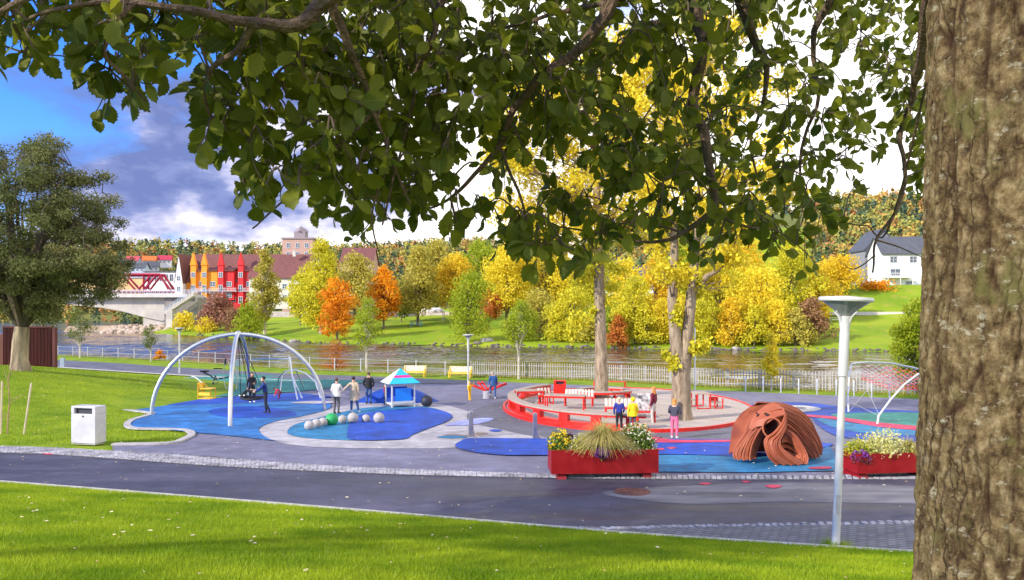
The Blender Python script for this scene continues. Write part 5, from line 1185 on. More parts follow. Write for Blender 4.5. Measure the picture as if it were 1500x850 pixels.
def loop_seat(px, py, w, h, dp, label, top, nm):
    t = thing(nm, label, 'table' if top else 'chair', G(px, py)+Vector((0, 0, .11)), R(6))
    for sy in (-1, 1):
        b = MB(); y = sy*dp/2; b.tube([(-w/2, y, h), (-w/2, y, .04), (w/2, y, .04), (w/2, y, h)], .045, 4); b.build('leg_frame', M_RED, t, smooth=False)
    b = MB()
    if top: b.bx(-w/2-.05, w/2+.05, -dp/2-.05, dp/2+.05, h, h+.05); b.build('tabletop', M_WOOD, t, smooth=False)
    else: b.bx(-w/2-.02, w/2+.02, -dp/2, dp/2, h*.52, h*.56); b.build('seat', M_WOOD, t, smooth=False); b = MB(); b.bx(-w/2+.05, w/2-.05, dp/2-.02, dp/2+.02, h*.6, h); b.build('backrest', M_RED, t, smooth=False)
loop_seat(1026, 601, .66, .74, 1.0, 'red loop-legged table right of the forked tree', True, 'loop_table')
loop_seat(1049, 601, .40, .52, .7, 'red loop-legged chair right of the loop-legged table', False, 'loop_chair')
loop_seat(1011, 598, .38, .62, .7, 'red loop-legged chair between the forked tree and the loop-legged table', False, 'loop_chair')

# rope net climber on the right
t = thing('net_climber', 'rope net climber of bent white tubes with a red net', 'net climber', G(1265, 612)); o = t.location
D0, D1 = 38.5, 34.0
def W2(px, py, d): return P(px, py, d)-o
post = [W2(1243, 607, 36.6), W2(1242, 580, 36.8), W2(1244, 550, 37.2), W2(1247, 533, 37.5)]; post[0].z = gz(36.6)-o.z
top = [W2(1247, 533, 37.5), W2(1270, 530.5, 38.5), W2(1305, 532, 39), W2(1340, 539, 39), W2(1385, 556, 38.5), W2(1410, 580, 38)]
fr = [W2(1285, 628, 31.5), W2(1287, 609, 31.8), W2(1305, 585, 32.5), W2(1325, 563, 33.5), W2(1345, 548, 35), W2(1375, 540, 37), W2(1385, 556, 38.5)]; fr[0].z = gz(31.5)-o.z
for nm, q in (('post', post), ('top_tube', top), ('front_arch', fr)): b = MB(); b.tube(q, .042, 9); b.build(nm, M_WHITE, t)
def samp(q, f):
    f = f*(len(q)-1); i = min(int(f), len(q)-2); return q[i].lerp(q[i+1], f-i)
def net(name, A, B, nu, nv, sag, m, r=.012):
    b = MB(); g = [[samp(A, i/nu).lerp(samp(B, i/nu), j/nv)-Vector((0, 0, sag*math.sin(math.pi*j/nv))) for j in range(nv+1)] for i in range(nu+1)]
    for i in range(nu):
        for j in range(nv): b.tube([g[i][j], g[i+1][j+1]], r, 4, False); b.tube([g[i+1][j], g[i][j+1]], r, 4, False)
    b.build(name, m, t)
low = [W2(1248, 590, 36.5), W2(1275, 575, 35.5), W2(1310, 580, 34), W2(1345, 575, 33), W2(1385, 580, 34)]
net('red_net', [W2(1262, 533, 38), W2(1300, 535, 37), W2(1345, 545, 36), W2(1385, 560, 36)], [W2(1262, 556, 37), W2(1300, 572, 36), W2(1345, 572, 35), W2(1385, 575, 36)], 11, 6, .1, mat('red_rope', (.62, .03, .06), .7), .010)
net('grey_net', top[:5], [W2(1258, 548, 36), W2(1290, 560, 35), W2(1320, 565, 34.5), W2(1345, 563, 34), W2(1380, 565, 35)], 13, 4, .1, mat('grey_rope', (.36, .34, .36), .7), .010)
b = MB(); b.tube([samp(low, .0), fr[1]], .012, 4); b.tube([W2(1270, 572, 36), fr[1]+Vector((0, 0, .1))], .012, 4); b.tube([W2(1270, 572, 36), post[0]], .012, 4); b.build('stay_ropes', mat('grey_rope', (.36, .34, .36)), t)
# ------------------------------------------------------------------ lion-head sculpture: overlapping curved steel plates
def loftmesh(b, curves, n=18, m=3, thick=.045, ridge=0.0, inward=Vector((0, 1, 0))):
    """solid sheet through several 3-D curves (each resampled to n points), thickened inward"""
    def rs(c):
        c = smooth3([Vector(p) for p in c]); L = [0]
        for i in range(1, len(c)): L.append(L[-1]+(c[i]-c[i-1]).length)
        out = []; j = 0
        for k in range(n):
            s = L[-1]*k/(n-1)
            while j < len(L)-2 and L[j+1] < s: j += 1
            f = (s-L[j])/max(1e-6, L[j+1]-L[j]); out.append(c[j].lerp(c[j+1], min(1, f)))
        return out
    C = [rs(c) for c in curves]; rows = []
    for i in range(len(C)-1):
        for k in range(m+(1 if i == len(C)-2 else 0)): rows.append([C[i][j].lerp(C[i+1][j], k/m) for j in range(n)])
    back = []
    for i, r in enumerate(rows):
        q = []
        for j, p in enumerate(r):
            du = rows[min(i+1, len(rows)-1)][j]-rows[max(i-1, 0)][j]; dv = r[min(j+1, n-1)]-r[max(j-1, 0)]; nn = du.cross(dv)
            nn = nn.normalized() if nn.length > 1e-8 else Vector(inward)
            if nn.dot(inward) < 0: nn = -nn
            q.append(p+nn*thick)
        back.append(q)
    b.grid(rows); b.grid([list(reversed(r)) for r in back])
    b.grid([rows[0], back[0]]); b.grid([back[-1], rows[-1]]); b.grid([[r[0] for r in back], [r[0] for r in rows]]); b.grid([[r[-1] for r in rows], [r[-1] for r in back]])
def smooth3(p, k=5):
    if len(p) < 3: return p
    out = []
    for i in range(len(p)-1):
        a, bb, c, d = p[max(i-1, 0)], p[i], p[i+1], p[min(i+2, len(p)-1)]
        for q in range(k):
            t = q/k; out.append(0.5*((2*bb)+(-a+c)*t+(2*a-5*bb+4*c-d)*t*t+(-a+3*bb-3*c+d)*t**3))
    out.append(p[-1]); return out
LD = 21.8; lo = G(1140, 683)
SCL = LD/F/6.54
def L(u, v, y):                 # crop pixel and metres behind the front foot -> metres from the base point
    return P(1060+u/6.54, 570+v/6.54, lo.y+y)-lo
t = thing('lion_sculpture', 'orange-brown lion head sculpture of curved overlapping steel plates', 'sculpture', lo)
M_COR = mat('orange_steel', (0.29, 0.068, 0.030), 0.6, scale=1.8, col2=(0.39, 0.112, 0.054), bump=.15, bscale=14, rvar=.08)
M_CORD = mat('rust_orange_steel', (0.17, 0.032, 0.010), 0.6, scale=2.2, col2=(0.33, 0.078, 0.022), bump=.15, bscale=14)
# right mane: plates fanning from the crown down to the ground at the right and back
def mane(name, ridges, inward, m=M_CORD, th=.04, lip=.16):
    for i in range(len(ridges)-1):
        b = MB(); a = ridges[i]; c = [p + Vector(inward)*lip for p in ridges[i+1]]
        mid = [p.lerp(q, .5)+Vector((0, -.05, .035)) for p, q in zip(a, c)]
        loftmesh(b, [a, mid, c], 20, 4, th, inward=Vector(inward)); b.build(name, m, t)
        b = MB(); b.tube(smooth3(a), .026, 6); b.build('plate_edge', M_COR, t)
RM = [[L(480, 130, .75), L(600, 150, .95), L(720, 200, 1.15), L(820, 290, 1.35), L(880, 400, 1.5), L(935, 560, 1.6)],
      [L(520, 150, .62), L(640, 190, .78), L(740, 235, .95), L(830, 330, 1.15), L(905, 450, 1.32), L(948, 570, 1.4)],
      [L(560, 185, .50), L(650, 225, .62), L(740, 275, .8), L(820, 350, .98), L(900, 460, 1.15), L(945, 600, 1.25)],
      [L(580, 225, .40), L(650, 265, .5), L(730, 320, .66), L(815, 410, .82), L(890, 505, .97), L(940, 630, 1.05)],
      [L(590, 275, .33), L(655, 310, .42), L(725, 370, .56), L(800, 455, .7), L(870, 550, .83), L(915, 655, .88)],
      [L(592, 330, .30), L(650, 365, .38), L(715, 430, .5), L(780, 510, .6), L(840, 590, .7), L(885, 662, .72)],
      [L(590, 385, .30), L(640, 420, .36), L(700, 480, .45), L(755, 550, .53), L(800, 620, .58), L(830, 662, .6)]]
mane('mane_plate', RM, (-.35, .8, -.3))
# the hidden back of the mane closes the shell
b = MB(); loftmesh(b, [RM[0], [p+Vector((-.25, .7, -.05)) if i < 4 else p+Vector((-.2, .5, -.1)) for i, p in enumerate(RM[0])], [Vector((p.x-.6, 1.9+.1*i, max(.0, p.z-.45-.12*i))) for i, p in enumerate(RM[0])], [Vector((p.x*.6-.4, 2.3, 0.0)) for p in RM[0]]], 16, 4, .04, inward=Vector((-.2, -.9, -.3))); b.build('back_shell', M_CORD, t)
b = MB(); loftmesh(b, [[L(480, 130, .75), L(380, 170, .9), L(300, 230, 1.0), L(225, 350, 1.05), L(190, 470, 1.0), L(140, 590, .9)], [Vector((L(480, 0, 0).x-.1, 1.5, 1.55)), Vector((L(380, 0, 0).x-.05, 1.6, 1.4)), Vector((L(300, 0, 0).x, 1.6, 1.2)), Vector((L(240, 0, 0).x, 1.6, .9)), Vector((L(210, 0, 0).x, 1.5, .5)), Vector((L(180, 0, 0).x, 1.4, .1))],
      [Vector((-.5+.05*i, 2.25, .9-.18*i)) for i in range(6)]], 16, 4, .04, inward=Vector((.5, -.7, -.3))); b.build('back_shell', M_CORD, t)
# left mane: strips from the cheek down to the left foot
LMn = [[L(300, 230, .62), L(240, 330, .68), L(205, 420, .66), L(150, 500, .6), L(105, 580, .52), L(95, 640, .48), L(112, 672, .46)],
       [L(330, 300, .40), L(275, 380, .45), L(225, 450, .45), L(170, 530, .42), L(130, 600, .38), L(125, 650, .36), L(140, 680, .34)],
       [L(345, 340, .30), L(300, 400, .33), L(255, 460, .34), L(215, 540, .33), L(190, 610, .30), L(185, 655, .28), L(195, 685, .27)],
       [L(370, 360, .24), L(335, 410, .26), L(300, 470, .28), L(270, 540, .28), L(255, 610, .26), L(250, 650, .25), L(255, 684, .24)],
       [L(385, 380, .26), L(375, 430, .30), L(350, 490, .34), L(325, 560, .36), L(305, 620, .36), L(295, 660, .36), L(298, 680, .36)]]
for i in range(4): mane('mane_plate', LMn[i:i+2], (.55, .7, 0))
# face plate: forehead, cheek and nose bridge
b = MB(); loftmesh(b, [[L(300, 235, .60), L(380, 170, .72), L(480, 132, .75), L(520, 150, .62), L(575, 185, .44)],
                       [L(262, 300, .52), L(360, 235, .42), L(450, 205, .40), L(520, 195, .36), L(582, 205, .30)],
                       [L(240, 370, .48), L(330, 300, .26), L(430, 262, .18), L(510, 240, .14), L(590, 232, .12)],
                       [L(262, 400, .42), L(320, 362, .24), L(380, 350, .14), L(440, 310, .06), L(500, 268, .04), L(592, 240, .06)]], 24, 5, .04, inward=Vector((0, 1, -.3))); b.build('face', M_COR, t)
for pts in ([L(312, 232, .47), L(326, 236, .43), L(330, 246, .41), L(318, 262, .40)], [L(388, 240, .28), L(402, 232, .27), L(420, 240, .235), L(436, 250, .205), L(424, 256, .21), L(404, 250, .25)]):
    b = MB(); b.tube(smooth3(pts), .022, 6); b.build('eye', mat('dark_slit', (.03, .012, .01), .8), t)
b = MB(); b.tube(smooth3([L(440, 212, .36), L(500, 196, .34), L(560, 188, .32), L(580, 215, .24)]), .025, 6); b.build('brow', M_COR, t)
# mouth funnel with a dark inside, open towards the front
mc = L(455, 370, .20); rows = []
for k, (s, y) in enumerate(((1.0, -.10), (.97, -.02), (.86, .14), (.66, .34), (.40, .55), (.05, .66))):
    rw = []
    for i in range(29):
        a = 2*math.pi*i/28; c, s_ = math.cos(a), math.sin(a)
        ux = 78*c - 45*s_*.9; vy = -88*s_*1.0 - 62*c*.8
        q = L(455, 370, .14); rw.append(Vector((q.x+ux*SCL*s, q.y+y+(-.04*c), q.z+(-vy)*SCL*s*.95*-1)))
    rows.append(rw)
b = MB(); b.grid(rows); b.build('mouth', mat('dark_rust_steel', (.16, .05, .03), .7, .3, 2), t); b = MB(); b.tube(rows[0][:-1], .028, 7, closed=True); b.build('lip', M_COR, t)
# chin and beard: a broad ribbon from the muzzle down, turning into the ring-shaped paw
BD_ = [[L(592, 240, .06), L(560, 330, .0), L(480, 420, -.02), L(400, 480, -.06), L(402, 570, -.10), L(440, 660, -.10), L(510, 725, -.06)],
       [L(594, 262, .05), L(572, 350, -.03), L(510, 440, -.08), L(440, 500, -.12), L(446, 580, -.16), L(490, 660, -.16), L(580, 728, -.10)],
       [L(596, 290, .06), L(584, 370, -.02), L(540, 450, -.08), L(488, 510, -.14), L(494, 590, -.18), L(550, 665, -.18), L(650, 730, -.12)],
       [L(598, 320, .08), L(592, 380, .0), L(562, 440, -.06), L(530, 510, -.12), L(545, 580, -.16), L(610, 655, -.16), L(720, 728, -.10)],
       [L(600, 345, .12), L(598, 385, .06), L(570, 420, .0), L(552, 480, -.06), L(556, 550, -.10), L(640, 625, -.12), L(790, 722, -.06)]]
for i in range(4): mane('beard_plate', BD_[i:i+2], (.1, .8, .1), M_COR if i in (1, 3) else M_CORD, .04, .05)
PW = [[L(600, 395, .10), L(680, 440, .12), L(740, 520, .12), L(785, 600, .08), L(806, 670, .02), L(790, 722, -.06)],
      [L(585, 405, .12), L(650, 455, .14), L(710, 540, .14), L(755, 620, .10), L(772, 670, .05), L(765, 700, .0)],
      [L(565, 430, .16), L(620, 475, .18), L(680, 560, .18), L(720, 630, .15), L(700, 650, .12), L(690, 655, .10)]]
for i in range(2): mane('paw_plate', PW[i:i+2], (-.3, .8, .2), M_COR, .045, .03)
for k, (u, v) in enumerate(((0, 0), (-8, 55), (-5, 105))):
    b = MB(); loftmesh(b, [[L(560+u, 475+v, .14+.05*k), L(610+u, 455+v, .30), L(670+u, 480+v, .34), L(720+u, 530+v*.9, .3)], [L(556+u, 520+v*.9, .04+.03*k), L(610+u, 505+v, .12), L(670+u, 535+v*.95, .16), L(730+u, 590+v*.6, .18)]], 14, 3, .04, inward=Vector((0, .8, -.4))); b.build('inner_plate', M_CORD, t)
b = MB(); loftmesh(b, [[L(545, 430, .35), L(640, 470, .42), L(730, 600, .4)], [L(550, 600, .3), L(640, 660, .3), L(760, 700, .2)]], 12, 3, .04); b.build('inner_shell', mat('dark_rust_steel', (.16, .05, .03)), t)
b = MB(); b.bx(*sorted((L(930, 0, 0).x, L(1020, 0, 0).x)), 1.25, 1.33, .14, .2); b.bx(*sorted((L(930, 0, 0).x, L(1020, 0, 0).x)), 1.25, 1.33, .03, .08); b.build('tail_bars', M_CORD, t, smooth=False)

# ------------------------------------------------------------------ red planters and their plants
def planter(px, py, w, h, dp, label, rz):
    t = thing('planter', label, 'planter', G(px, py), rz)
    b = MB(); z0 = .16; f = .03
    def pan(x0, x1, y0, y1): b.bx(x0, x1, y0, y1, z0, z0+h)
    pan(-w/2, w/2, -dp/2, -dp/2+f); pan(-w/2, w/2, dp/2-f, dp/2); pan(-w/2, -w/2+f, -dp/2+f, dp/2-f); pan(w/2-f, w/2, -dp/2+f, dp/2-f); b.bx(-w/2+f, w/2-f, -dp/2+f, dp/2-f, z0, z0+.05)
    b.build('body', M_DRED, t, smooth=False)
    b = MB(); e = .05
    b.bx(-w/2-e, w/2+e, -dp/2-e, -dp/2+.002, z0+h, z0+h+.03) if 0 else b.bx(-w/2, w/2, -dp/2, -dp/2+.07, z0+h+.001, z0+h+.02); b.bx(-w/2, w/2, dp/2-.07, dp/2, z0+h+.001, z0+h+.02); b.build('rim', M_DRED, t, smooth=False)
    for s in (-1, 1): b = MB(); b.box((s*w*.40, 0, .07), (.26, dp*.92, .18), taper=.8); b.build('foot', M_DRED, t, smooth=False)
    b = MB(); b.bx(-w/2+f, w/2-f, -dp/2+f, dp/2-f, z0+.06, z0+h-.08); b.build('soil', mat('dark_soil', (.035, .025, .018), .95, .3, 9), t, smooth=False)
    return t
p1 = planter(882, 697, 2.86, .60, .95, 'long deep red planter at the road edge left of the lion sculpture', R(3))
p2 = planter(1300, 696, 2.3, .50, .95, 'deep red planter at the road edge right of the near lamp', R(6))
LM.update(dict(plume=leafmat('feather_grass', (.40, .36, .08), (.62, .52, .22), .4), herb=leafmat('herb_green', (.06, .12, .02), (.22, .30, .04), .35), white=leafmat('white_petals', (.75, .74, .55), (.85, .84, .75), .3),
    yell=leafmat('yellow_petals', (.80, .50, .02), (.85, .68, .05), .3), purple=leafmat('purple_petals', (.16, .03, .25), (.32, .08, .40), .3), plum=leafmat('plum_leaves', (.06, .02, .04), (.20, .09, .08), .3),
    variegated=leafmat('cream_variegated_leaves', (.50, .50, .10), (.80, .76, .42), .4), limeleaf=leafmat('lime_herb', (.30, .34, .02), (.55, .52, .05), .4)))
def bushlet(name, label, par, x, y, z, rx, ry, rz_, leafm, n, ls, flower=None, nf=0, fs=.04, droop=.1):
    c = par.location + Vector((x*math.cos(par.rotation_euler.z)-y*math.sin(par.rotation_euler.z), x*math.sin(par.rotation_euler.z)+y*math.cos(par.rotation_euler.z), z))
    t = thing(name, label, 'plant', c)
    pts = rnd_dirs(n)*np.array([rx, ry, rz_])*(RNG.random(n)**.4*(1+.35*np.sin(5*RNG.random(n)*6.28)*RNG.random(n)))[:, None]; pts[:, 2] = np.abs(pts[:, 2])*1.0-.05
    V, Fq = leaf_cards(pts, ls, droop); mobj('foliage', raw_mesh('foliage', V, Fq, LM[leafm], RNG.random(n)), t)
    b = MB()
    for i in range(14): a = random.uniform(0, 6.28); b.tube([(0, 0, -.15), (math.cos(a)*rx*.5, math.sin(a)*ry*.5, rz_*.6)], .008, 4)
    b.build('stems', mat('green_stem', (.12, .18, .04), .8), t)
    if flower:
        d = rnd_dirs(nf); d[:, 2] = np.abs(d[:, 2]); pts = d*np.array([rx, ry, rz_])*RNG.uniform(.85, 1.1, nf)[:, None]
        V, Fq = leaf_cards(np.repeat(pts, 4, 0), fs, 0, .9); mobj('petals', raw_mesh('petals', V, Fq, LM[flower], RNG.random(4*nf)), t)
    return t
def plume_grass(label, par, x, y, z, n, lng, spread, m='plume'):
    c = par.location + Vector((x, y, z)); t = thing('feather_grass', label, 'plant', c); V = []; 
    for i in range(n):
        a = random.uniform(0, 6.28); s = random.uniform(.3, 1)*spread; h = lng*random.uniform(.55, 1.0); dv = Vector((math.cos(a), math.sin(a)*.9-.15, 0)); sd_ = Vector((-dv.y, dv.x, 0)).normalized()*random.uniform(.004, .009)
        prev = None
        for k in range(7):
            f = k/6; p = dv*(s*f**1.5+.03) + Vector((0, 0, h*(1.55*f-1.2*f*f*(s/spread)**.7*1.35)))
            w = sd_*(1-f*.75)
            if prev: V += [prev[0], prev[1], p+w, p-w]
            prev = (p-w, p+w)
    V = np.array([tuple(v) for v in V]); k = len(V)//4; mobj('blades', raw_mesh('blades', V, np.arange(4*k).reshape(k, 4), LM[m], np.repeat(RNG.random(n), 6)[:k]), t)
    b = MB(); b.ball((0, 0, 0), .10, 8); b.build('tuft_base', mat('green_stem', (.12, .18, .04)), t)
PZ = .76
bushlet('flowering_herb', 'white-flowered green bush at the right end of the long planter', p1, .88, 0, PZ, .58, .48, .62, 'herb', 2200, .075, 'white', 210, .035)
bushlet('flowering_herb', 'yellow and cream flowers at the left end of the long planter', p1, -1.12, 0, PZ, .36, .42, .46, 'herb', 1300, .07, 'yell', 80, .06)
bushlet('leafy_herb', 'lime green herb left of the feather grass in the long planter', p1, -.62, -.12, PZ, .36, .38, .38, 'limeleaf', 1100, .075, 'white', 90, .03)
bushlet('dark_leaf_plant', 'dark plum-leaved plant between the yellow flowers and lime herb', p1, -.86, .05, PZ, .28, .3, .42, 'plum', 700, .08)
bushlet('trailing_flowers', 'purple flowers hanging over the front of the long planter', p1, -.10, -.50, PZ-.12, .18, .10, .20, 'plum', 350, .05, 'purple', 130, .045)
bushlet('leafy_herb', 'green leafy plants at the centre back of the long planter', p1, .15, .15, PZ, .6, .3, .5, 'herb', 1500, .08)
bushlet('leafy_herb', 'orange-tipped herb at the right rear corner of the long planter', p1, 1.1, .25, PZ, .3, .2, .62, 'herb', 500, .07, 'yell', 90, .035)
plume_grass('arching feather grass spilling over the middle of the long planter', p1, .0, -.1, PZ, 1500, 1.05, 1.15)
bushlet('variegated_shrub', 'cream variegated shrub in the middle of the right planter', p2, -.18, -.05, .62, .66, .5, .62, 'variegated', 2300, .07, droop=0)
bushlet('leafy_herb', 'lime green herb at the left end of the right planter', p2, -.85, 0, .60, .42, .45, .46, 'limeleaf', 1300, .06)
bushlet('dark_leaf_plant', 'dark purple trailing plant hanging over the left end of the right planter', p2, -.98, -.38, .50, .26, .18, .26, 'plum', 500, .055, 'purple', 80, .04)
plume_grass('buff feather grass in the right planter beside the trunk', p2, .55, 0, .62, 420, .62, .45)
bushlet('leafy_herb', 'green herb in the right planter beneath the buff grass', p2, .75, -.2, .60, .45, .35, .35, 'limeleaf', 900, .06)

# ------------------------------------------------------------------ people
SKIN = mat('skin', (.55, .32, .22), .6, .06, 8)
def cloth(c, n): return mat(n, c, .85, .15, 7, bump=.2, bscale=40)
def hairm(c, n): return mat(n, c, .6, .3, 9, stretch=(1, 1, .3))
JD = dict(pelvis=(0, 0, .95), belly=(0, .0, 1.10), chest=(0, .01, 1.33), neck=(0, .01, 1.47), jaw=(0, -.015, 1.56), head=(0, -.01, 1.65), crown=(0, .0, 1.72))
for s, n in ((-1, 'l'), (1, 'r')):
    JD.update({'hip'+n: (s*.095, 0, .90), 'knee'+n: (s*.105, -.015, .49), 'ank'+n: (s*.11, .02, .09), 'heel'+n: (s*.11, .0, .045), 'toe'+n: (s*.13, -.16, .035),
               'sho'+n: (s*.185, .01, 1.40), 'elb'+n: (s*.25, .03, 1.13), 'wri'+n: (s*.25, -.05, .89), 'palm'+n: (s*.25, -.07, .83)})
RAD = dict(pelvis=(.145, .105), belly=(.135, .10), chest=(.165, .115), neck=(.052, .055), jaw=(.062, .072), head=(.078, .095), crown=(.05, .06), hip=(.085, .09), knee=(.058, .06), ank=(.042, .045), heel=(.045, .05), toe=(.04, .03), sho=(.075, .075), elb=(.05, .05), wri=(.032, .034), palm=(.03, .042))
def person(label, px, py, h, rz, top, legs, shoes, hair, pose=None, hairlen=0, coat=None, hood=None, bulk=1.0, base=None, group=None):
    p0 = base if base is not None else G(px, py)
    t = thing('person', label, 'person', p0+Vector((0, 0, .0)), rz, group); s = h/1.76
    J = {k: Vector(v) for k, v in JD.items()}
    for k, v in (pose or {}).items(): J[k] = Vector(v)
    keys = list(J); idx = {k: i for i, k in enumerate(keys)}
    E = [('pelvis', 'belly'), ('belly', 'chest'), ('chest', 'neck'), ('neck', 'jaw'), ('jaw', 'head'), ('head', 'crown')]
    for n in 'lr': E += [('pelvis', 'hip'+n), ('hip'+n, 'knee'+n), ('knee'+n, 'ank'+n), ('ank'+n, 'heel'+n), ('heel'+n, 'toe'+n), ('chest', 'sho'+n), ('sho'+n, 'elb'+n), ('elb'+n, 'wri'+n), ('wri'+n, 'palm'+n)]
    me = bpy.data.meshes.new('body'); me.from_pydata([tuple(J[k]*s) for k in keys], [(idx[a], idx[c]) for a, c in E], [])
    o = bpy.data.objects.new('body', me); COL.objects.link(o); o.modifiers.new('Skin', 'SKIN')
    sk = me.skin_vertices[0].data
    for k in keys:
        q = RAD.get(k) or RAD[k[:-1]]; f = bulk if k in ('pelvis', 'belly', 'chest') or k[:3] in ('sho', 'elb') else (1.16 if k[:3] in ('hip', 'kne', 'ank', 'wri') else 1.06)
        sk[idx[k]].radius = (q[0]*s*f, q[1]*s*f); sk[idx[k]].use_root = (k == 'pelvis')
    sb = o.modifiers.new('Sub', 'SUBSURF'); sb.levels = 2; sb.render_levels = 2
    bpy.context.view_layer.update(); dg = bpy.context.evaluated_depsgraph_get(); nm = bpy.data.meshes.new_from_object(o.evaluated_get(dg))
    verts = [v.co.copy() for v in nm.vertices]; faces = [tuple(f.vertices) for f in nm.polygons]; bpy.data.objects.remove(o); bpy.data.meshes.remove(me); bpy.data.meshes.remove(nm)
    TOPK = {'belly', 'chest', 'sho', 'elb', 'wri'}
    def part_of(a, c, f):
        pa, pc = a.rstrip('lr') if a[:-1] in RAD else a, c.rstrip('lr') if c[:-1] in RAD else c
        a2 = a[:-1] if a[:-1] in RAD else a; c2 = c[:-1] if c[:-1] in RAD else c
        if c2 in ('jaw', 'head', 'crown'): return 0 if not hood or c2 == 'jaw' else 0
        if c2 == 'neck': return 1 if f < .75 else 0
        if c2 == 'palm': return 0
        if a2 == 'ank' or c2 in ('toe',): return 3
        if c2 == 'ank': return 2 if f < .9 else 3
        if c2 in ('knee', 'hip'): return 2
        if a2 == 'pelvis' and c2 == 'belly': return 2 if f < .25 else 1
        return 1
    segs = [(J[a]*s, J[c]*s, a, c) for a, c in E]; b = MB(); mi = []
    for f in faces:
        ctr = sum((verts[i] for i in f), Vector())/len(f); best = (9, 0)
        for a, c, ka, kc in segs:
            ab = c-a; u = max(0, min(1, (ctr-a).dot(ab)/max(ab.length_squared, 1e-9))); dd = (ctr-(a+ab*u)).length
            if dd < best[0]: best = (dd, part_of(ka, kc, u))
        mi.append(best[1])
    b.add(verts, faces); b.mi = mi
    # face and fingers belong to the same body mesh
    hd = J['head']*s; fd = (J['jaw']-J['neck']); up = (J['crown']-J['jaw']).normalized(); fw = Vector((0, -1, 0)); fw = (fw-up*fw.dot(up)).normalized(); sd_ = up.cross(fw)
    b.k = 0; b.ball(hd+fw*.10*s-up*.025*s, .018*s, 8); 
    for e in (-1, 1): b.ball(hd+sd_*e*.082*s, .028*s, 8, sx=.5)
    b.k = 4
    for e in (-1, 1): b.ball(hd+fw*.090*s+sd_*e*.034*s+up*.005*s, .012*s, 6)
    b.k = 5; b.tube([hd+fw*.088*s-up*.06*s-sd_*.025*s, hd+fw*.092*s-up*.062*s, hd+fw*.088*s-up*.06*s+sd_*.025*s], .006*s, 5); b.k = 0
    for n, sg in (('l', -1), ('r', 1)):
        w, pm_ = J['wri'+n]*s, J['palm'+n]*s; dv = (pm_-w).normalized(); sdv = dv.cross(Vector((1, 0, 0)) if abs(dv.x) < .8 else Vector((0, 1, 0))).normalized(); cr = dv.cross(sdv)
        for q, (off, ln) in enumerate(((-.027, .062), (-.009, .072), (.010, .067), (.027, .052))):
            r0 = pm_+sdv*off*s; b.tube([r0, r0+dv*ln*.55*s+cr*.006*s, r0+dv*ln*s+cr*.024*s], [.010*s, .009*s, .007*s], 6)
        r0 = pm_-sdv*.03*s-dv*.03*s; b.tube([r0, r0-sdv*.022*s+dv*.02*s, r0-sdv*.028*s+dv*.05*s], [.011*s, .010*s, .008*s], 6)
    b.build('body', [SKIN, top, legs, shoes, mat('dark_eye', (.02, .02, .02), .3), mat('lip_tone', (.40, .15, .13), .5)], t)
    # hair: cap over skull, longer if asked
    if hair:
        b = MB(); M = Matrix((( *sd_, ), ( *(-fw), ), ( *up, ))).transposed().to_4x4(); M.translation = hd
        q = MB(); q.ball((0, .022*s, .035*s), .098*s, 16, sx=.95, sy=1.05, sz=.95); 
        vs = [Vector(v) for v in q.v]
        for v in vs:
            if v.y < -.02*s and v.z < .05*s: v.y = -.02*s; v.z = max(v.z, -.01*s)
            if v.z < -.03*s and not hairlen: v.z = -.03*s
        b.add([M @ v for v in vs], q.f)
        if hairlen:
            rows = []
            for i in range(7):
                f = i/6; z = .03-.03*0-(hairlen+.05)*f; wd = .095+.015*math.sin(f*3); rows.append([M @ Vector((math.cos(a)*wd*s, (.02+math.sin(a)*(.085+.02*f))*s+.03*s*f, z*s)) for a in [math.pi*(k/12)-.25*(k == 0)+.25*(k == 12) for k in range(13)]])
            b.grid(rows)
        b.build('hair', hair, t)
    if hood:
        q = MB(); q.ball((0, .02*s, .03*s), .115*s, 14, sz=1.05); b = MB(); M = Matrix.Translation(hd); vs = [Vector(v) for v in q.v]
        for v in vs:
            if v.y < -.06*s: v.y = -.06*s
        b.add([M @ v for v in vs], q.f); b.build('hood', hood, t)
    if coat:
        cm, hem, flare = coat; b = MB(); rows = []
        sh, pv = J['chest']*s, J['pelvis']*s
        for f, wx, wy in ((-.02, .07, .07), (.08, .15, .105), (.25, .19, .135), (.5, .175, .135), (.75, .20, .15), (1.0, .21+flare, .16+flare)):
            z = (1.47+(hem-1.47)*f); c = sh.lerp(pv, min(1, max(0, f*(1.47-hem)/.45))); rows.append([Vector((c.x+math.cos(a)*wx*s*(1+.05*math.sin(5*a)*f), c.y+math.sin(a)*wy*s*(1+.05*math.cos(4*a)*f), z*s)) for a in [k*2*math.pi/20 for k in range(21)]])
        b.grid([list(reversed(r)) for r in rows]); b.build('coat', cm, t)
    return t
BLK = cloth((.012, .012, .016), 'black_cloth'); NAVY = cloth((.015, .035, .17), 'navy_cloth'); JEAN = cloth((.04, .09, .24), 'blue_denim'); GREY = cloth((.10, .095, .10), 'grey_cloth'); WCL = cloth((.62, .58, .54), 'off_white_cloth')
BEI = cloth((.46, .36, .25), 'beige_cloth'); WSH = cloth((.66, .64, .64), 'white_shoe'); DSH = cloth((.03, .025, .025), 'dark_shoe'); DKN = cloth((.018, .02, .035), 'dark_navy_cloth')
HB = hairm((.09, .05, .03), 'brown_hair'); HD = hairm((.015, .011, .01), 'dark_hair'); HG = hairm((.42, .26, .10), 'ginger_blond_hair'); HO = hairm((.52, .20, .04), 'ginger_hair'); HBL = hairm((.55, .43, .25), 'blond_hair'); HGR = hairm((.34, .31, .29), 'grey_hair')
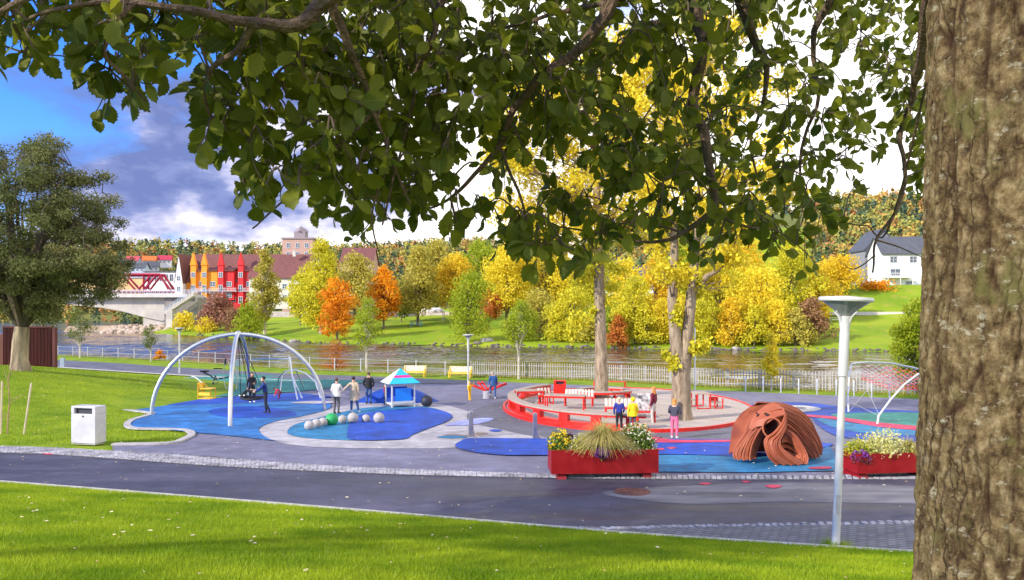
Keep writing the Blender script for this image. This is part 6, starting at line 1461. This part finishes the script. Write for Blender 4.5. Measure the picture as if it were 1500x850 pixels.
person('man in a blue jacket and dark trousers leaning to push the basket swing', 389, 606, 1.80, R(-78), NAVY, DKN, DSH, HD, dict(chest=(0, -.06, 1.32), neck=(0, -.08, 1.46), jaw=(0, -.12, 1.545), head=(0, -.12, 1.635), crown=(0, -.11, 1.70), shol=(-.185, -.06, 1.39), shor=(.185, -.06, 1.39), elbl=(-.23, -.22, 1.2), wril=(-.17, -.45, 1.1), palml=(-.16, -.51, 1.09), elbr=(.23, -.22, 1.18), wrir=(.17, -.44, 1.06), palmr=(.16, -.50, 1.05), kneer=(.1, .02, .5), ankr=(.11, .20, .10), heelr=(.11, .21, .05), toer=(.12, .06, .035)), bulk=1.1)
person('standing girl in black clothes and white shoes behind the basket swing', 369, 590, 1.68, R(35), BLK, BLK, WSH, HD, dict(elbr=(.2, -.12, 1.15), wrir=(.08, -.22, 1.12), palmr=(.04, -.25, 1.13)), hairlen=.16)
sw = [o for o in bpy.data.objects if o.name == 'arch_swing'][0]; sb_ = sw.location + bc
person('child in black trousers and a teal top lying in the basket swing', 0, 0, 1.45, R(-95), cloth((.02, .28, .34), 'teal_cloth'), BLK, WSH, HD, dict(pelvis=(0, .1, .12), belly=(0, .22, .16), chest=(0, .42, .26), neck=(0, .53, .36), jaw=(0, .58, .42), head=(0, .62, .50), crown=(0, .65, .57), hipl=(-.09, .06, .12), hipr=(.09, .06, .12), kneel=(-.10, -.42, .22), kneer=(.10, -.45, .18), ankl=(-.1, -.62, -.12), ankr=(.1, -.75, -.10), heell=(-.1, -.62, -.16), heelr=(.1, -.75, -.14), toel=(-.1, -.80, -.16), toer=(.1, -.92, -.12), shol=(-.17, .44, .3), shor=(.17, .44, .3), elbl=(-.36, .3, .26), elbr=(.36, .3, .26), wril=(-.5, .15, .3), wrir=(.5, .15, .3), palml=(-.53, .1, .32), palmr=(.53, .1, .32)), base=sb_+Vector((0, 0, .20)))
person('small child in a red jacket crouching beyond the swing', 409, 585, 1.15, R(-60), cloth((.50, .03, .07), 'red_cloth'), cloth((.18, .02, .04), 'dark_red_cloth'), DSH, HD, dict(pelvis=(0, .16, .62), belly=(0, .02, .72), chest=(0, -.17, .84), neck=(0, -.27, .91), jaw=(0, -.36, .92), head=(0, -.43, .95), crown=(0, -.48, 1.0), hipl=(-.1, .13, .60), hipr=(.1, .13, .60), kneel=(-.12, -.05, .40), kneer=(.12, -.05, .40), shol=(-.17, -.2, .86), shor=(.17, -.2, .86), elbl=(-.2, -.26, .6), elbr=(.2, -.26, .6), wril=(-.14, -.38, .42), wrir=(.14, -.38, .42), palml=(-.13, -.4, .37), palmr=(.13, -.4, .37)))
person('woman in a white jacket and grey trousers near the green ball', 493, 606.5, 1.72, R(165), WCL, GREY, DSH, HB, dict(elbl=(-.25, -.08, 1.15), wril=(-.22, -.28, 1.10), palml=(-.22, -.34, 1.1)), coat=(WCL, .86, .0), bulk=1.05)
person('woman in a long beige coat and jeans reaching to the left', 518, 605, 1.76, R(172), BEI, JEAN, WSH, HD, dict(elbr=(.40, -.04, 1.22), wrir=(.60, -.08, 1.05), palmr=(.66, -.09, 1.02), kneel=(-.17, -.02, .49), ankl=(-.26, .02, .09), heell=(-.26, .0, .045), toel=(-.28, -.16, .035)), coat=(BEI, .62, .04))
person('man in a black jacket and jeans seen from behind, left of the playhouse', 540, 592, 1.74, R(176), BLK, JEAN, DSH, HB, dict(elbl=(-.30, .04, 1.14), wril=(-.22, -.1, .98), palml=(-.2, -.14, .95), elbr=(.30, .04, 1.14), wrir=(.22, -.1, .98), palmr=(.2, -.14, .95)), bulk=1.15, coat=(BLK, .88, .0))
person('child in a dark red jacket beside the left post of the playhouse', 564, 593.5, 1.2, R(90), cloth((.30, .012, .03), 'crimson_cloth'), DKN, DSH, HD)
person('man in a blue jacket and jeans stepping over the red seesaw', 723, 585, 1.66, R(200), cloth((.02, .08, .26), 'blue_cloth'), JEAN, WSH, HGR, dict(chest=(0, -.10, 1.30), neck=(0, -.16, 1.43), jaw=(0, -.21, 1.50), head=(0, -.22, 1.58), crown=(0, -.2, 1.65), shol=(-.185, -.08, 1.38), shor=(.185, -.08, 1.38), elbl=(-.25, -.12, 1.12), elbr=(.25, -.12, 1.12), kneer=(.12, -.3, .68), ankr=(.12, -.22, .28), heelr=(.12, -.22, .23), toer=(.12, -.40, .22)), bulk=1.15)
YCL = cloth((.78, .46, .01), 'yellow_rainwear')
person('child in an all-yellow rain suit with an arm on the red seesaw', 688, 586.5, 1.06, R(60), YCL, YCL, YCL, None, dict(elbr=(.3, -.1, 1.35), wrir=(.35, -.2, 1.62), palmr=(.36, -.22, 1.68)), hood=YCL, bulk=1.5)
person('boy in a blue jacket with a white stripe and black trousers behind the long planter', 907, 633, 1.36, R(168), cloth((.02, .03, .22), 'royal_blue_cloth'), BLK, DSH, HBL, dict(wril=(-.2, -.2, 1.0), palml=(-.19, -.25, .98)), bulk=1.15)
person('child in a hooded yellow raincoat and grey trousers behind the long planter', 927, 634, 1.36, R(195), cloth((.80, .58, .01), 'bright_yellow_cloth'), GREY, WSH, None, hood=cloth((.80, .58, .01), 'bright_yellow_cloth'), coat=(cloth((.8, .58, .01), 'bright_yellow_cloth'), .84, .02), bulk=1.1)
person('woman with long ginger hair in a maroon sweater and pale trousers', 957, 623, 1.62, R(-125), cloth((.16, .012, .03), 'maroon_cloth'), cloth((.48, .42, .38), 'pale_trouser_cloth'), WSH, HO, hairlen=.2, bulk=1.08)
person('girl with ginger hair in a dark grey jacket and pink leggings', 988, 643, 1.46, R(150), cloth((.05, .05, .07), 'charcoal_cloth'), cloth((.60, .13, .24), 'pink_cloth'), WSH, HO, dict(elbl=(-.27, -.04, 1.12), wril=(-.14, -.2, 1.18), palml=(-.1, -.23, 1.2), elbr=(.27, -.04, 1.12), wrir=(.14, -.2, 1.18), palmr=(.1, -.23, 1.2)), hairlen=.1, bulk=1.1)
# ------------------------------------------------------------------ the near whitebeam: big trunk on the right, branches and leaves overhead
from mathutils import noise as MN
def whitebeam_mat(n, uv):
    """leaf green by 'tint', with a pale midrib and side veins from the leaf's own coordinates"""
    m = leafmat('whitebeam_leaves', (.045, .078, .005), (.22, .23, .014), .52); t = m.node_tree
    a = t.nodes.new('ShaderNodeAttribute'); a.attribute_name = 'leaf_uv'; s = t.nodes.new('ShaderNodeSeparateXYZ'); t.links.new(a.outputs['Vector'], s.inputs[0])
    def M(op, x, y=None):
        k = t.nodes.new('ShaderNodeMath'); k.operation = op
        for i, v in enumerate((x, y)):
            if v is None: continue
            if isinstance(v, (int, float)): k.inputs[i].default_value = v
            else: t.links.new(v, k.inputs[i])
        return k.outputs[0]
    fr = M('FRACT', M('MULTIPLY', M('SUBTRACT', s.outputs[0], M('MULTIPLY', s.outputs[1], .9)), 8.5))
    vein = M('MAXIMUM', M('LESS_THAN', fr, .13), M('LESS_THAN', s.outputs[1], .014))
    ramp = [q for q in t.nodes if q.type == 'VALTORGB'][0]
    mx = t.nodes.new('ShaderNodeMix'); mx.data_type = 'RGBA'; mx.inputs[7].default_value = (.24, .26, .06, 1); t.links.new(M('MULTIPLY', vein, .45), mx.inputs[0]); t.links.new(ramp.outputs[0], mx.inputs[6])
    for l in list(ramp.outputs[0].links):
        if l.to_node != mx: d = l.to_socket; t.links.new(mx.outputs[2], d)
    return m
def near_tree():
    tx0, ty0 = 1.585, 2.32; zb = nz_(tx0, ty0)
    t = thing('whitebeam_tree', 'big rough-barked tree at the right edge whose leafy branches hang over the view', 'tree', (tx0, ty0, zb))
    nu, nv = 220, 330; H = 4.4; V = np.zeros((nv+1, nu, 3)); att = np.zeros((nv+1, nu))
    for j in range(nv+1):
        z = H*j/nv; r0 = .335 - .010*z + .20*math.exp(-z/.16) + (.02*max(0, z-3)**2)
        for i in range(nu):
            a = 2*math.pi*i/nu; ca, sa = math.cos(a), math.sin(a); p = Vector((ca*.34, sa*.34, z))
            w = MN.noise(Vector((p.x*3, p.y*3, z*.9)))*.25
            f1 = 1-abs(MN.noise(Vector((p.x*11+w*3, p.y*11+w*2, z*1.3+3))))*2.0          # long vertical fissures
            f2 = 1-abs(MN.noise(Vector((p.x*34+w*9, p.y*34+w*5, z*7.0+9))))*2.0
            pl = MN.fractal(Vector((p.x*26, p.y*26, z*17)), .9, 2.0, 4)
            fis = max(0, f1-.86)/.14; fis2 = max(0, f2-.72)/.28
            r = r0*(1+.05*MN.noise(Vector((p.x*2.2, p.y*2.2, z*.7)))) - .015*fis - .010*fis2 + .0085*pl
            V[j, i] = (ca*r + .017+.016*(z+zb+.83), sa*r, z); att[j, i] = min(1, fis*1.0+fis2*.55)
    idx = np.arange((nv+1)*nu).reshape(nv+1, nu); nx = np.roll(idx, -1, 1)
    Fq = np.stack([idx[:-1], nx[:-1], nx[1:], idx[1:]], -1).reshape(-1, 4)
    m = bpy.data.materials.new('fissured_bark'); m.use_nodes = True; T = m.node_tree; b = T.nodes['Principled BSDF']; b.inputs['Roughness'].default_value = .9; b.inputs['Specular IOR Level'].default_value = .2
    co = T.nodes.new('ShaderNodeTexCoord')
    def nzn(sc, st, det=7, rough=.65):
        mp = T.nodes.new('ShaderNodeMapping'); mp.inputs['Scale'].default_value = st; n = T.nodes.new('ShaderNodeTexNoise'); n.inputs['Scale'].default_value = sc; n.inputs['Detail'].default_value = det; n.inputs['Roughness'].default_value = rough
        T.links.new(co.outputs['Object'], mp.inputs[0]); T.links.new(mp.outputs[0], n.inputs['Vector']); return n.outputs[0]
    def rmp(x, st):
        r = T.nodes.new('ShaderNodeValToRGB'); e = r.color_ramp.elements
        while len(e) < len(st): e.new(.5)
        for el, (p, c) in zip(e, st): el.position = p; el.color = (*c, 1)
        T.links.new(x, r.inputs[0]); return r.outputs[0]
    def mixc(f, a, c):
        x = T.nodes.new('ShaderNodeMix'); x.data_type = 'RGBA'; T.links.new(f, x.inputs[0])
        for k, q in ((6, a), (7, c)):
            if isinstance(q, tuple): x.inputs[k].default_value = (*q, 1)
            else: T.links.new(q, x.inputs[k])
        return x.outputs[2]
    base = rmp(nzn(24, (1, 1, .9), 9, .75), [(.34, (.034, .021, .009)), (.44, (.125, .080, .034)), (.55, (.265, .19, .09)), (.70, (.48, .385, .22))])
    a = T.nodes.new('ShaderNodeAttribute'); a.attribute_name = 'fissure'
    c1 = mixc(a.outputs['Fac'], base, (.050, .022, .011))
    c2 = mixc(rmp(nzn(5.5, (1, 1, .8), 8, .7), [(.56, (0, 0, 0)), (.64, (.75, .75, .75))]), c1, (.155, .145, .045))      # moss
    c3 = mixc(rmp(nzn(16, (1, 1, 1.8), 9, .75), [(.575, (0, 0, 0)), (.63, (.85, .85, .85))]), c2, (.46, .42, .30))         # pale lichen
    vo = T.nodes.new('ShaderNodeTexVoronoi'); vo.feature = 'DISTANCE_TO_EDGE'; vo.inputs['Scale'].default_value = 19
    mpv = T.nodes.new('ShaderNodeMapping'); mpv.inputs['Scale'].default_value = (1, 1, .16); adv = T.nodes.new('ShaderNodeVectorMath'); adv.operation = 'ADD'
    wv_ = T.nodes.new('ShaderNodeVectorMath'); wv_.operation = 'SCALE'; wv_.inputs['Scale'].default_value = .05; nv_ = T.nodes.new('ShaderNodeTexNoise'); nv_.inputs['Scale'].default_value = 15; nv_.inputs['Detail'].default_value = 5
    T.links.new(co.outputs['Object'], nv_.inputs['Vector']); T.links.new(nv_.outputs['Color'], wv_.inputs[0]); T.links.new(co.outputs['Object'], adv.inputs[0]); T.links.new(wv_.outputs[0], adv.inputs[1]); T.links.new(adv.outputs[0], mpv.inputs[0]); T.links.new(mpv.outputs[0], vo.inputs['Vector'])
    crk = rmp(vo.outputs['Distance'], [(.0, (1, 1, 1)), (.05, (.3, .3, .3)), (.12, (0, 0, 0))])
    cm_ = T.nodes.new('ShaderNodeMath'); cm_.operation = 'MULTIPLY'; T.links.new(crk, cm_.inputs[0]); T.links.new(rmp(nzn(5, (1, 1, .5), 4), [(.42, (0, 0, 0)), (.62, (.8, .8, .8))]), cm_.inputs[1]); crk = cm_.outputs[0]
    c3 = mixc(crk, c3, (.045, .020, .009))
    T.links.new(c3, b.inputs['Base Color'])
    bp = T.nodes.new('ShaderNodeBump'); bp.inputs['Strength'].default_value = .9; bp.inputs['Distance'].default_value = .02; hh_ = T.nodes.new('ShaderNodeMath'); hh_.operation = 'SUBTRACT'; T.links.new(nzn(75, (1, 1, .7), 8, .8), hh_.inputs[0]); T.links.new(crk, hh_.inputs[1]); T.links.new(hh_.outputs[0], bp.inputs['Height']); T.links.new(bp.outputs[0], b.inputs['Normal'])
    me = raw_mesh('trunk', V.reshape(-1, 3), Fq, m, smooth=True)
    at = me.attributes.new('fissure', 'FLOAT', 'POINT'); at.data.foreach_set('value', att.ravel().astype(np.float32))
    mobj('trunk', me, t)
    O = Vector((tx0, ty0, zb)); top = O+Vector((-.05, 0, 3.9))
    limbs = [  # (pixel x, y, distance, radius)
     [(1290, -330, 2.5, .13), (1000, -330, 2.5, .10), (700, -150, 2.35, .06), (520, -30, 2.3, .032), (440, 28, 2.3, .022), (380, 37, 2.25, .016), (300, 18, 2.2, .013), (200, 4, 2.15, .010), (110, 8, 2.1, .007), (40, 30, 2.1, .004)],
     [(380, 37, 2.25, .012), (338, 78, 2.3, .010), (308, 112, 2.35, .008), (300, 150, 2.4, .005), (322, 200, 2.45, .003)],
     [(480, 5, 2.35, .016), (508, 55, 2.4, .014), (530, 110, 2.5, .011), (548, 165, 2.6, .008), (575, 235, 2.65, .005), (600, 300, 2.7, .003)],
     [(1290, -300, 2.6, .11), (1080, -220, 2.8, .07), (930, -70, 2.9, .035), (885, 30, 2.95, .026), (840, 78, 3.0, .021), (795, 112, 3.0, .018), (752, 165, 3.05, .015), (730, 212, 3.1, .012), (700, 250, 3.1, .010), (660, 290, 3.15, .007), (628, 305, 3.15, .004)],
     [(1290, -260, 2.9, .10), (1120, -180, 3.2, .06), (1020, -60, 3.4, .038), (1022, 20, 3.45, .030), (1026, 75, 3.45, .027), (1018, 150, 3.5, .025), (1033, 215, 3.5, .022), (1046, 275, 3.55, .019), (1040, 312, 3.55, .016), (1000, 340, 3.6, .012), (950, 354, 3.6, .008), (860, 340, 3.6, .005), (800, 330, 3.6, .003)],
     [(1000, 340, 3.6, .006), (930, 325, 3.6, .005), (870, 345, 3.6, .0045), (820, 372, 3.55, .003)],
     [(1180, -150, 3.2, .05), (1085, -20, 3.6, .028), (1100, 45, 3.7, .024), (1120, 95, 3.75, .017), (1118, 150, 3.8, .010), (1100, 200, 3.9, .008), (1110, 260, 3.9, .005)],
     [(700, -120, 2.6, .03), (642, 5, 2.7, .014), (632, 60, 2.75, .011), (606, 108, 2.8, .008), (603, 155, 2.8, .005), (560, 330, 2.85, .003)],
     [(1345, -160, 3.2, .07), (1240, -40, 4.0, .03), (1190, 60, 4.3, .016), (1200, 140, 4.4, .012), (1170, 230, 4.5, .009), (1180, 300, 4.6, .006), (1160, 360, 4.6, .003)],
     [(1380, -60, 3.4, .06), (1340, 130, 4.2, .018), (1318, 200, 4.3, .014), (1328, 258, 4.3, .012), (1308, 318, 4.3, .010), (1285, 352, 4.3, .008), (1278, 400, 4.3, .005)],
     [(1308, 318, 4.3, .006), (1270, 330, 4.35, .004), (1235, 325, 4.4, .003)], [(1285, 352, 4.3, .006), (1320, 362, 4.3, .004), (1352, 378, 4.3, .002)], [(1282, 375, 4.3, .005), (1250, 395, 4.3, .003), (1228, 380, 4.3, .0015)],
     [(885, 30, 2.95, .014), (900, -20, 2.9, .012), (1000, -30, 2.8, .01), (820, 20, 3.1, .009), (700, 60, 3.2, .006), (650, 130, 3.2, .004)],
     [(200, 4, 2.15, .008), (150, 70, 2.1, .006), (180, 110, 2.15, .005), (215, 150, 2.2, .003)], [(600, -60, 2.0, .02), (480, -100, 1.95, .018), (300, -60, 1.9, .014), (120, -30, 1.85, .01), (0, 20, 1.85, .007), (-80, 90, 1.9, .004)],
     [(1040, 312, 3.55, .010), (1090, 330, 3.6, .007), (1150, 345, 3.7, .004), (1195, 385, 3.7, .002)], [(730, 212, 3.1, .008), (760, 280, 3.1, .006), (775, 340, 3.15, .004), (770, 395, 3.15, .002)],
     [(548, 165, 2.6, .006), (480, 230, 2.65, .005), (420, 290, 2.65, .004), (370, 335, 2.7, .003)], [(575, 235, 2.65, .005), (545, 310, 2.7, .004), (556, 372, 2.7, .002)], [(660, 290, 3.15, .005), (672, 340, 3.15, .002)]]
    lb = MB(); nodes = []
    for L in limbs:
        q = [P(x, y, d) for x, y, d, r in L]; rr = [r for *_, r in L]
        if L[0][0] >= 1290: q = [top]+q; rr = [rr[0]*1.25]+rr
        qs = smooth3(q, 6); rs = []
        for i in range(len(q)-1): rs += [rr[i]+(rr[i+1]-rr[i])*k/6 for k in range(6)]
        rs.append(rr[-1])
        for i in range(1, len(qs)-1):
            k = min(.022, rs[i]*1.6); qs[i] = qs[i]+Vector((MN.noise(qs[i]*7), MN.noise(qs[i]*7+Vector((5, 0, 0))), MN.noise(qs[i]*7+Vector((0, 9, 0)))))*k
        lb.tube([p-O for p in qs], rs, 8); nodes += [p for p, r in zip(qs, rs) if p.z < 2.0]
    lb.build('branches', mat('brown_branch_bark', (.075, .045, .030), .85, scale=14, col2=(.17, .11, .07), bump=.8, bscale=60), t)
    # leaf sprays: each spray is a twig grown from the nearest branch with leaves along it
    OUT = [(-60, 150), (0, 148), (30, 120), (60, 140), (100, 140), (125, 95), (138, 120), (150, 190), (190, 165), (245, 172), (285, 175), (300, 240), (330, 272), (352, 262), (372, 290), (345, 350), (400, 345), (450, 350), (500, 350), (540, 390), (560, 372), (600, 350), (640, 335), (680, 368), (700, 335), (730, 350), (765, 405), (800, 395), (830, 385), (870, 410), (900, 372), (950, 368), (1000, 385), (1040, 388), (1090, 362), (1150, 396), (1185, 408), (1215, 350), (1250, 330), (1280, 270), (1310, 240), (1345, 300), (1420, 320)]
    ox = [p[0] for p in OUT]; oy = [p[1] for p in OUT]
    HOLES = [(680, 262, 34, 40), (335, 300, 26, 40), (760, 285, 46, 30), (850, 255, 40, 34), (800, 240, 30, 30), (120, 110, 22, 40), (940, 110, 26, 34), (1210, 140, 26, 20), (400, 285, 16, 14), (900, 300, 36, 22), (960, 265, 22, 20), (700, 210, 14, 12)]
    tw = MB(); LV_, LF_, LT_ = [], [], []; off = 0
    # leaf outline: lobed and toothed, folded on the midrib
    N = 17; us = np.linspace(0, 1, N); prof = np.clip(np.sin(np.pi*us**1.25), 0, 1)**.62
    tooth = np.where(np.arange(N) % 2 == 0, .075, -.085)*np.linspace(.5, 1.5, N); wv = np.clip(prof*(1+tooth), 0, 1.1)*.335; wv[0] = .015; wv[-1] = 0.0
    LP = np.concatenate([np.stack([us, 0*us, 0*us], -1), np.stack([us+.04*(np.arange(N) % 2 == 0)-.02, wv, .10*wv/.36+0*us], -1), np.stack([us+.04*(np.arange(N) % 2 == 0)-.02, -wv, .10*wv/.36+0*us], -1)])
    LP[:, 2] -= .16*LP[:, 0]**2; LUV = np.stack([LP[:, 0], np.abs(LP[:, 1])], -1)
    fl = []
    for i in range(N-1): fl += [(i, i+1, N+i+1, N+i), (i+1, i, 2*N+i, 2*N+i+1)]
    fl = np.array(fl)
    def add_leaf(p, d, nrm, L):
        nonlocal off
        d = d.normalized(); s = nrm.cross(d); s = s.normalized() if s.length > 1e-5 else d.orthogonal().normalized(); n = d.cross(s)
        cv = random.uniform(.6, 2.2)
        M = np.array([d, s, n]); Q = LP.copy(); Q[:, 2] *= cv; Q[:, 1] *= random.uniform(.85, 1.15)
        LV_.append(Q@M*L+np.array(p)); LF_.append(fl+off); off += len(LP); LT_.append(np.full(len(fl), tint_+random.uniform(-.22, .22)))
    nd = np.array([tuple(p) for p in nodes]); made = 0; tries = 0
    targets = []
    while len(targets) < 1450 and tries < 40000:
        tries += 1
        px = random.uniform(-90, 1400); py = random.uniform(-230, 415)
        lim = np.interp(px, ox, oy)
        if py > lim-(44 if px < 700 else 22): continue
        if any(((px-hx)/rx)**2+((py-hy)/ry)**2 < 1 for hx, hy, rx, ry in HOLES): continue
        if py < -30 and random.random() < .4: continue
        base_d = np.interp(px, [-100, 150, 400, 700, 1000, 1200, 1400], [2.2, 2.35, 2.6, 3.0, 3.5, 4.2, 4.6])
        dd = base_d*random.uniform(.88, 1.35)
        # more sprays where the picture's leaves are small (farther off, to the right)
        if random.random() > (.62+.38*min(1, (dd/4.2)**2) if 280 < px < 1050 else .42+.3*min(1, (dd/4.2)**2)): continue
        targets.append((px, py, dd))
    spots = [P(*q) for q in targets]
    # the part of the crown above and beside the camera
    for _ in range(6000):
        if len(spots) > len(targets)+480: break
        if random.random() < .62: c = Vector((random.uniform(-3.6, 1.6), random.uniform(-1.2, 2.4), random.uniform(1.35, 2.5)))
        else: c = Vector((random.uniform(-3.8, -1.9), random.uniform(.8, 2.5), random.uniform(.35, 1.6)))
        if c.z < .55*c.y+.25 and c.x > -.80*c.y-.45: continue
        w_ = Vector((c.x-1.56, c.y-2.32, 0)); hd_ = Vector((sv.x, sv.y, 0)).normalized()
        if w_.dot(hd_) > 0 and abs(w_.cross(hd_).z) < .75: continue          # the sun comes in under the crown on to the trunk
        spots.append(c)
    for c in spots:
        dd = c.y; k = np.argmin(((nd-np.array(c))**2).sum(1)); p0 = Vector(nd[k]); v = c-p0; Ld = v.length
        if Ld > 2.2: continue
        hang = Vector((random.gauss(0, .4), random.gauss(0, .4), -.55)).normalized()
        m_ = p0.lerp(c, .5)+Vector((0, 0, .05)); pts = smooth3([p0, m_, c, c+(v.normalized()*.6+hang*.6)*.07], 4)
        tw.tube([p-O for p in pts], [.0045-(.0032*i/(len(pts)-1)) for i in range(len(pts))], 5)
        nd = np.vstack([nd, np.array([tuple(p) for p in pts[5::3]])])
        tint_ = random.uniform(.2, .85); nl = random.randint(5, 8); start = max(.35, 1-.26/max(Ld, .1))
        for i in range(nl):
            f = start+(1-start)*i/(nl-1); q = pts[min(int(f*(len(pts)-1)), len(pts)-1)]
            ax = (v.normalized()+hang*.6).normalized(); side = ax.cross(Vector((random.gauss(0, 1), random.gauss(0, 1), random.gauss(0, 1)))).normalized()
            d = (ax*random.uniform(.3, .9)+side*random.uniform(.5, 1.1)+Vector((0, 0, -.40))).normalized()
            st = q+d*random.uniform(.010, .022)
            # leaf blades lie flattish with a random tilt, so from below some show their faces and some their edges
            nrm = Vector((random.gauss(0, .75), random.gauss(-.5, .75), 1.0 if random.random() < .6 else -.2)).normalized(); nrm = (nrm-d*nrm.dot(d))
            if nrm.length < .05: nrm = d.orthogonal()
            tw.tube([q-O, st-O], .0012, 3, False); add_leaf(st-O, d, nrm.normalized(), random.uniform(.048, .092))
    tw.build('twigs', mat('dark_twig', (.09, .06, .04), .8, .3, 9), t)
    me = raw_mesh('crown', np.concatenate(LV_), np.concatenate(LF_), whitebeam_mat(0, 0), np.clip(np.concatenate(LT_), 0, 1), smooth=True)
    uv = np.tile(LUV, (len(LV_), 1)); uv = np.concatenate([uv, np.zeros((len(uv), 1))], 1)
    at = me.attributes.new('leaf_uv', 'FLOAT_VECTOR', 'POINT'); at.data.foreach_set('vector', uv.ravel().astype(np.float32))
    mobj('crown', me, t)
near_tree()

# added tree, out of the picture at left: its crown shades the front lawn
c = Vector((2.5, 14.8, -3.9)) + sv*25; zb = nz_(c.x, c.y); t = thing('shade_tree', 'broad green tree added out of view to shade the front lawn', 'tree', (c.x, c.y, zb)); hh = c.z-zb
b = MB(); b.tube([(0, 0, -.3), (0, 0, hh*.5), (.2, 0, hh)], [.4, .3, .1], 10); b.build('trunk', M_BARK, t)
cl = []
for i in range(46):
    d_ = rnd_dirs(1)[0]*random.uniform(.25, .82); cl.append((d_[0]*5.5, d_[1]*5.2, hh+d_[2]*3.6, 1.5, 1.5, 1.2))
pts, idx = crown_points(8000, cl, .3); V, Fq = leaf_cards(pts, .22, .3); mobj('crown', raw_mesh('crown', V, Fq, LM['dgreen'], RNG.random(len(pts))), t)
# ------------------------------------------------------------------ grass blades, fallen leaves
def blades(name, xy, hgt, wid, mats, lean=.45):
    n = len(xy); z = near_h(xy[:, 0], xy[:, 1]); a = RNG.uniform(0, 6.283, n); h = hgt*RNG.uniform(.5, 1.25, n); w = wid*RNG.uniform(.7, 1.3, n)
    dx, dy = np.cos(a), np.sin(a); la = RNG.uniform(0, 6.283, n); ll = h*RNG.uniform(0, lean*1.6, n)
    b0 = np.stack([xy[:, 0]-dx*w, xy[:, 1]-dy*w, z-.01], -1); b1 = np.stack([xy[:, 0]+dx*w, xy[:, 1]+dy*w, z-.01], -1); tp = np.stack([xy[:, 0]+np.cos(la)*ll, xy[:, 1]+np.sin(la)*ll, z+h], -1)
    V = np.stack([b0, b1, tp], 1).reshape(-1, 3); cl = np.array([.5+1.1*MN.fractal(Vector((x_*.55, y_*.75, 0)), 1.0, 2.0, 4) for x_, y_ in xy])
    tag(mobj(name, raw_mesh(name, V, np.arange(3*n).reshape(n, 3), mats, np.clip(cl*.8+(RNG.random(n)-.5)*.5+.1, 0, 1))), kind='stuff')
GR = leafmat('grass_blades', (.15, .26, .006), (.36, .45, .018), .4)
def scatter(n, fx, ok):
    out = []; 
    while sum(len(o) for o in out) < n:
        p = fx(n); p = p[ok(p)]; out.append(p)
    return np.concatenate(out)[:n]
def near_ok(p): yk = np.interp(p[:, 0], KX, KY); px = 750+F*p[:, 0]/p[:, 1]; return (p[:, 1] < yk-.08) & (px > -30) & (px < 1400)
xy = scatter(230000, lambda n: np.stack([RNG.uniform(-14.5, 9, n), 7.2+12.5*RNG.random(n)**1.25], -1), near_ok); blades('lawn_grass', xy, .062, .0055, GR)
poly = np.array([(p.x, p.y) for p in [G(*q) for q in [(-120, 645), (0, 650), (165, 650)]+KERBC[1:]+[(200, 546), (85, 541), (-120, 545)]]])
def inpoly(p):
    x, y = p[:, 0], p[:, 1]; r = np.zeros(len(p), bool); n = len(poly)
    for i in range(n):
        (x1, y1), (x2, y2) = poly[i], poly[(i+1) % n]
        r ^= ((y1 > y) != (y2 > y)) & (x < (x2-x1)*(y-y1)/(y2-y1+1e-12)+x1)
    return r
xy = scatter(70000, lambda n: np.stack([RNG.uniform(-50, -9, n), 22+45*RNG.random(n)**1.6], -1), inpoly); blades('left_lawn_grass', xy, .075, .012, GR)
# tufts round the lamp foot and along the bank
q = G(1224, 800); xy = np.stack([q.x+RNG.normal(0, .14, 700), q.y+RNG.normal(0, .12, 700)], -1)
n = len(xy); blades('lamp_foot_grass', xy, .16, .006, GR)
t_ = RNG.random(9000); sx = np.interp(t_, np.linspace(0, 1, len(SHX)), SHX); sy = np.interp(sx, SHX, SHY); xy = np.stack([sx, sy+RNG.normal(.1, .35, len(sx))], -1); blades('bank_grass', xy, .30, .022, leafmat('dry_bank_grass', (.20, .24, .02), (.42, .36, .06), .35), .7)
# fallen leaves on the lawns, road and playground
def fallen(name, pts, size, m):
    n = len(pts); V, Fq = leaf_cards(np.asarray(pts), size, 0, .7); V = V.reshape(n, 4, 3); c = V[:, :1, 2]; V[:, :, 2] = c+(V[:, :, 2]-c)*.25; tag(mobj(name, raw_mesh(name, V.reshape(-1, 3), Fq, m, RNG.random(n))), kind='stuff')
FL = leafmat('fallen_leaf', (.45, .30, .10), (.75, .66, .42), .15)
xy = scatter(170, lambda n: np.stack([RNG.uniform(-14, 9, n), RNG.uniform(7.5, 19.5, n)], -1), near_ok); fallen('fallen_leaves', np.stack([xy[:, 0], xy[:, 1], near_h(xy[:, 0], xy[:, 1])+.05], -1), .075, FL)
pp = [G(random.uniform(-20, 1345), random.triangular(575, 790, 690)) for _ in range(300)]; fallen('fallen_leaves', [(p.x, p.y, p.z+.075) for p in pp], .085, FL)
pp = [G(905+random.gauss(0, 75), 601+random.gauss(0, 13)) for _ in range(420)]; fallen('fallen_leaves', [(p.x, p.y, p.z+.14) for p in pp], .10, LM['gold'])
xy = scatter(260, lambda n: np.stack([RNG.uniform(-45, -9, n), RNG.uniform(22, 60, n)], -1), inpoly); fallen('fallen_leaves', np.stack([xy[:, 0], xy[:, 1], near_h(xy[:, 0], xy[:, 1])+.06], -1), .12, FL)
